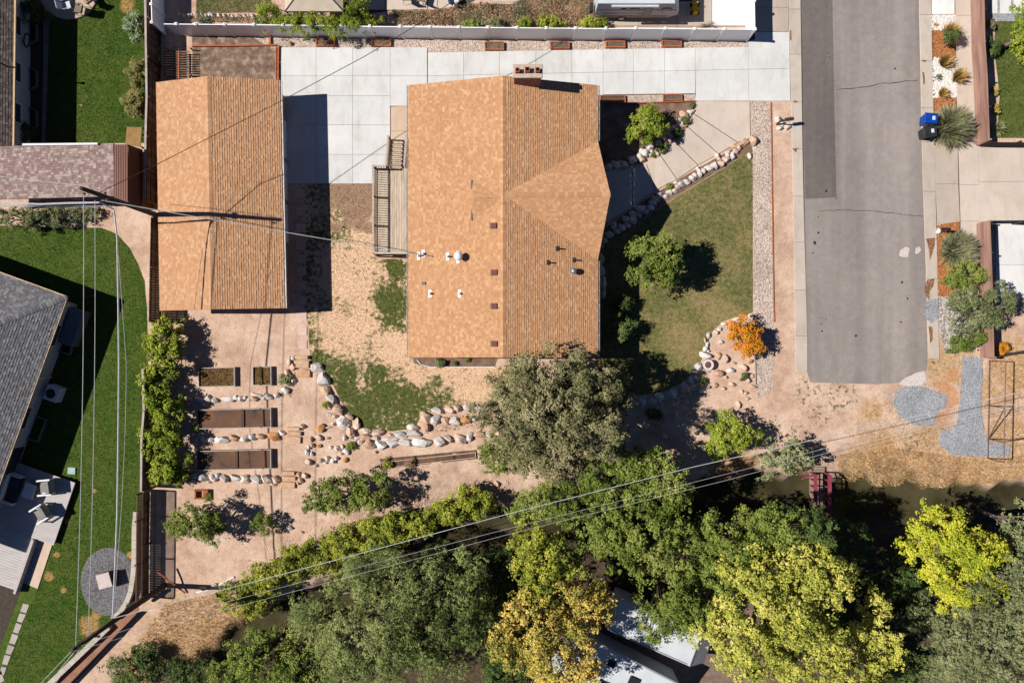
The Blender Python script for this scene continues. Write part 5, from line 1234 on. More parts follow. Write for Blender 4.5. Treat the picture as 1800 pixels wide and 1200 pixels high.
q = MB(); q.beam(W(242, 1076, .25), W(108, 1216, .25), .05, .5); tag(q.build('edge_board', RAILW), 'thin board edging along the diagonal dirt strip', 'edging')

# ------------------------------------------------------------------ utility poles and lines
POLE = pmat('pole_wood', [A(62, 48, 40), A(92, 74, 62)], 3, bmp=.4, stretch=(1, 1, .1))
CER = pmat('insulator', [A(96, 66, 56)], 5, rough=.3, bmp=0)
WIRE = pmat('aluminium_wire', [A(190, 192, 190), A(214, 216, 214)], 3, bmp=0, rough=.4)
WIRED = pmat('black_wire', [(.02, .02, .02, 1), (.03, .03, .03, 1)], 3, bmp=0, rough=.6)
CABLE = pmat('grey_cable', [A(196, 192, 196), A(222, 220, 222)], 3, bmp=0, rough=.45)
hp = 10.7
def upole(label, top, hp_):
    t = W(*top, hp_); p = thing('utility_pole', label, 'utility pole', (t.x, t.y, 0))
    q = MB(); q.tube([(t.x, t.y, 0), (t.x, t.y, hp_ * .5), (t.x, t.y, hp_)], [.17, .145, .11], 12); q.build('shaft', POLE, p, True)
    for dx, dy, z in ((.0, -.22, hp_ - .25), (.12, .16, hp_ - 2.1), (.2, -.14, hp_ - 2.2), (-.05, -.2, hp_ - 2.4)):
        q = MB(); q.lathe((t.x + dx, t.y + dy, z), [(.02, -.12), (.05, -.1), (.05, -.04), (.03, -.02), (.055, 0), (.055, .06), (.02, .08)], 8); ins = q.build('insulator', CER, p)
        q = MB(); q.beam((t.x, t.y, z - .1), (t.x + dx, t.y + dy, z - .1), .03, .03); q.build('bracket', GALV, ins)
    return p
upole('tall wooden utility pole leaning over the garage roof from the fence corner', (143, 331), hp)
upole('tall wooden utility pole beside the gravel circle and block wall', (127, 1142), hp)
def wire(name, label, pts, r, mat, sag=.0, cat='cable', group=None, n=14):
    """pts: list of (px, py, height); sag below each straight span"""
    P = [W(x, y, h) for x, y, h in pts]; out = []
    for a, b in zip(P[:-1], P[1:]):
        for i in range(n):
            t = i / n; p = a.lerp(b, t); p.z -= sag * 4 * t * (1 - t); out.append(p)
    out.append(P[-1]); q = MB(); q.tube(out, r, 5)
    return tag(q.build(name, mat), label, cat, group)
wire('overhead_wire', 'thin green-grey overhead wire along the wide lawn, farthest from the ivy', [(147, 336, hp - .3), (133, 1136, hp - .3)], .018, WIRE, .25)
wire('overhead_wire', 'thin overhead wire along the wide lawn between outer wire and cable bundle', [(167, 352, hp - 2.2), (155, 1118, hp - 2.2)], .018, WIRE, .25)
wire('cable_bundle', 'thick pale cable bundle hanging above the wide green lawn', [(176, 356, 8.2), (200, 368, 7.6), (206, 420, 7.2), (209, 640, 6.6), (206, 900, 6.9), (198, 1086, 7.3)], .045, CABLE, .02)
wire('overhead_wire', 'thin drooping wire right of the thick cable bundle above the lawn', [(206, 420, 7.0), (222, 640, 5.6), (220, 760, 5.6), (213, 900, 6.2), (199, 1082, 7.0)], .013, WIRE, .02)
wire('cable_bundle', 'thick pale cable bundle running west from the leaning utility pole', [(-60, 357, 8), (20, 357, 8), (70, 359, 8.1), (120, 357, 8.2), (176, 356, 8.3)], .05, CABLE, .0)
wire('cable_bundle', 'second pale cable running west below the cable bundle at the pole', [(-60, 362, 7.6), (80, 362, 7.6), (200, 362, 7.7)], .035, CABLE, .0)
wire('service_drop', 'pale service wire from the pole across the garage roof to the house mast', [(178, 352, 8.4), (735, 447, 4.55)], .022, WIRE, .35)
wire('overhead_wire', 'thin pale wire running west over the red mix shingle roof', [(-60, 303, hp - .3), (143, 326, hp - .1)], .015, WIRE, .1)
wire('service_drop', 'black service wire rising from the pole over garage roof and driveway', [(172, 340, 8.6), (278, 288, 7.3), (490, 180, 6.3), (640, 100, 6.2), (760, 28, 6.4), (840, -30, 6.7)], .02, WIRED, .0)
wire('communication_wire', 'thin black wire dropping from the pole to the middle of the garage roof', [(178, 350, 8.4), (333, 381, 3.7)], .012, WIRED, .1)
wire('overhead_wire', 'pale diagonal power wire above the creek, thickest of the three', [(127, 1142, hp - .3), (199, 1086, 7.9), (450, 1021, 7.0), (900, 901, 6.6), (1220, 820, 6.8), (1500, 757, 7.3), (1880, 669, 8.0)], .021, WIRE, .0)
wire('overhead_wire', 'thin diagonal wire above the creek, middle of the three', [(127, 1140, hp - .2), (240, 1100, 9.6), (520, 1025, 8.8), (900, 927, 8.4), (1280, 832, 8.6), (1500, 775, 9), (1880, 688, 9.6)], .009, WIRE, .0)
wire('overhead_wire', 'thin diagonal wire above the creek, closest to the leafy south bank', [(130, 1144, hp - .2), (250, 1110, 9.4), (520, 1038, 8.6), (900, 937, 8.2), (1280, 843, 8.4), (1500, 783, 8.8), (1880, 693, 9.4)], .009, WIRE, .0)
for i, e in enumerate(((60, 1205), (86, 1200), (104, 1196))):
    wire('guy_wire', 'thin wire running off diagonally from the pole by the block wall', [(127 + 6 * i, 1142, hp - .3 - .6 * i), (e[0] - 40, e[1] + 50, hp - .6 - .6 * i)], .014, WIRE, .0, group='wires running off from the lower pole')
# service mast on the roof
# ------------------------------------------------------------------ mailboxes, bins
def mailbox(label, px, py, ang, boxc, arm=.45, hz=1.1):
    t = W(px, py, hz); m = thing('mailbox', label, 'mailbox', (t.x, t.y, 0)); d = Vector((math.cos(ang), math.sin(ang), 0))
    b = t - d * arm; q = MB(); q.box((b.x, b.y, .55), (.09, .09, 1.1), ang); q.build('post', DARKM, m)
    q = MB(); q.beam((b.x, b.y, .92), (t.x, t.y, .92), .06, .07); q.beam((b.x, b.y, .55), (b.x + d.x * .35, b.y + d.y * .35, .9), .05, .05); q.build('arm', DARKM, m)
    prof = [(-.1, 0), (.1, 0), (.1, .12), (.07, .19), (0, .22), (-.07, .19), (-.1, .12)]; s = Vector((-d.y, d.x, 0)); q = MB(); n = len(prof)
    c = Vector((t.x, t.y, .955)); vs_ = [c + d * k + s * a + Vector((0, 0, z)) for k in (-.26, .26) for a, z in prof]
    q.add(vs_, [(i, (i + 1) % n, n + (i + 1) % n, n + i) for i in range(n)] + [tuple(range(n - 1, -1, -1)), tuple(range(n, 2 * n))]); bx = q.build('box', boxc, m)
    q = MB(); q.beam(c + s * .115 + d * .05 + Vector((0, 0, .1)), c + s * .115 + d * .05 + Vector((0, 0, .28)), .02, .05); q.build('flag', pmat('red_flag', [(.5, .02, .02, 1)], 3), bx)
mailbox('dark mailbox on a post above river stones beside the street kerb', 1388, 209, .12, pmat('grey_mailbox', [A(72, 76, 78)], 4, rough=.4))
mailbox('black mailbox on the bark bed across the street', 1663, 402.5, math.pi, pmat('black_mailbox', [(.016, .017, .018, 1), (.03, .03, .032, 1)], 4, rough=.4), .28)
def bin_(label, px, py, ang, c, lidc):
    t = W(px, py, 1.0); b = thing('wheeled_bin', label, 'wheelie bin', (t.x, t.y, 0)); R = Matrix.Rotation(ang, 3, 'Z'); o = Vector((t.x, t.y, 0))
    def L(p): return o + R @ Vector(p)
    q = MB(); q.hexa([L(p) for p in ((-.27, -.25, .08), (.3, -.25, .08), (.3, .25, .08), (-.27, .25, .08), (-.36, -.31, .98), (.38, -.31, .98), (.38, .31, .98), (-.36, .31, .98))]); q.build('body', c, b)
    q = MB(); q.hexa([L(p) for p in ((-.42, -.34, .985), (.4, -.34, .985), (.4, .34, .985), (-.42, .34, .985), (-.36, -.29, 1.06), (.36, -.29, 1.1), (.36, .29, 1.1), (-.36, .29, 1.06))]); ld = q.build('lid', lidc, b)
    q = MB(); q.hexa([L(p) for p in ((.02, -.12, 1.1), (.2, -.12, 1.104), (.2, .12, 1.104), (.02, .12, 1.1), (.02, -.12, 1.108), (.2, -.12, 1.112), (.2, .12, 1.112), (.02, .12, 1.108))]); q.build('sticker', pmat('sticker', [A(226, 232, 240)], 9), ld)
    q = MB(); q.tube([L((.42, -.24, .95)), L((.42, .24, .95))], .025, 6); q.build('handle', c, b)
    for s in (-1, 1):
        q = MB(); q.tube([L((.33, s * .27, .12)), L((.33, s * .33, .12))], .12, 12); q.build('wheel', DARKM, b)
BLUE = pmat('blue_plastic', [A(8, 62, 160), A(16, 78, 182)], 3, rough=.4, bmp=.05, fine=.04)
BLK_P = pmat('black_plastic', [(.015, .016, .018, 1), (.028, .028, .03, 1)], 3, rough=.4, bmp=.05)
bin_('blue wheeled recycling bin by the kerb next to the tall grass clump', 1637, 208, -.08, BLUE, BLUE)
bin_('black wheeled rubbish bin beside the blue bin at the kerb', 1635, 231, .12, BLK_P, BLK_P)

# ------------------------------------------------------------------ trailers
RVW = pmat('rv_white', [A(214, 220, 226), A(232, 236, 238)], 1, bmp=.03, rough=.35, fine=.02)
RVG = pmat('rv_grey', [A(170, 172, 178)], 1, bmp=.03, rough=.35, fine=.02)
TYRE = pmat('tyre_rubber', [(.015, .015, .015, 1), (.025, .025, .025, 1)], 6, bmp=.2)
RVK = pmat('rv_black_stripe', [(.02, .02, .024, 1)], 4, bmp=0, rough=.3)
x0, x1 = W(1044, 0, .6).x, W(1189, 0, .6).x; ys_ = W(0, 30, .6).y; zt = 2.6; yn = ys_ + 2.3
rv = thing('travel_trailer', 'white and grey travel trailer with awning parked behind the vinyl fence', 'trailer', ((x0 + x1) / 2, ys_ + 1.1, 0))
prof = [(x0, .5), (x1 - .55, .5), (x1, .95), (x1 - .05, 1.6), (x1 - .5, zt), (x0 + .05, zt)]; n = len(prof); q = MB()
q.add([(x, ys_, z) for x, z in prof] + [(x, yn, z) for x, z in prof], [(i, (i + 1) % n, n + (i + 1) % n, n + i) for i in range(n)] + [tuple(range(n - 1, -1, -1)), tuple(range(n, 2 * n))]); q.build('body', RVW, rv)
def side(xa, xb, za, zb, mat, nm, dep=.03, par=rv):
    q = MB(); q.box(((xa + xb) / 2, ys_ - dep / 2, (za + zb) / 2), (xb - xa, dep, zb - za)); return q.build(nm, mat, par)
Lr = x1 - x0
side(x0 + .05, x1 - .6, .52, .8, pmat('rv_beige_band', [A(190, 178, 166)], 3), 'skirt', .02)
side(x0 + Lr * .02, x0 + Lr * .96, 1.62, 1.68, RVK, 'stripe', .012); side(x0 + Lr * .1, x0 + Lr * .6, 1.12, 1.17, RVK, 'stripe', .012)
for xa, xb, za, zb in ((.4, .52, 1.55, 1.95), (.78, .9, 1.55, 1.95), (.3, .36, 1.75, 1.9)):
    wd = side(x0 + Lr * xa, x0 + Lr * xb, za, zb, RVK, 'window'); q = MB(); q.box((x0 + Lr * (xa + xb) / 2, ys_ - .037, (za + zb) / 2), (Lr * (xb - xa) - .1, .012, zb - za - .1)); q.build('pane', GLASS, wd)
dr = side(x0 + Lr * .57, x0 + Lr * .68, .62, 2.25, RVG, 'door'); q = MB(); q.box((x0 + Lr * .625, ys_ - .037, 1.8), (Lr * .07, .012, .5)); q.build('pane', GLASS, dr)
q = MB(); q.tube([(x0 + Lr * .17, ys_ - .1, 2.45), (x0 + Lr * .72, ys_ - .1, 2.45)], .08, 8); q.build('awning', RVW, rv)
for xx in (.36, .42): pass
q = MB(); q.tube([(x0 + Lr * .34, ys_ - .02, .34), (x0 + Lr * .34, ys_ + .2, .34)], .34, 16); wh = q.build('wheel', TYRE, rv); q = MB(); q.tube([(x0 + Lr * .34, ys_ - .03, .34), (x0 + Lr * .34, ys_ + .0, .34)], .19, 12); q.build('rim', GALV, wh)
q = MB(); q.box((x0 + Lr * .2, ys_ + .9, zt + .06), (.7, .6, .12)); q.build('roof_unit', WHITE, rv)
q = MB(); q.tube([(x0 - .12, ys_ + .35, 1.1), (x0 - .3, ys_ + .35, 1.1)], .34, 14); q.build('spare_wheel', TYRE, rv)
q = MB(); q.beam((x1 - .3, ys_ + 1.1, .45), (x1 + 1.0, ys_ + 1.1, .45), .12, .12); q.build('hitch', DARKM, rv)
# two white trailers under the trees
def box_trailer(label, pxs, h, nose=None, extras=()):
    P = [W(*p, h) for p in pxs]; c = sum(P, Vector((0, 0, 0))) / len(P)
    t = thing('camper_trailer', label, 'trailer', (c.x, c.y, 0))
    q = MB(); q.prism([p[:2] for p in P], .5, h, .08); q.build('body', RVW, t)
    q = MB(); q.prism([p[:2] for p in P], .35, .5, 0, .2); q.build('chassis', DARKM, t)
    u = (P[1] - P[0]).normalized(); v = (P[3] - P[0]).normalized()
    if nose:
        a, b = P[1], P[2]; e1_ = a + u * nose; e2_ = b + u * nose; q = MB()
        q.hexa([Vector((a.x, a.y, .6)) + u * .005, Vector((e1_.x, e1_.y, .6)) + v * .25, Vector((e2_.x, e2_.y, .6)) - v * .25, Vector((b.x, b.y, .6)) + u * .005, Vector((a.x, a.y, h - .1)) + u * .005, Vector((e1_.x, e1_.y, 1.5)) + v * .25, Vector((e2_.x, e2_.y, 1.5)) - v * .25, Vector((b.x, b.y, h - .1)) + u * .005]); q.build('nose', RVW, t)
    az_ = math.atan2(u.y, u.x)
    for k1, k2, sx, sy, mt, nm, hh_ in extras:
        p = P[0] + (P[1] - P[0]) * k1 + (P[3] - P[0]) * k2; q = MB(); q.box((p.x, p.y, h + hh_ / 2 + .003), (sx, sy, hh_), az_); q.build(nm, mt, t)
    for k in (.42, .52):
        for e in (.04, .96):
            p = P[0].lerp(P[1], k).lerp(P[3].lerp(P[2], k), e); q = MB(); q.tube([(p.x - v.x * .1, p.y - v.y * .1, .33), (p.x + v.x * .1, p.y + v.y * .1, .33)], .33, 12); q.build('wheel', TYRE, t)
    return t
SOLAR = pmat('solar_panel', [(.012, .016, .035, 1), (.02, .025, .05, 1)], 3, rough=.15, bmp=0)
box_trailer('white box trailer with slanted nose under the leafy trees south of the creek', [(1067, 1107), (1214, 1172), (1236, 1113), (1090, 1050)], 2.7, 1.1, [(.5, .04, 5.0, .05, RVG, 'trim', .03)])
box_trailer('white camper with solar panels on its roof beside the box trailer under the trees', [(965, 1195), (1140, 1275), (1195, 1202), (1018, 1112)], 2.8, None, [(.52, .28, 1.6, .9, SOLAR, 'solar_panel', .05), (.4, .75, .45, .4, RVK, 'roof_vent', .12), (.66, .62, .6, .5, RVK, 'roof_vent', .16), (.95, .6, .6, .5, RVK, 'roof_vent', .16)])
sheet('trailer_yard', [(940, 1120), (1080, 1060), (1240, 1090), (1330, 1180), (1330, 1260), (940, 1260)], pmat('packed_gravel', [A(120, 100, 86), A(150, 128, 112)], 3, bmp=.4), .006, .1)

# yellow hand truck toy by the trailer
YEL = pmat('yellow_plastic', [A(250, 190, 10), A(255, 205, 30)], 3, rough=.35, bmp=0)
yt_ = thing('ride_on_toy', 'yellow and black ride-on toy on the pad beside the travel trailer', 'toy', W(1222, 13, 0))
p = W(1223, 13, .4)
q = MB(); q.hexa([(p.x - .14, p.y - .4, .12), (p.x + .2, p.y - .35, .12), (p.x + .14, p.y + .4, .12), (p.x - .2, p.y + .35, .12), (p.x - .1, p.y - .3, .45), (p.x + .14, p.y - .3, .45), (p.x + .1, p.y + .1, .5), (p.x - .12, p.y + .1, .5)]); q.build('body', YEL, yt_)
q = MB(); q.box((p.x - .05, p.y + .2, .55), (.3, .06, .3)); q.build('seat', YEL, yt_)
for dx, dy in ((-.22, -.25), (.22, -.25), (-.24, .25), (.22, .28)):
    q = MB(); q.tube([(p.x + dx - .05, p.y + dy, .13), (p.x + dx + .05, p.y + dy, .13)], .13, 10); q.build('wheel', TYRE, yt_)

# ------------------------------------------------------------------ red footbridge
RED = pmat('red_paint', [A(140, 56, 72), A(164, 76, 92)], 4, bmp=.2, rough=.6)
BRD = pmat('bridge_planks', [A(150, 126, 108), A(184, 158, 138)], 3, bmp=.3, rnd=.1)
br = thing('footbridge', 'narrow timber footbridge with dark red railings over the creek', 'bridge', W(1440, 890, 0))
bx0, bx1 = W(1424, 0, .25).x, W(1450, 0, .25).x; by1, by0 = W(0, 820, .1).y, W(0, 935, .1).y
n = 22; bl = (by1 - by0) / n; m0 = MB(); m0.box((0, 0, 0), (bx1 - bx0, bl - .015, .05)); bme2 = m0.mesh('plank', BRD)
for i in range(n): place('plank', bme2, br, ((bx0 + bx1) / 2, by0 + (i + .5) * bl, .2))
for x in (bx0 + .1, bx1 - .1): q = MB(); q.box((x, (by0 + by1) / 2, .07), (.1, by1 - by0, .2)); q.build('stringer', BRD, br)
for x in (bx0 + .03, bx1 - .03):
    ya, yb_ = by0 + .1, by1 - .35
    for z, hh_ in ((1.18, .06), (.85, .05)):
        q = MB(); q.box((x, (ya + yb_) / 2, z), (.16 if z > 1 else .05, yb_ - ya, hh_)); q.build('rail', RED, br)
    for i in range(10):
        y = ya + (yb_ - ya) * i / 9; q = MB(); q.box((x + .0, y, .67), (.07, .09, .92)); q.build('post', RED, br)
q = MB(); q.beam((bx0, by1 - .35, .95), (bx0 - .55, by1 - .75, .25), .08, .08); q.build('brace', RED, br)

# ------------------------------------------------------------------ composite deck, furniture (lower left)
CMP = pmat('composite_board', [A(196, 188, 184), A(214, 206, 202)], 1.5, bmp=.1, stretch=(1, 6, 1), rnd=.03)
dk = thing('composite_deck', 'pale composite deck beside the grey hip roofed house', 'deck', W(60, 920, 0))
zd = .35
d0 = W(132, 848, zd); ud = (W(101, 938, zd) - d0).normalized(); vd = Vector((ud.y, -ud.x, 0)); vd = vd if vd.x < 0 else -vd
azd = math.atan2(vd.y, vd.x); nb = 29; bwid = .145
for i in range(nb):
    L = 6.0 if i < 26 else 5
    p = d0 + ud * ((i + .5) * bwid) + vd * (L / 2)
    if i >= 22: p = p + vd * .0
    q = MB(); q.box((p.x, p.y, zd - .02), (L, bwid - .008, .04), azd); q.build('board', CMP, dk)
q = MB(); c_ = d0 + ud * (nb * bwid / 2) + vd * 2.5; q.box((c_.x, c_.y, zd / 2 - .03), (4.9, nb * bwid - .1, zd - .06), azd); q.build('base', RAILW, dk)
# lower deck level with step and planter edge
p0 = d0 + ud * (nb * bwid + .02) + vd * 1.35
for i in range(20):
    p = p0 + ud * ((i + .5) * bwid * 1.2) + vd * 2.2; q = MB(); q.box((p.x, p.y, zd - .05), (4.4, bwid * 1.2 - .01, .04), azd); q.build('board', CMP, dk)
q = MB(); a = p0 - vd * .08; b = a + ud * 3.6; q.beam(a + Vector((0, 0, -zd + .3)), b + Vector((0, 0, -zd + .3)), .16, .5); q.build('trim', CMP, dk)
q = MB(); q.prism([W(*p)[:2] for p in ((70, 932), (98, 941), (67, 1034), (41, 1023))], 0, .06, .01); tag(q.build('patio_slab', PINKC), kind='structure')
q = MB(); q.prism([W(*p)[:2] for p in ((62, 961), (71, 964), (50, 1027), (41, 1023))], .06, .075); tag(q.build('gravel_trough', GRAVEL_B), kind='structure')
CUSH = pmat('grey_cushion', [A(136, 132, 130), A(160, 156, 152)], 3, bmp=.3)
def armchair(label, px, py, ang, sc=1.0, frame=WHITE):
    t = W(px, py, .6); o = Vector((t.x, t.y, zd)); R = Matrix.Rotation(ang, 3, 'Z'); ch = thing('armchair', label, 'armchair', o)
    def L(p): return o + R @ (Vector(p) * sc)
    def bx(c, d, m, nm): q = MB(); q.box(L(c), tuple(x * sc for x in d), ang); return q.build(nm, m, ch)
    bx((0, 0, .3), (.62, .6, .16), CUSH, 'seat_cushion'); bx((-.33, 0, .58), (.18, .72, .52), CUSH, 'backrest')
    for s in (-1, 1):
        bx((.02, s * .41, .56), (.78, .09, .05), frame, 'arm')
        for x in (-.32, .36): bx((x, s * .41, .27), (.06, .06, .53), frame, 'leg')
    bx((0, 0, .19), (.7, .76, .05), frame, 'seat_frame')
armchair('grey cushioned white armchair on the composite deck facing the grey house', 83, 855, math.pi + .1, 1.12)
armchair('grey cushioned white armchair standing askew beside the deck edge', 75, 901, math.pi + .55, 1.12)
so = thing('sofa', 'dark outdoor sofa in the shade against the wall on the composite deck', 'sofa', W(24, 858, zd)); o = W(24, 858, .6); o.z = zd
for c, d, m, nm in (((0, 0, .25), (.75, 1.7, .3), DARKM, 'seat'), ((-.38, 0, .5), (.14, 1.8, .7), WHITE, 'backrest'), ((0, .9, .42), (.8, .1, .55), WHITE, 'arm'), ((0, -.9, .42), (.8, .1, .55), WHITE, 'arm'), ((.02, .4, .43), (.55, .6, .12), pmat('navy_cushion', [A(60, 80, 110)], 3), 'cushion')):
    q = MB(); Rz = Matrix.Rotation(azd + math.pi, 3, 'Z'); q.box(o + Rz @ Vector(c), d, azd + math.pi); q.build(nm, m, so)
ct = thing('coffee_table', 'white square coffee table in the shade on the composite deck', 'table', W(53, 862, zd)); o = W(53, 862, .6)
q = MB(); q.box((o.x, o.y, zd + .36), (.72, .95, .06), azd); q.build('tabletop', WHITE, ct); q = MB(); q.box((o.x, o.y, zd + .17), (.6, .8, .32), azd); q.build('base', RAILW, ct)
p = W(126, 827, .05); q = MB(); q.prism([(p.x - .26, p.y - .2), (p.x + .25, p.y - .24), (p.x + .26, p.y + .2), (p.x - .24, p.y + .23)], .0, .09, .02); tag(q.build('utility_cover', pmat('pale_green_plastic', [A(176, 208, 206)], 3)), 'pale green utility box cover set in the wide lawn', 'utility cover')
# square metal fire table on the gravel circle
ft = thing('fire_table', 'square pale topped fire table standing on the gravel circle', 'table', W(192, 1018, 0)); p = W(183, 1020, .75)
q = MB(); q.box((p.x, p.y, .37), (.75, .82, .72), .27); q.build('base', pmat('brown_steel', [A(96, 66, 56)], 3), ft); q = MB(); q.box((p.x, p.y, .76), (.84, .92, .06), .27); q.build('tabletop', pmat('pink_stone_top', [A(222, 206, 198)], 3), ft)
# white ring planter in the boulder garden
rp_ = thing('ring_planter', 'round white concrete planter beside the front boulder wall', 'planter', W(1245, 642, 0)); p = W(1245, 641, .4)
q = MB(); q.lathe((p.x, p.y, 0), [(.24, 0), (.3, .1), (.33, .42), (.33, .48), (.22, .48), (.2, .3)], 22); q.build('bowl', pmat('chalky_white', [A(222, 216, 210), A(244, 240, 236)], 6, bmp=.3), rp_)
q = MB(); q.lathe((p.x, p.y, 0), [(.21, .3), (.19, .4), (.1, .43)], 14); q.build('soil', pmat('red_soil', [A(110, 70, 56), A(140, 96, 78)], 8, bmp=.5), rp_)

# ------------------------------------------------------------------ round patio and chairs (upper left)
p = W(122, -12); q = MB(); q.lathe((p.x, p.y, 0), [(1.88, 0), (1.88, .1), (1.84, .13)], 40, 1, .92); pt = tag(q.build('round_patio', concrete_mat('patio_buff', A(214, 190, 168), .06)), kind='structure')
def wire_chair(label, px, py, ang, frame, sling):
    t = W(px, py, .45); o = Vector((t.x, t.y, .13)); R = Matrix.Rotation(ang, 3, 'Z'); ch = thing('patio_chair', label, 'chair', o)
    def L(p): return o + R @ Vector(p)
    q = MB(); q.hexa([L(v) for v in ((-.22, -.24, .38), (.26, -.24, .42), (.26, .24, .42), (-.22, .24, .38), (-.22, -.24, .41), (.26, -.24, .45), (.26, .24, .45), (-.22, .24, .41))]); q.build('seat', sling, ch)
    q = MB(); q.hexa([L(v) for v in ((-.24, -.24, .4), (-.21, -.24, .4), (-.21, .24, .4), (-.24, .24, .4), (-.44, -.24, .9), (-.41, -.24, .9), (-.41, .24, .9), (-.44, .24, .9))]); q.build('backrest', sling, ch)
    for s in (-1, 1):
        q = MB(); q.tube([L((-.4, s * .27, .85)), L((-.25, s * .28, .64)), L((.1, s * .28, .62)), L((.28, s * .28, .55)), L((.3, s * .28, .3)), L((.28, s * .28, 0))], .016, 6); q.build('arm', frame, ch)
        q = MB(); q.tube([L((-.2, s * .25, .42)), L((-.32, s * .26, 0))], .016, 6); q.build('leg', frame, ch)
SLB = pmat('sling_beige', [A(150, 130, 116)], 4); SLW = pmat('sling_white', [A(220, 222, 228)], 4)
wire_chair('pale sling chair at the shade line on the round patio', 118, 11, .25, WHITE, SLW)
wire_chair('dark framed beige sling chair in the sun on the round patio', 140, 18, 2.9, DARKM, SLB)
wire_chair('dark framed sling chair half out of view on the round patio', 158, 0, 2.2, DARKM, SLB)
# hose reel and pots by the wall
q = MB(); q.tube([(W(47, 71, 1).x + .25 * math.cos(t), W(47, 71, 1).y + .42 * math.sin(t), 1.0 + .1 * math.cos(t)) for t in np.linspace(0, 6.28, 20)], .05, 6); tag(q.build('garden_hose', WIRED), 'coiled dark garden hose hanging on the shaded stucco wall', 'hose')

# ------------------------------------------------------------------ canopy and patio set behind the vinyl fence (top)
cpx = [(501, 20), (604, 20)]; hcp = 2.5
can = thing('canopy', 'beige pyramid canopy roof behind the shrubs at the vinyl fence', 'canopy', W(552, -25, 0))
a, b = W(501, 20, hcp), W(603, 20, hcp); s_ = b.x - a.x; c, d = b + Vector((0, s_, 0)), a + Vector((0, s_, 0)); ap_ = (a + c) / 2 + Vector((0, 0, .8))
q = MB()
for m1, m2 in ((a, b), (b, c), (c, d), (d, a)): q.poly([m1, m2, ap_]); q.poly([m1 - Vector((0, 0, .2)), m2 - Vector((0, 0, .2)), m2, m1])
q.build('roof', pmat('canopy_fabric', [A(206, 190, 168), A(222, 206, 184)], 2, bmp=.1), can)
for m1 in (a, b, c, d):
    q = MB(); q.tube([(m1.x * .995, m1.y, 0), (m1.x * .995, m1.y, hcp - .05)], .04, 8); q.build('post', DARKM, can)
    q = MB(); q.tube([m1 + Vector((0, 0, .03)), ap_ + Vector((0, 0, .03))], .025, 6); q.build('seam', DARKM, can)
tp = sheet('top_patio', [(605, -60), (830, -60), (845, -4), (810, 14), (760, 18), (690, 19), (605, 30)], CON_J, .006)
for a, c in ((605, 678), (678, 752), (752, 800)): slab([(a, -60), (c - 1, -60), (c - 1, 18), (a, 18.5)], CON_B, tp, .045)
sheet('top_patio', [(845, -60), (940, -60), (935, -6), (905, 4), (870, 4), (848, -8)], CON_B, .03)
for i, (x, y, an, lab) in enumerate(((716, -4, 1.6, 'dark framed patio chair on the beige patio by the red flowering bed'), (742, -2, 1.4, 'dark framed patio chair at the beige patio edge casting a long shadow'), (798, 2, .4, 'white and dark patio lounge chair at the corner of the beige patio'))):
    wire_chair(lab, x, y, an, DARKM, SLW if i == 2 else SLB)
# lower left: deck shade and house end painted as one dark sheet
sheet('planting_bed_and_shade', [(0, 1010), (22, 990), (40, 1030), (10, 1110), (-30, 1210), (-60, 1210)], MATS['dark_bark_and_shade'], .016)
# leaning plank and small ladder behind the lattice
q = MB(); q.beam(W(277, 1005, .9), W(326, 1042, .1), .1, .05); tag(q.build('plank', CEDAR), 'long reddish plank leaning beside the lattice fence', 'plank')
q = MB(); q.beam(W(222, 1065, 1.2), W(276, 1040, .6), .16, .16); tag(q.build('log', POLE), 'weathered log lying across the fence corner by the block wall', 'log')

# ------------------------------------------------------------------ vegetation
BARK = pmat('bark', [A(96, 84, 74), A(134, 120, 108), A(160, 146, 134)], 4, bmp=.5, stretch=(1, 1, .3))
BARK_D = pmat('dark_bark_wood', [A(58, 48, 40), A(88, 74, 62)], 4, bmp=.5, stretch=(1, 1, .3))
def leaf_cards(name, P, N, S, mat, parent, elong=.55, tint=None):
    n = len(P); r = RNG.normal(size=(n, 3)); t = np.cross(N, r); t /= np.linalg.norm(t, axis=1)[:, None] + 1e-9; b = np.cross(N, t)
    v = np.empty((n, 4, 3)); h = (S / 2)[:, None]
    v[:, 0] = P + t * h; v[:, 1] = P + b * h * elong - N * h * .18; v[:, 2] = P - t * h; v[:, 3] = P - b * h * elong - N * h * .18
    org = np.array(ORG[parent.name]) if parent is not None else P.mean(0)
    me = bpy.data.meshes.new(name); quads(me, v.reshape(-1, 3) - org, np.arange(n * 4).reshape(-1, 4), 4)
    a = me.attributes.new('tint', 'FLOAT', 'POINT'); a.data.foreach_set('value', np.repeat(tint if tint is not None else RNG.random(n), 4).astype(np.float32))
    me.materials.append(mat)
    return place(name, me, parent, org)
def unit(n, zmin=-.35):
    v = RNG.normal(size=(int(n * 2.2) + 8, 3)); v /= np.linalg.norm(v, axis=1)[:, None]; v = v[v[:, 2] > zmin]
    return v[:n]
LEAVES = 0
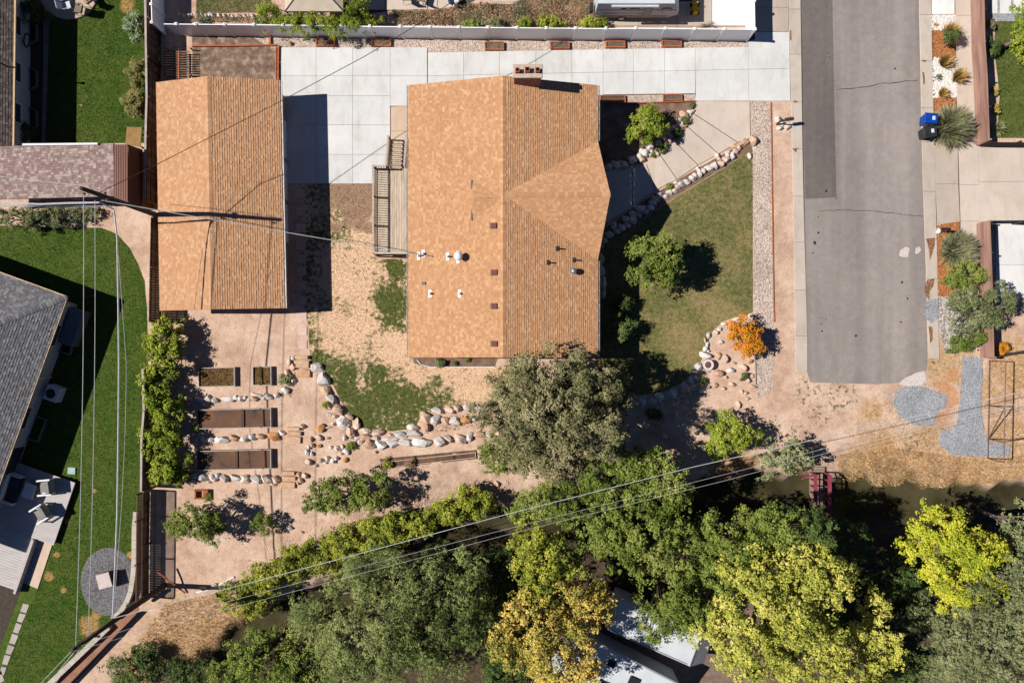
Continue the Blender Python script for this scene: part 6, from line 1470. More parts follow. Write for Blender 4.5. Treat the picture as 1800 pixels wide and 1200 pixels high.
def tree(name, label, cat, ells, mat, leaf=.13, dens=1.0, group=None, trunk=BARK, tr=None, subr=.2, clr=.32, flat=.0, spiky=0.0, nlimb=10, base=None, bare=0, elong=.55, up=.55, gap=-1.25, grow=1.04):
    """ells: list of (px, py, rx, ry, z_low, z_top) crown lobes in picture units / metres"""
    global LEAVES
    cl = []
    E = []
    for (px, py, rx, ry, zb, ztop) in ells:
        zc = (zb + ztop) / 2; c = W(px, py, zc); f = (H - zc) / H; ax, ay, az_ = rx / K * f, ry / K * f, (ztop - zb) / 2; ax *= grow; ay *= grow; E.append((c, ax, ay, az_))
        rc0 = clr * min(ax, ay); n = max(8, int(3.0 * (ax * ay) / (rc0 * rc0)))
        u = unit(n, -.4); rad = RNG.uniform(.25, 1.0, len(u)) ** .5
        ang = np.arctan2(u[:, 1], u[:, 0]); lob = 1 + .14 * np.sin(ang * 3 + RNG.uniform(0, 6)) + .1 * np.sin(ang * 5 + RNG.uniform(0, 6)) + RNG.uniform(-.14, .1, len(u))
        rc = rc0 * RNG.uniform(.55, 1.25, len(u))
        q = np.empty((len(u), 3)); k = rad * lob
        q[:, 0] = c.x + u[:, 0] * np.maximum(ax - rc * .35, .1) * k; q[:, 1] = c.y + u[:, 1] * np.maximum(ay - rc * .35, .1) * k; q[:, 2] = c.z + u[:, 2] * np.maximum(az_ - rc * .4, .05) * rad
        cl.append(np.concatenate([q, rc[:, None]], 1))
    cl = np.concatenate(cl)
    c = E[0][0]; bx_, by_ = (c.x, c.y) if base is None else tuple(W(*base)[:2]); bz = float(gz(bx_, by_))
    root = thing(name, label, cat, (bx_, by_, bz), group)
    area = sum(math.pi * ax * ay for _, ax, ay, _ in E); nl = int(area * 820 * dens * (.13 / leaf) ** 2)
    per = 13; ns = max(20, nl // per)
    w_ = cl[:, 3] ** 2; ci = RNG.choice(len(cl), ns, p=w_ / w_.sum())
    d = RNG.normal(size=(ns, 3)); d[:, 2] += .35; d /= np.linalg.norm(d, axis=1)[:, None]
    sc = cl[ci, :3] + d * (cl[ci, 3] * RNG.uniform(.55, 1.08 + spiky, ns))[:, None] * np.array([1, 1, .8])
    if area > 6:                                  # openings between the boughs
        ph = RNG.uniform(0, 6.28, 6); fq = 6.5 / math.sqrt(area) + .9
        g_ = np.sin(sc[:, 0] * fq + ph[0] + 1.3 * np.sin(sc[:, 1] * fq * .8 + ph[1])) + np.sin(sc[:, 1] * fq * 1.1 + ph[2] + 1.3 * np.sin(sc[:, 0] * fq * .9 + ph[3])) + .8 * np.sin((sc[:, 0] + sc[:, 1]) * fq * 1.9 + ph[4])
        kp = (g_ > gap) | (RNG.random(ns) < .12); sc, d = sc[kp], d[kp]; ns = len(sc)
    sr = subr * np.clip(RNG.lognormal(-.15, .45, ns), .35, 2.0)
    d2 = RNG.normal(size=(ns * per, 3)); d2 /= np.linalg.norm(d2, axis=1)[:, None]
    P = np.repeat(sc, per, 0) + d2 * (np.repeat(sr, per) * RNG.uniform(.3, 1, ns * per))[:, None]
    N = d2 * .5 + np.repeat(d, per, 0) * .6 + np.array([-.3, 0, up]) + RNG.normal(size=P.shape) * .25
    N /= np.linalg.norm(N, axis=1)[:, None]
    g = gz(P[:, 0], P[:, 1]); keep = P[:, 2] > g + .03
    P, N = P[keep], N[keep]
    tint = np.clip(np.repeat(RNG.normal(.5, .16, ns), per)[keep] + RNG.normal(0, .17, len(P)), 0, 1)
    S = leaf * RNG.uniform(.6, 1.35, len(P)); LEAVES += len(P)
    leaf_cards('crown', P, N, S, mat, root, elong, tint)
    # trunk and limbs
    ztop = max(z + az_ for (_, _, _, az_), z in zip(E, [e[0].z for e in E])); R0 = tr or max(.03, .035 * math.sqrt(area))
    zf_ = bz + (c.z - bz) * .45
    q = MB(); q.tube([(bx_, by_, bz - .05), (bx_ + .03, by_, bz + (zf_ - bz) * .5), (bx_ * .7 + c.x * .3, by_ * .7 + c.y * .3, zf_)], [R0 * 1.25, R0, R0 * .8], 8); q.build('trunk', trunk, root, True)
    q = MB(); st = Vector((bx_ * .7 + c.x * .3, by_ * .7 + c.y * .3, zf_))
    idx = RNG.choice(len(cl), min(nlimb, len(cl)), replace=False)
    for i in idx:
        e = Vector(cl[i, :3]); m1 = st.lerp(e, .5) + Vector((random.uniform(-.1, .1), random.uniform(-.1, .1), (e - st).length * .06))
        q.tube([st - Vector((0, 0, .03)), m1, e], [R0 * .55, R0 * .34, R0 * .1], 5, False)
        for _ in range(bare):
            e2 = e + Vector((random.uniform(-1, 1), random.uniform(-1, 1), random.uniform(.2, .9))) * cl[i, 3] * 1.1; q.tube([m1, m1.lerp(e2, .6) + Vector((0, 0, .1)), e2], [R0 * .22, R0 * .14, R0 * .05], 4, False)
    q.build('limbs', trunk, root, True)
    return root
L_SPR = leaf_mat('spruce_needles', [(0.048, 0.0576, 0.0216), (0.126, 0.126, 0.0504), (0.252, 0.222, 0.108), (0.372, 0.324, 0.18)], .1)
L_GRN = leaf_mat('green_leaves', [(0.042, 0.066, 0.0096), (0.102, 0.144, 0.0216), (0.198, 0.234, 0.0456), (0.324, 0.336, 0.09)])
L_LIME = leaf_mat('lime_leaves', [(0.054, 0.09, 0.0072), (0.144, 0.198, 0.0168), (0.264, 0.312, 0.03), (0.432, 0.444, 0.084)])
L_YG = leaf_mat('yellow_green_leaves', [(0.108, 0.132, 0.018), (0.264, 0.288, 0.042), (0.48, 0.456, 0.084), (0.66, 0.564, 0.156)])
L_YEL = leaf_mat('yellow_leaves', [(0.12, 0.162, 0.012), (0.288, 0.336, 0.024), (0.48, 0.48, 0.036), (0.648, 0.576, 0.084)])
L_GOLD = leaf_mat('golden_leaves', [(.08, .1, .02), (.26, .24, .04), (.6, .44, .1), (.78, .54, .17)], big=.3)
L_OR = leaf_mat('orange_leaves', [(0.16, 0.12, 0.01), (0.48, 0.22, 0.013), (0.65, 0.205, 0.017), (0.7, 0.34, 0.045)], big=1.5)
L_WIL = leaf_mat('willow_leaves', [(0.042, 0.066, 0.0144), (0.108, 0.144, 0.036), (0.228, 0.258, 0.084), (0.384, 0.396, 0.156)])
L_GREY = leaf_mat('grey_green_leaves', [(0.054, 0.072, 0.03), (0.126, 0.15, 0.06), (0.24, 0.258, 0.114), (0.36, 0.36, 0.18)])
L_DRK = leaf_mat('dark_green_leaves', [(0.024, 0.042, 0.012), (0.054, 0.084, 0.0216), (0.102, 0.144, 0.0384), (0.156, 0.192, 0.06)])
L_HED = leaf_mat('hedge_leaves', [(0.06, 0.084, 0.012), (0.156, 0.192, 0.024), (0.324, 0.336, 0.042), (0.528, 0.468, 0.084)], big=.6)
L_RED = leaf_mat('rusty_leaves', [(0.072, 0.084, 0.036), (0.192, 0.168, 0.084), (0.288, 0.156, 0.09), (0.396, 0.288, 0.168)], big=.9)

tree('spruce_tree', 'huge grey green spruce at the house corner overhanging the back lawn', 'tree', [(978, 722, 126, 104, 1.2, 9.5), (930, 700, 75, 70, 1.2, 7), (1030, 690, 75, 60, 1.5, 7.5), (960, 790, 80, 60, 1.0, 6.5), (1045, 750, 60, 60, 1.5, 6.5)], L_SPR, .15, 1.7, subr=.24, clr=.17, nlimb=26, elong=.4, gap=-1.5)
tree('front_tree', 'round green tree on the front lawn near the east wall', 'tree', [(1147, 464, 54, 50, 1.0, 4.2), (1165, 455, 34, 34, 1.2, 4.0)], L_GRN, .12, 1.2, clr=.26, subr=.17, nlimb=14, gap=-2)
tree('leafy_shrub', 'bright green shrub in the shaded bed below the driveway planter', 'shrub', [(1137, 220, 33, 36, .3, 2.3)], L_LIME, .1, 1.2, clr=.26, subr=.15)
tree('orange_shrub', 'fiery orange autumn bush by the gravel strip', 'shrub', [(1308, 591, 35, 34, .2, 2.3)], L_OR, .1, 1.3, clr=.27, subr=.15)
tree('leafy_shrub', 'bright green bush on the bare ground below the front boulder wall', 'shrub', [(1282, 766, 44, 38, .2, 3.0)], L_LIME, .11, 1.25, clr=.27, subr=.17, gap=-2)
tree('leafy_shrub', 'sparse grey green shrub under the power wires near the footbridge', 'shrub', [(1377, 803, 54, 40, .2, 3.0)], L_GREY, .11, .75, clr=.25, subr=.16, bare=2)
tree('fruit_tree', 'low spreading green fruit tree between strip bed and creek hedge', 'tree', [(595, 868, 58, 34, .6, 3.0), (655, 862, 36, 34, .6, 3.2), (560, 880, 30, 22, .5, 2.4)], L_GRN, .1, .95, clr=.28, subr=.15, nlimb=16, base=(640, 866))
tree('apple_tree', 'low green apple tree leaning over the lattice fence', 'tree', [(352, 915, 52, 36, .7, 3.0), (312, 926, 26, 20, .7, 2.2), (375, 940, 22, 20, .6, 2.2)], L_GRN, .11, 1.0, clr=.27, subr=.17, base=(392, 912))
tree('leafy_shrub', 'small olive shrub in the shadow right of the apple tree', 'shrub', [(466, 921, 24, 20, .1, 1.4)], L_GRN, .09, .8, clr=.3, subr=.13)
tree('leafy_shrub', 'small wild shrub at the foot of the huge spruce by the strip bed', 'shrub', [(872, 800, 38, 38, .1, 2.2)], L_GRN, .09, .75, clr=.25, subr=.15, bare=2)
tree('shaded_shrub', 'dark evergreen shrub in the house shade at the east wall', 'shrub', [(1092, 575, 24, 28, .1, 2.0)], L_DRK, .09, 1.0, clr=.3, subr=.15, group=None)
tree('shaded_shrub', 'dark low shrub in the house shade below the flat stones', 'shrub', [(1090, 530, 20, 20, .1, 1.5)], L_DRK, .09, .9, clr=.3, subr=.15)
# ivy over the west fence
tree('ivy', 'upper mass of glossy ivy swallowing the board fence beside the gravel yard', 'ivy', [(288, 598, 35, 38, .1, 2.3), (287, 640, 31, 30, .1, 2.4), (304, 575, 24, 18, .1, 1.9), (266, 668, 16, 26, .1, 2.2)], L_LIME, .12, 1.5, clr=.3, subr=.16, nlimb=6, tr=.06, gap=-2)
tree('ivy', 'lower mass of glossy ivy over the board fence beside the long beds', 'ivy', [(292, 725, 34, 42, .1, 2.2), (284, 770, 36, 30, .1, 2.3), (292, 815, 34, 32, .1, 2.1), (280, 700, 24, 30, .1, 2.4), (318, 830, 16, 22, .1, 1.2)], L_LIME, .12, 1.5, clr=.3, subr=.16, nlimb=6, tr=.06, gap=-1.6)
# hedge along the creek
for i, (x, y, rx, ry, zt_) in enumerate(((425, 1045, 42, 34, 2.4), (468, 1018, 40, 34, 2.5), (512, 992, 40, 34, 2.6), (556, 972, 40, 32, 2.6), (602, 956, 40, 34, 2.7), (648, 941, 40, 32, 2.7), (694, 926, 40, 30, 2.6), (738, 916, 36, 28, 2.4), (790, 897, 38, 28, 2.5), (835, 885, 42, 30, 2.6), (455, 1060, 30, 26, 1.8), (590, 985, 34, 22, 1.6), (676, 958, 34, 22, 1.6))):
    tree('hedge_bush', 'yellow green hedge bush on the north creek bank, ' + ORD[i] + ' from the dry grass corner' if i < 10 else 'low hedge bush at the water below the hedge row, ' + ORD[i - 10] + ' from the dry grass', 'shrub', [(x, y, rx, ry, -.2, zt_)], L_HED, .11, 1.1, clr=.28, subr=.17, group='hedge bushes along the creek', nlimb=6, trunk=BARK_D)
# trees south of the hedge
tree('creek_tree', 'leafy green tree on the creek bank just below the huge spruce', 'tree', [(1082, 852, 80, 58, 1.5, 6.5), (1160, 850, 58, 60, 1.5, 7), (1000, 880, 70, 36, 1, 5), (1120, 815, 50, 34, 1.5, 5.5)], L_GRN, .13, 1.0, clr=.22, nlimb=18, trunk=BARK_D)
tree('creek_tree', 'leafy green tree standing in the middle of the grove below the wires', 'tree', [(1130, 952, 92, 66, 2, 8), (1060, 930, 66, 50, 2, 7), (1170, 900, 50, 36, 2, 7)], L_GRN, .13, 1.0, clr=.22, nlimb=18, trunk=BARK_D)
tree('creek_tree', 'green tree turning yellow at the creek bend below the three wires', 'tree', [(962, 985, 72, 62, 2, 7.5), (930, 945, 40, 34, 1, 5)], L_HED, .13, 1.0, clr=.22, nlimb=14, trunk=BARK_D)
tree('golden_tree', 'golden yellow autumn tree left of the white trailers', 'tree', [(955, 1100, 84, 90, 2, 9), (1015, 1060, 60, 50, 2, 8.5), (990, 1170, 70, 50, 2, 8)], L_GOLD, .13, 1.0, clr=.2, nlimb=18, trunk=BARK_D)
tree('leafy_tree', 'deep green tree overhanging the nose of the box trailer', 'tree', [(1170, 1040, 62, 56, 2.5, 7.5), (1205, 1070, 44, 44, 3, 7), (1155, 1100, 36, 26, 3, 6)], L_GRN, .13, 1.0, clr=.22, nlimb=14, trunk=BARK_D)
tree('willow_tree', 'wide feathery green willow in the middle of the south bank', 'tree', [(690, 1090, 130, 110, 1.5, 9), (640, 1150, 100, 70, 1.5, 8), (780, 1110, 90, 90, 1.5, 8), (740, 1040, 80, 50, 1.5, 7)], L_WIL, .14, .85, clr=.2, spiky=.25, nlimb=30, bare=1, elong=.3)
tree('willow_tree', 'feathery green willow leaning to the creek beside the hedge', 'tree', [(570, 1070, 66, 60, 1, 6), (640, 1010, 50, 40, .8, 5.5), (680, 985, 36, 30, .5, 4.5)], L_WIL, .13, .9, clr=.24, spiky=.25, nlimb=14, elong=.3)
tree('willow_tree', 'pale feathery tree right of the wide willow above the dark water', 'tree', [(818, 1020, 48, 60, 1, 6.5), (780, 985, 36, 34, 1, 5), (850, 1090, 50, 60, 1, 6.5)], L_WIL, .13, .8, clr=.24, spiky=.2, nlimb=14, bare=1, elong=.35)
tree('bank_tree', 'dense dark green tree left of the wide willow on the south bank', 'tree', [(470, 1150, 66, 52, .8, 5.5), (420, 1200, 60, 40, .8, 5), (540, 1170, 56, 50, 1, 6)], L_GRN, .13, 1.0, clr=.24, nlimb=12, trunk=BARK_D)
tree('maple_tree', 'big pale yellow green maple right of the white trailers', 'tree', [(1360, 1050, 118, 96, 3, 11), (1310, 1110, 90, 80, 3, 10), (1430, 1010, 70, 60, 3, 10), (1420, 1130, 90, 70, 3, 9.5), (1330, 1000, 80, 54, 3, 9.5)], L_YG, .14, 1.0, clr=.19, nlimb=30, bare=1)
tree('leafy_tree', 'green tree between grove and maple at the shaded creek', 'tree', [(1290, 950, 74, 50, 2, 8.5), (1260, 1000, 54, 44, 2, 7), (1360, 920, 64, 42, 2, 8.5)], L_GRN, .13, 1.0, clr=.23, nlimb=14, trunk=BARK_D)
tree('leafy_tree', 'dark green tree hanging over the south end of the footbridge', 'tree', [(1412, 925, 54, 42, 2.5, 8.5), (1495, 955, 40, 36, 1, 4.2)], L_DRK, .13, 1.0, clr=.26, nlimb=10, trunk=BARK_D)
tree('yellow_tree', 'bright yellow tree at the south bank, brightest of the grove', 'tree', [(1662, 975, 82, 62, 1.5, 7), (1650, 925, 44, 40, 1.5, 6.5), (1690, 1030, 56, 46, 1.5, 6.5), (1725, 965, 36, 30, 1.5, 6)], L_YEL, .12, 1.15, clr=.2, nlimb=18)
tree('grey_tree', 'large grey green tree filling the ground beside the bright yellow tree', 'tree', [(1752, 1055, 70, 90, 2, 9), (1725, 1130, 90, 80, 2, 9), (1800, 1120, 70, 90, 2, 9), (1690, 1170, 60, 50, 2, 8)], L_GREY, .12, .95, clr=.2, nlimb=26, bare=1, spiky=.15, elong=.35)
tree('grey_tree', 'grey green tree at the water beyond the bright yellow tree', 'tree', [(1795, 925, 36, 50, 1, 6), (1830, 960, 50, 60, 1, 6.5)], L_GREY, .12, 1.0, clr=.25, nlimb=8)
tree('maple_tree', 'small pale maple between big maple and dark hollow', 'tree', [(1540, 1130, 42, 44, 2, 7), (1535, 1065, 24, 30, 2, 6.5), (1500, 1180, 60, 40, 1.5, 6.5)], L_YG, .13, .95, clr=.25, nlimb=10)
tree('understory_shrub', 'dim olive shrub in the dark hollow beside the bright yellow tree', 'shrub', [(1575, 1015, 50, 40, .2, 2.5), (1600, 1060, 36, 40, .2, 2)], L_DRK, .12, .7, clr=.28, trunk=BARK_D)
tree('understory_shrub', 'dim grey green shrub in the hollow below the bright yellow tree', 'shrub', [(1610, 1075, 34, 34, .3, 2.8), (1650, 1110, 34, 40, .3, 3.4)], L_GREY, .11, .8, clr=.28, bare=1)
tree('understory_shrub', 'shaded olive shrub at the lower edge between maple and grey tree', 'shrub', [(1590, 1180, 60, 40, .2, 2.6), (1510, 1110, 40, 40, .2, 2.5)], L_DRK, .12, .7, clr=.28, trunk=BARK_D)
tree('understory_shrub', 'dark weedy shrub on the dry bank below the diagonal dirt strip', 'shrub', [(232, 1180, 50, 36, .1, 2.0), (250, 1150, 26, 22, .1, 1.4)], L_DRK, .1, .9, clr=.3, trunk=BARK_D, bare=1)
tree('understory_shrub', 'dark shrub in the shade of the dry bank beside the creek mouth', 'shrub', [(340, 1185, 50, 30, .0, 2.2)], L_DRK, .11, 1.0, clr=.3, trunk=BARK_D)
tree('understory_shrub', 'dark thicket between the wide willow and the golden tree', 'shrub', [(885, 1150, 50, 60, .2, 3.2), (880, 1060, 34, 44, .2, 2.6), (900, 1210, 50, 40, .2, 3)], L_DRK, .12, .9, clr=.26, trunk=BARK_D)
tree('understory_shrub', 'dark shrub at the dim water right of the pale feathery tree', 'shrub', [(880, 985, 34, 26, -.3, 1.8)], L_DRK, .11, .8, clr=.3, trunk=BARK_D, bare=1)
tree('understory_shrub', 'dark thicket between the green grove and the big maple', 'shrub', [(1220, 960, 36, 50, .2, 3), (1235, 1010, 40, 30, .2, 3)], L_DRK, .12, .9, clr=.28, trunk=BARK_D)
tree('creek_tree', 'green creek bush under the spruce between strip bed and the wires', 'tree', [(930, 892, 40, 30, .3, 3.6), (965, 868, 34, 24, .3, 3.2)], L_GRN, .12, 1.0, clr=.26, trunk=BARK_D)
# left neighbour plants
tree('weedy_shrub', 'sparse weedy shrub under the cable bundle at the wide lawn corner', 'shrub', [(35, 384, 56, 24, .1, 1.8), (95, 380, 34, 20, .1, 1.3), (145, 376, 30, 16, .05, .8)], L_GREY, .08, .7, clr=.3, subr=.14, bare=2, trunk=BARK_D)
L_WFL = leaf_mat('white_flower_leaves', [(0.05, 0.09, 0.03), (0.13, 0.19, 0.06), (0.26, 0.32, 0.16), (0.62, 0.62, 0.56)], big=3)
tree('flowering_shrub', 'green shrub with white flecked flowers against the board fence', 'shrub', [(237, 47, 19, 29, .1, 1.6)], L_WFL, .09, 1.4, clr=.3, subr=.13)
L_BOX = leaf_mat('boxwood_leaves', [(0.06, 0.072, 0.018), (0.156, 0.168, 0.048), (0.312, 0.264, 0.096), (0.432, 0.324, 0.144)], big=1.2)
tree('round_topiary', 'clipped round bush with a dark hollow against the board fence', 'shrub', [(243, 130, 20, 26, .05, 1.3)], L_BOX, .06, 2.0, clr=.34, subr=.08)
tree('round_topiary', 'clipped round bush with one orange leaf nearest the plywood lean-to', 'shrub', [(237, 181, 22, 27, .05, 1.3)], L_BOX, .06, 2.0, clr=.34, subr=.08)
tree('weedy_shrub', 'dark shrub in the planting strip at the carport corner', 'shrub', [(42, 235, 18, 22, .1, 1.2)], L_DRK, .09, 1, clr=.3)
tree('weedy_shrub', 'dark shrub in deep shade beside the round patio', 'shrub', [(58, 22, 24, 22, .1, 1.4)], L_DRK, .09, 1, clr=.3)
# behind the vinyl fence
tree('bamboo_shrub', 'bright green feathery shrub overhanging the vinyl fence at the canopy', 'shrub', [(545, 38, 42, 24, .4, 2.5), (590, 48, 32, 20, .5, 2.4), (472, 28, 20, 24, .2, 2.0), (506, 44, 30, 14, .3, 2.1)], L_LIME, .1, 1.5, clr=.3, subr=.16, spiky=.2, elong=.35)
tree('bamboo_shrub', 'tall bright green shrub between canopy and beige patio', 'shrub', [(622, 22, 24, 30, .3, 2.7), (650, 40, 26, 16, .2, 1.7), (612, 44, 20, 14, .3, 2.1)], L_LIME, .1, 1.5, clr=.3, subr=.16, spiky=.2, elong=.4)
for x, y, rx, ry, mt, lab in ((922, 41, 13, 8, L_LIME, 'bright leafy perennial at the vinyl fence foot'), (965, 40, 26, 12, L_HED, 'yellow flowered perennial clump behind the vinyl fence'), (1042, 40, 25, 12, L_HED, 'autumn yellow bush behind the fence at the trailer tail'), (870, 42, 18, 9, L_GREY, 'silvery perennial clump behind the middle of the vinyl fence'), (830, 44, 16, 8, L_GRN, 'low green perennial behind the vinyl fence near the beige patio')):
    tree('perennial', lab, 'plant', [(x, y, rx, ry, .05, .8)], mt, .09, 1.3, clr=.34, subr=.12, nlimb=4)
def cover(name, label, px, n, hmax, leaf, mat, cat='ground cover', seed=0, terrain=False):
    P = scatter(px, n, terrain=terrain); z0 = P[:, 2].copy()
    hh_ = np.array([mnoise.noise(Vector((x * .9 + seed, y * .9, 1))) for x, y, _ in P]); hh_ = np.clip(.5 + hh_ * 1.2, .03, 1)
    P[:, 2] = z0 + .02 + hh_ * hmax * RNG.uniform(.3, 1, len(P))
    N = RNG.normal(size=P.shape) * .6 + np.array([0, 0, .9]); N /= np.linalg.norm(N, axis=1)[:, None]
    o = leaf_cards(name, P, N, leaf * RNG.uniform(.6, 1.4, len(P)), mat, None, .6, np.clip(.5 + .5 * np.array([mnoise.noise(Vector((x * .7 + seed, y * .7, 5))) for x, y, _ in P]) + RNG.normal(0, .2, len(P)), 0, 1))
    return tag(o, label, cat, kind='stuff')
cover('ground_cover', 'rusty red and green low planting behind the vinyl fence', [(690, 20), (760, 19), (830, 8), (900, 8), (960, -20), (1035, -40), (1045, 30), (1040, 47), (700, 44)], 26000, .35, .1, L_RED)
cover('ground_cover', 'low weeds along the stone edging behind the vinyl fence', [(335, 30), (480, 32), (480, 41), (335, 40)], 1500, .2, .07, L_RED)
# spiky yucca plants at the edging stones
def spikes(name, label, cat, px, py, r, h, n, mat, wid=.05, lean=1.0, group=None, plume=None, npl=0, bz=0, dirbias=(0, 0), arch=.35):
    p = W(px, py, h * .4); p.z = bz; root = thing(name, label, cat, p, group); V = []; F = []; T = []
    def add(n_, L, wd, le0, le1, off=.5):
        for _ in range(n_):
            a = random.uniform(0, 6.283); le = random.uniform(le0, le1); d = Vector((math.cos(a) * le + dirbias[0], math.sin(a) * le + dirbias[1], 1)).normalized()
            l_ = L * random.uniform(.65, 1.1); s = Vector((-d.y, d.x, 0)).normalized() if d.xy.length > .01 else Vector((1, 0, 0)); b0 = Vector((math.cos(a), math.sin(a), 0)) * random.uniform(0, off * r) - Vector((0, 0, 0))
            pts = [b0 + d * (l_ * t) - Vector((0, 0, arch * l_ * t * t * le)) for t in (0, .35, .7, 1)]
            k = len(V)
            for i, q in enumerate(pts):
                q.z = max(q.z, .03); ww = wd * (1, 1, .7, .15)[i] / 2; V.extend([q - s * ww, q + s * ww])
            F.extend([(k, k + 1, k + 3, k + 2), (k + 2, k + 3, k + 5, k + 4), (k + 4, k + 5, k + 7, k + 6)]); t = random.random(); T.extend([t] * 8)
    add(n, h, wid, .05, lean)
    def mk(nm, m):
        me = bpy.data.meshes.new(nm); me.from_pydata([tuple(v) for v in V], [], F); at = me.attributes.new('tint', 'FLOAT', 'POINT'); at.data.foreach_set('value', T); me.materials.append(m); place(nm, me, root, p)
    mk('leaves', mat)
    if plume:
        V.clear(); F.clear(); T.clear(); add(npl, h * 1.2, wid * 1.3, .2, lean * .9, .4); mk('plumes', plume)
    return root
L_YUC = leaf_mat('yucca_leaves', [(0.06, 0.11, 0.08), (0.12, 0.19, 0.13), (0.22, 0.3, 0.2)], .1); L_TALL = leaf_mat('tall_grass_leaves', [(0.08, 0.11, 0.035), (0.19, 0.22, 0.09), (0.34, 0.34, 0.18), (0.5, 0.45, 0.27)], .2)
L_PLUME = leaf_mat('purple_plumes', [(0.09, 0.06, 0.06), (0.16, 0.11, 0.11), (0.24, 0.17, 0.16)], .1); L_STRAW = leaf_mat('straw_plumes', [(0.4, 0.22, 0.06), (0.58, 0.36, 0.12), (0.7, 0.48, 0.2)], .3); L_FEA = leaf_mat('feather_grass', [(0.072, 0.096, 0.024), (0.18, 0.156, 0.042), (0.408, 0.264, 0.072)], .2)
spikes('yucca', 'spiky blue green yucca at the stone edging near the fence return', 'plant', 357, 37, .4, .6, 70, L_YUC, .06, 1.6)
spikes('yucca', 'spiky blue green yucca beside the feathery shrub at the stone edging', 'plant', 456, 36, .4, .6, 60, L_YUC, .06, 1.6)
spikes('fountain_grass', 'huge green fountain grass with purple plumes beside the wheeled bins', 'ornamental grass', 1674, 222, 1.1, 1.5, 2200, L_TALL, .04, 1.3, plume=L_PLUME, npl=260, dirbias=(.18, .02))
spikes('fountain_grass', 'huge green fountain grass with purple plumes below the black mailbox', 'ornamental grass', 1684, 440, 1.0, 1.4, 1900, L_TALL, .04, 1.25, plume=L_PLUME, npl=190, dirbias=(.18, .02))
for x, y, s, lab in ((1670, 60, 1.25, 'feather grass with golden plumes beside the bark bed, tallest of its row'), (1660, 112, 1.0, 'feather grass with golden plumes at the upper end of the white cobbles'), (1684, 138, 1.05, 'feather grass with golden plumes in the middle of the white cobbles'), (1657, 166, .7, 'small green feather grass at the lower end of the white cobbles')):
    spikes('feather_grass', lab, 'ornamental grass', x, y, .25, .8 * s, 150, L_FEA, .035, .9, plume=L_STRAW, npl=150, dirbias=(.1, .35))
spikes('feather_grass', 'tiny golden tuft among the upper white cobbles by the kerb', 'ornamental grass', 1645, 44, .1, .3, 50, L_STRAW, .03, 1.0)
spikes('feather_grass', 'small grey tuft among the white cobbles by the kerb', 'ornamental grass', 1650, 136, .2, .35, 70, L_GREY, .03, 1.3)
tree('juniper_shrub', 'dark open juniper with gnarled branches in the upper bark bed', 'shrub', [(1671, 66, 14, 12, .2, 1.5)], L_DRK, .08, 1, clr=.34, bare=1)
# right-hand shrubs
tree('mugo_pine', 'green pine shrub below the fountain grass across the street', 'shrub', [(1700, 484, 36, 24, .1, 1.6), (1672, 492, 18, 12, .1, .9)], L_GRN, .08, 1.0, clr=.26, subr=.13, bare=2)
tree('mugo_pine', 'wide twiggy pine shrub leaning over the brown fence by the white patio', 'shrub', [(1712, 550, 50, 38, .2, 2.2), (1755, 535, 36, 36, .3, 2.4), (1690, 530, 30, 22, .2, 1.4)], L_GREY, .08, .75, clr=.22, subr=.14, bare=3, nlimb=20)
tree('leafy_shrub', 'low green shrub at the south end of the brown fence', 'shrub', [(1690, 603, 26, 18, .05, .9), (1722, 590, 22, 16, .1, 1.2)], L_GRN, .08, .8, clr=.3, subr=.12)
tree('flowering_shrub', 'small bush with orange and red flowers behind the brown fence end', 'shrub', [(1761, 612, 12, 12, .05, .7)], L_OR, .07, 1, clr=.34, subr=.1)
tree('round_topiary', 'clipped dark round shrub behind the brown fence at the right lawn', 'shrub', [(1745, 82, 12, 16, .05, 1.0)], L_DRK, .06, 1.6, clr=.34, subr=.08)
tree('leafy_tree', 'bright green tree cut off by the view at the right lawn', 'tree', [(1810, 55, 34, 56, 1, 4.5), (1820, 95, 26, 28, 1, 3.5)], L_LIME, .12, 1.2, clr=.26)
tree('leafy_shrub', 'small rusty shrub by the grey gravel behind the brown fence', 'shrub', [(1741, 44, 8, 9, .05, .6)], L_RED, .06, 1.2, clr=.34, subr=.08)
for x, y in ((1747, 160), (1750, 192)):
    tree('perennial', 'tiny yellow leaved plant at the foot of the brown fence', 'plant', [(x, y, 8, 8, .05, .4)], L_GOLD, .06, 1.2, clr=.36, subr=.07, nlimb=3, group='yellow plants at the brown fence')
spikes('fountain_grass', 'green arching grass at the lower corner of the right lawn', 'ornamental grass', 1757, 225, .3, .7, 200, L_TALL, .035, 1.5)
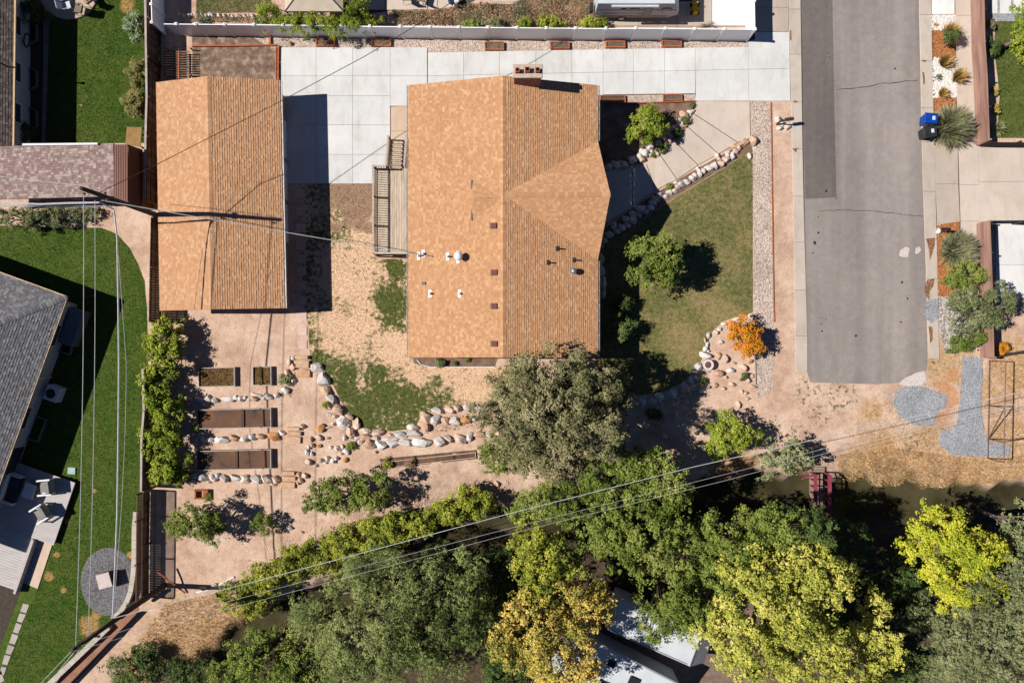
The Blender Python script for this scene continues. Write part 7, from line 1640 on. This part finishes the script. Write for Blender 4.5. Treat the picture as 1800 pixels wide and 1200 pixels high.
# garden and border plants
for x, y, r, mt, lab in ((772, 638, 9, L_GREY, 'leafy green plant in the flower bed at the house end, biggest of three'), (800, 638, 4, L_GRN, 'small green plant in the middle of the house end flower bed'), (821, 632, 4, L_GRN, 'small green plant nearest the spruce in the house end flower bed'), (573, 712, 7, L_HED, 'small yellow flowered tuft at the foot of the boulder wall'), (618, 784, 9, L_GRN, 'low green cushion plant among the scattered stones'), (722, 812, 9, L_RED, 'weedy red green plant in the strip bed'), (680, 815, 10, L_HED, 'weeds at the left end of the strip bed'), (1216, 186, 5, L_DRK, 'small dark plant at the corner of walk and driveway'), (1207, 212, 7, L_DRK, 'dark round cushion plant beside the front walk'), (1190, 236, 9, L_DRK, 'dark cushion plant among the bed stones beside the front walk'), (1165, 260, 9, L_DRK, 'low green plant beside the third walk slab'), (1148, 273, 5, L_DRK, 'tiny green plant beside the fourth walk slab'),
        (1176, 328, 6, L_GRN, 'small green weed between walk and low stone edging'), (1306, 661, 7, L_DRK, 'dark green cushion among the rocks by the verge'), (500, 668, 12, L_GREY, 'grey green weeds beside the square raised bed'), (345, 752, 8, L_GRN, 'small weed at the corner of the long raised bed'), (860, 788, 6, L_GRN, 'sparse weed at the right end of the strip bed'), (1235, 670, 8, L_DRK, 'dark plant in the shade of the front boulder wall'), (1150, 728, 14, L_DRK, 'dark low shrub in the spruce shade below the front boulder wall')):
    tree('garden_plant', lab, 'plant', [(x, y, r, r, .02, .45 if r > 6 else .25)], mt, .07, 1.1, clr=.36, subr=.09, nlimb=3)
cover('weeds', 'low weeds tucked between boulders of the terraced wall', [(700, 755), (745, 735), (770, 735), (845, 722), (870, 728), (880, 748), (780, 758), (740, 762)], 900, .12, .07, L_RED, 'weeds', 3)
# dry grass on the creek bank and wild corner
L_DRY = leaf_mat('dry_grass', [(0.26, 0.156, 0.065), (0.52, 0.338, 0.156), (0.728, 0.52, 0.26)], .2, big=.8)
bank_px = [(1470, 800), (1560, 785), (1660, 800), (1740, 810), (1850, 790), (1850, 838), (1720, 850), (1600, 868), (1500, 858), (1475, 835)]
blades(scatter(bank_px, 16000, terrain=True), .22, .035, L_DRY, 'dry_grass', 'straw coloured dry grass on the north creek bank by the footbridge', 1.2)
blades(scatter([(290, 1060), (340, 1050), (400, 1040), (450, 1075), (420, 1120), (370, 1150), (330, 1200), (190, 1230), (230, 1150)], 12000, terrain=True), .3, .035, L_DRY, 'dry_grass', 'flattened straw coloured grass below the bare garden', 1.6)
blades(scatter([(1730, 620), (1850, 620), (1850, 780), (1790, 790), (1738, 770)], 5000, terrain=True), .2, .03, L_DRY, 'dry_grass', 'dry golden grass inside the open wire pen', 1.3)
blades(scatter([(1255, 810), (1330, 800), (1335, 848), (1260, 850)], 2500, terrain=True), .2, .03, L_DRY, 'dry_grass', 'dry golden grass on the bank beside the sparse grey shrub', 1.3)
blades(scatter([(1560, 700), (1480, 760), (1560, 800), (1650, 780), (1640, 750), (1600, 748)], 5000, terrain=True), .14, .03, L_DRY, 'dry_grass', 'thin dry grass on the bare ground below the gravel pads', 1.5)
q = MB()
for _ in range(26):
    p = W(1244 + random.uniform(-9, 9), 45 + random.uniform(-2, 2), .1); d = Vector((random.uniform(-1, 1), random.uniform(-.5, .5), random.uniform(0, .3))); q.tube([p, p + d * .3 + Vector((0, 0, .05)), p + d * .55], [.02, .015, .006], 4)
tag(q.build('brush_pile', BARK), 'heap of cut grey branches behind the vinyl fence by the white slab', 'brush pile', kind='stuff')
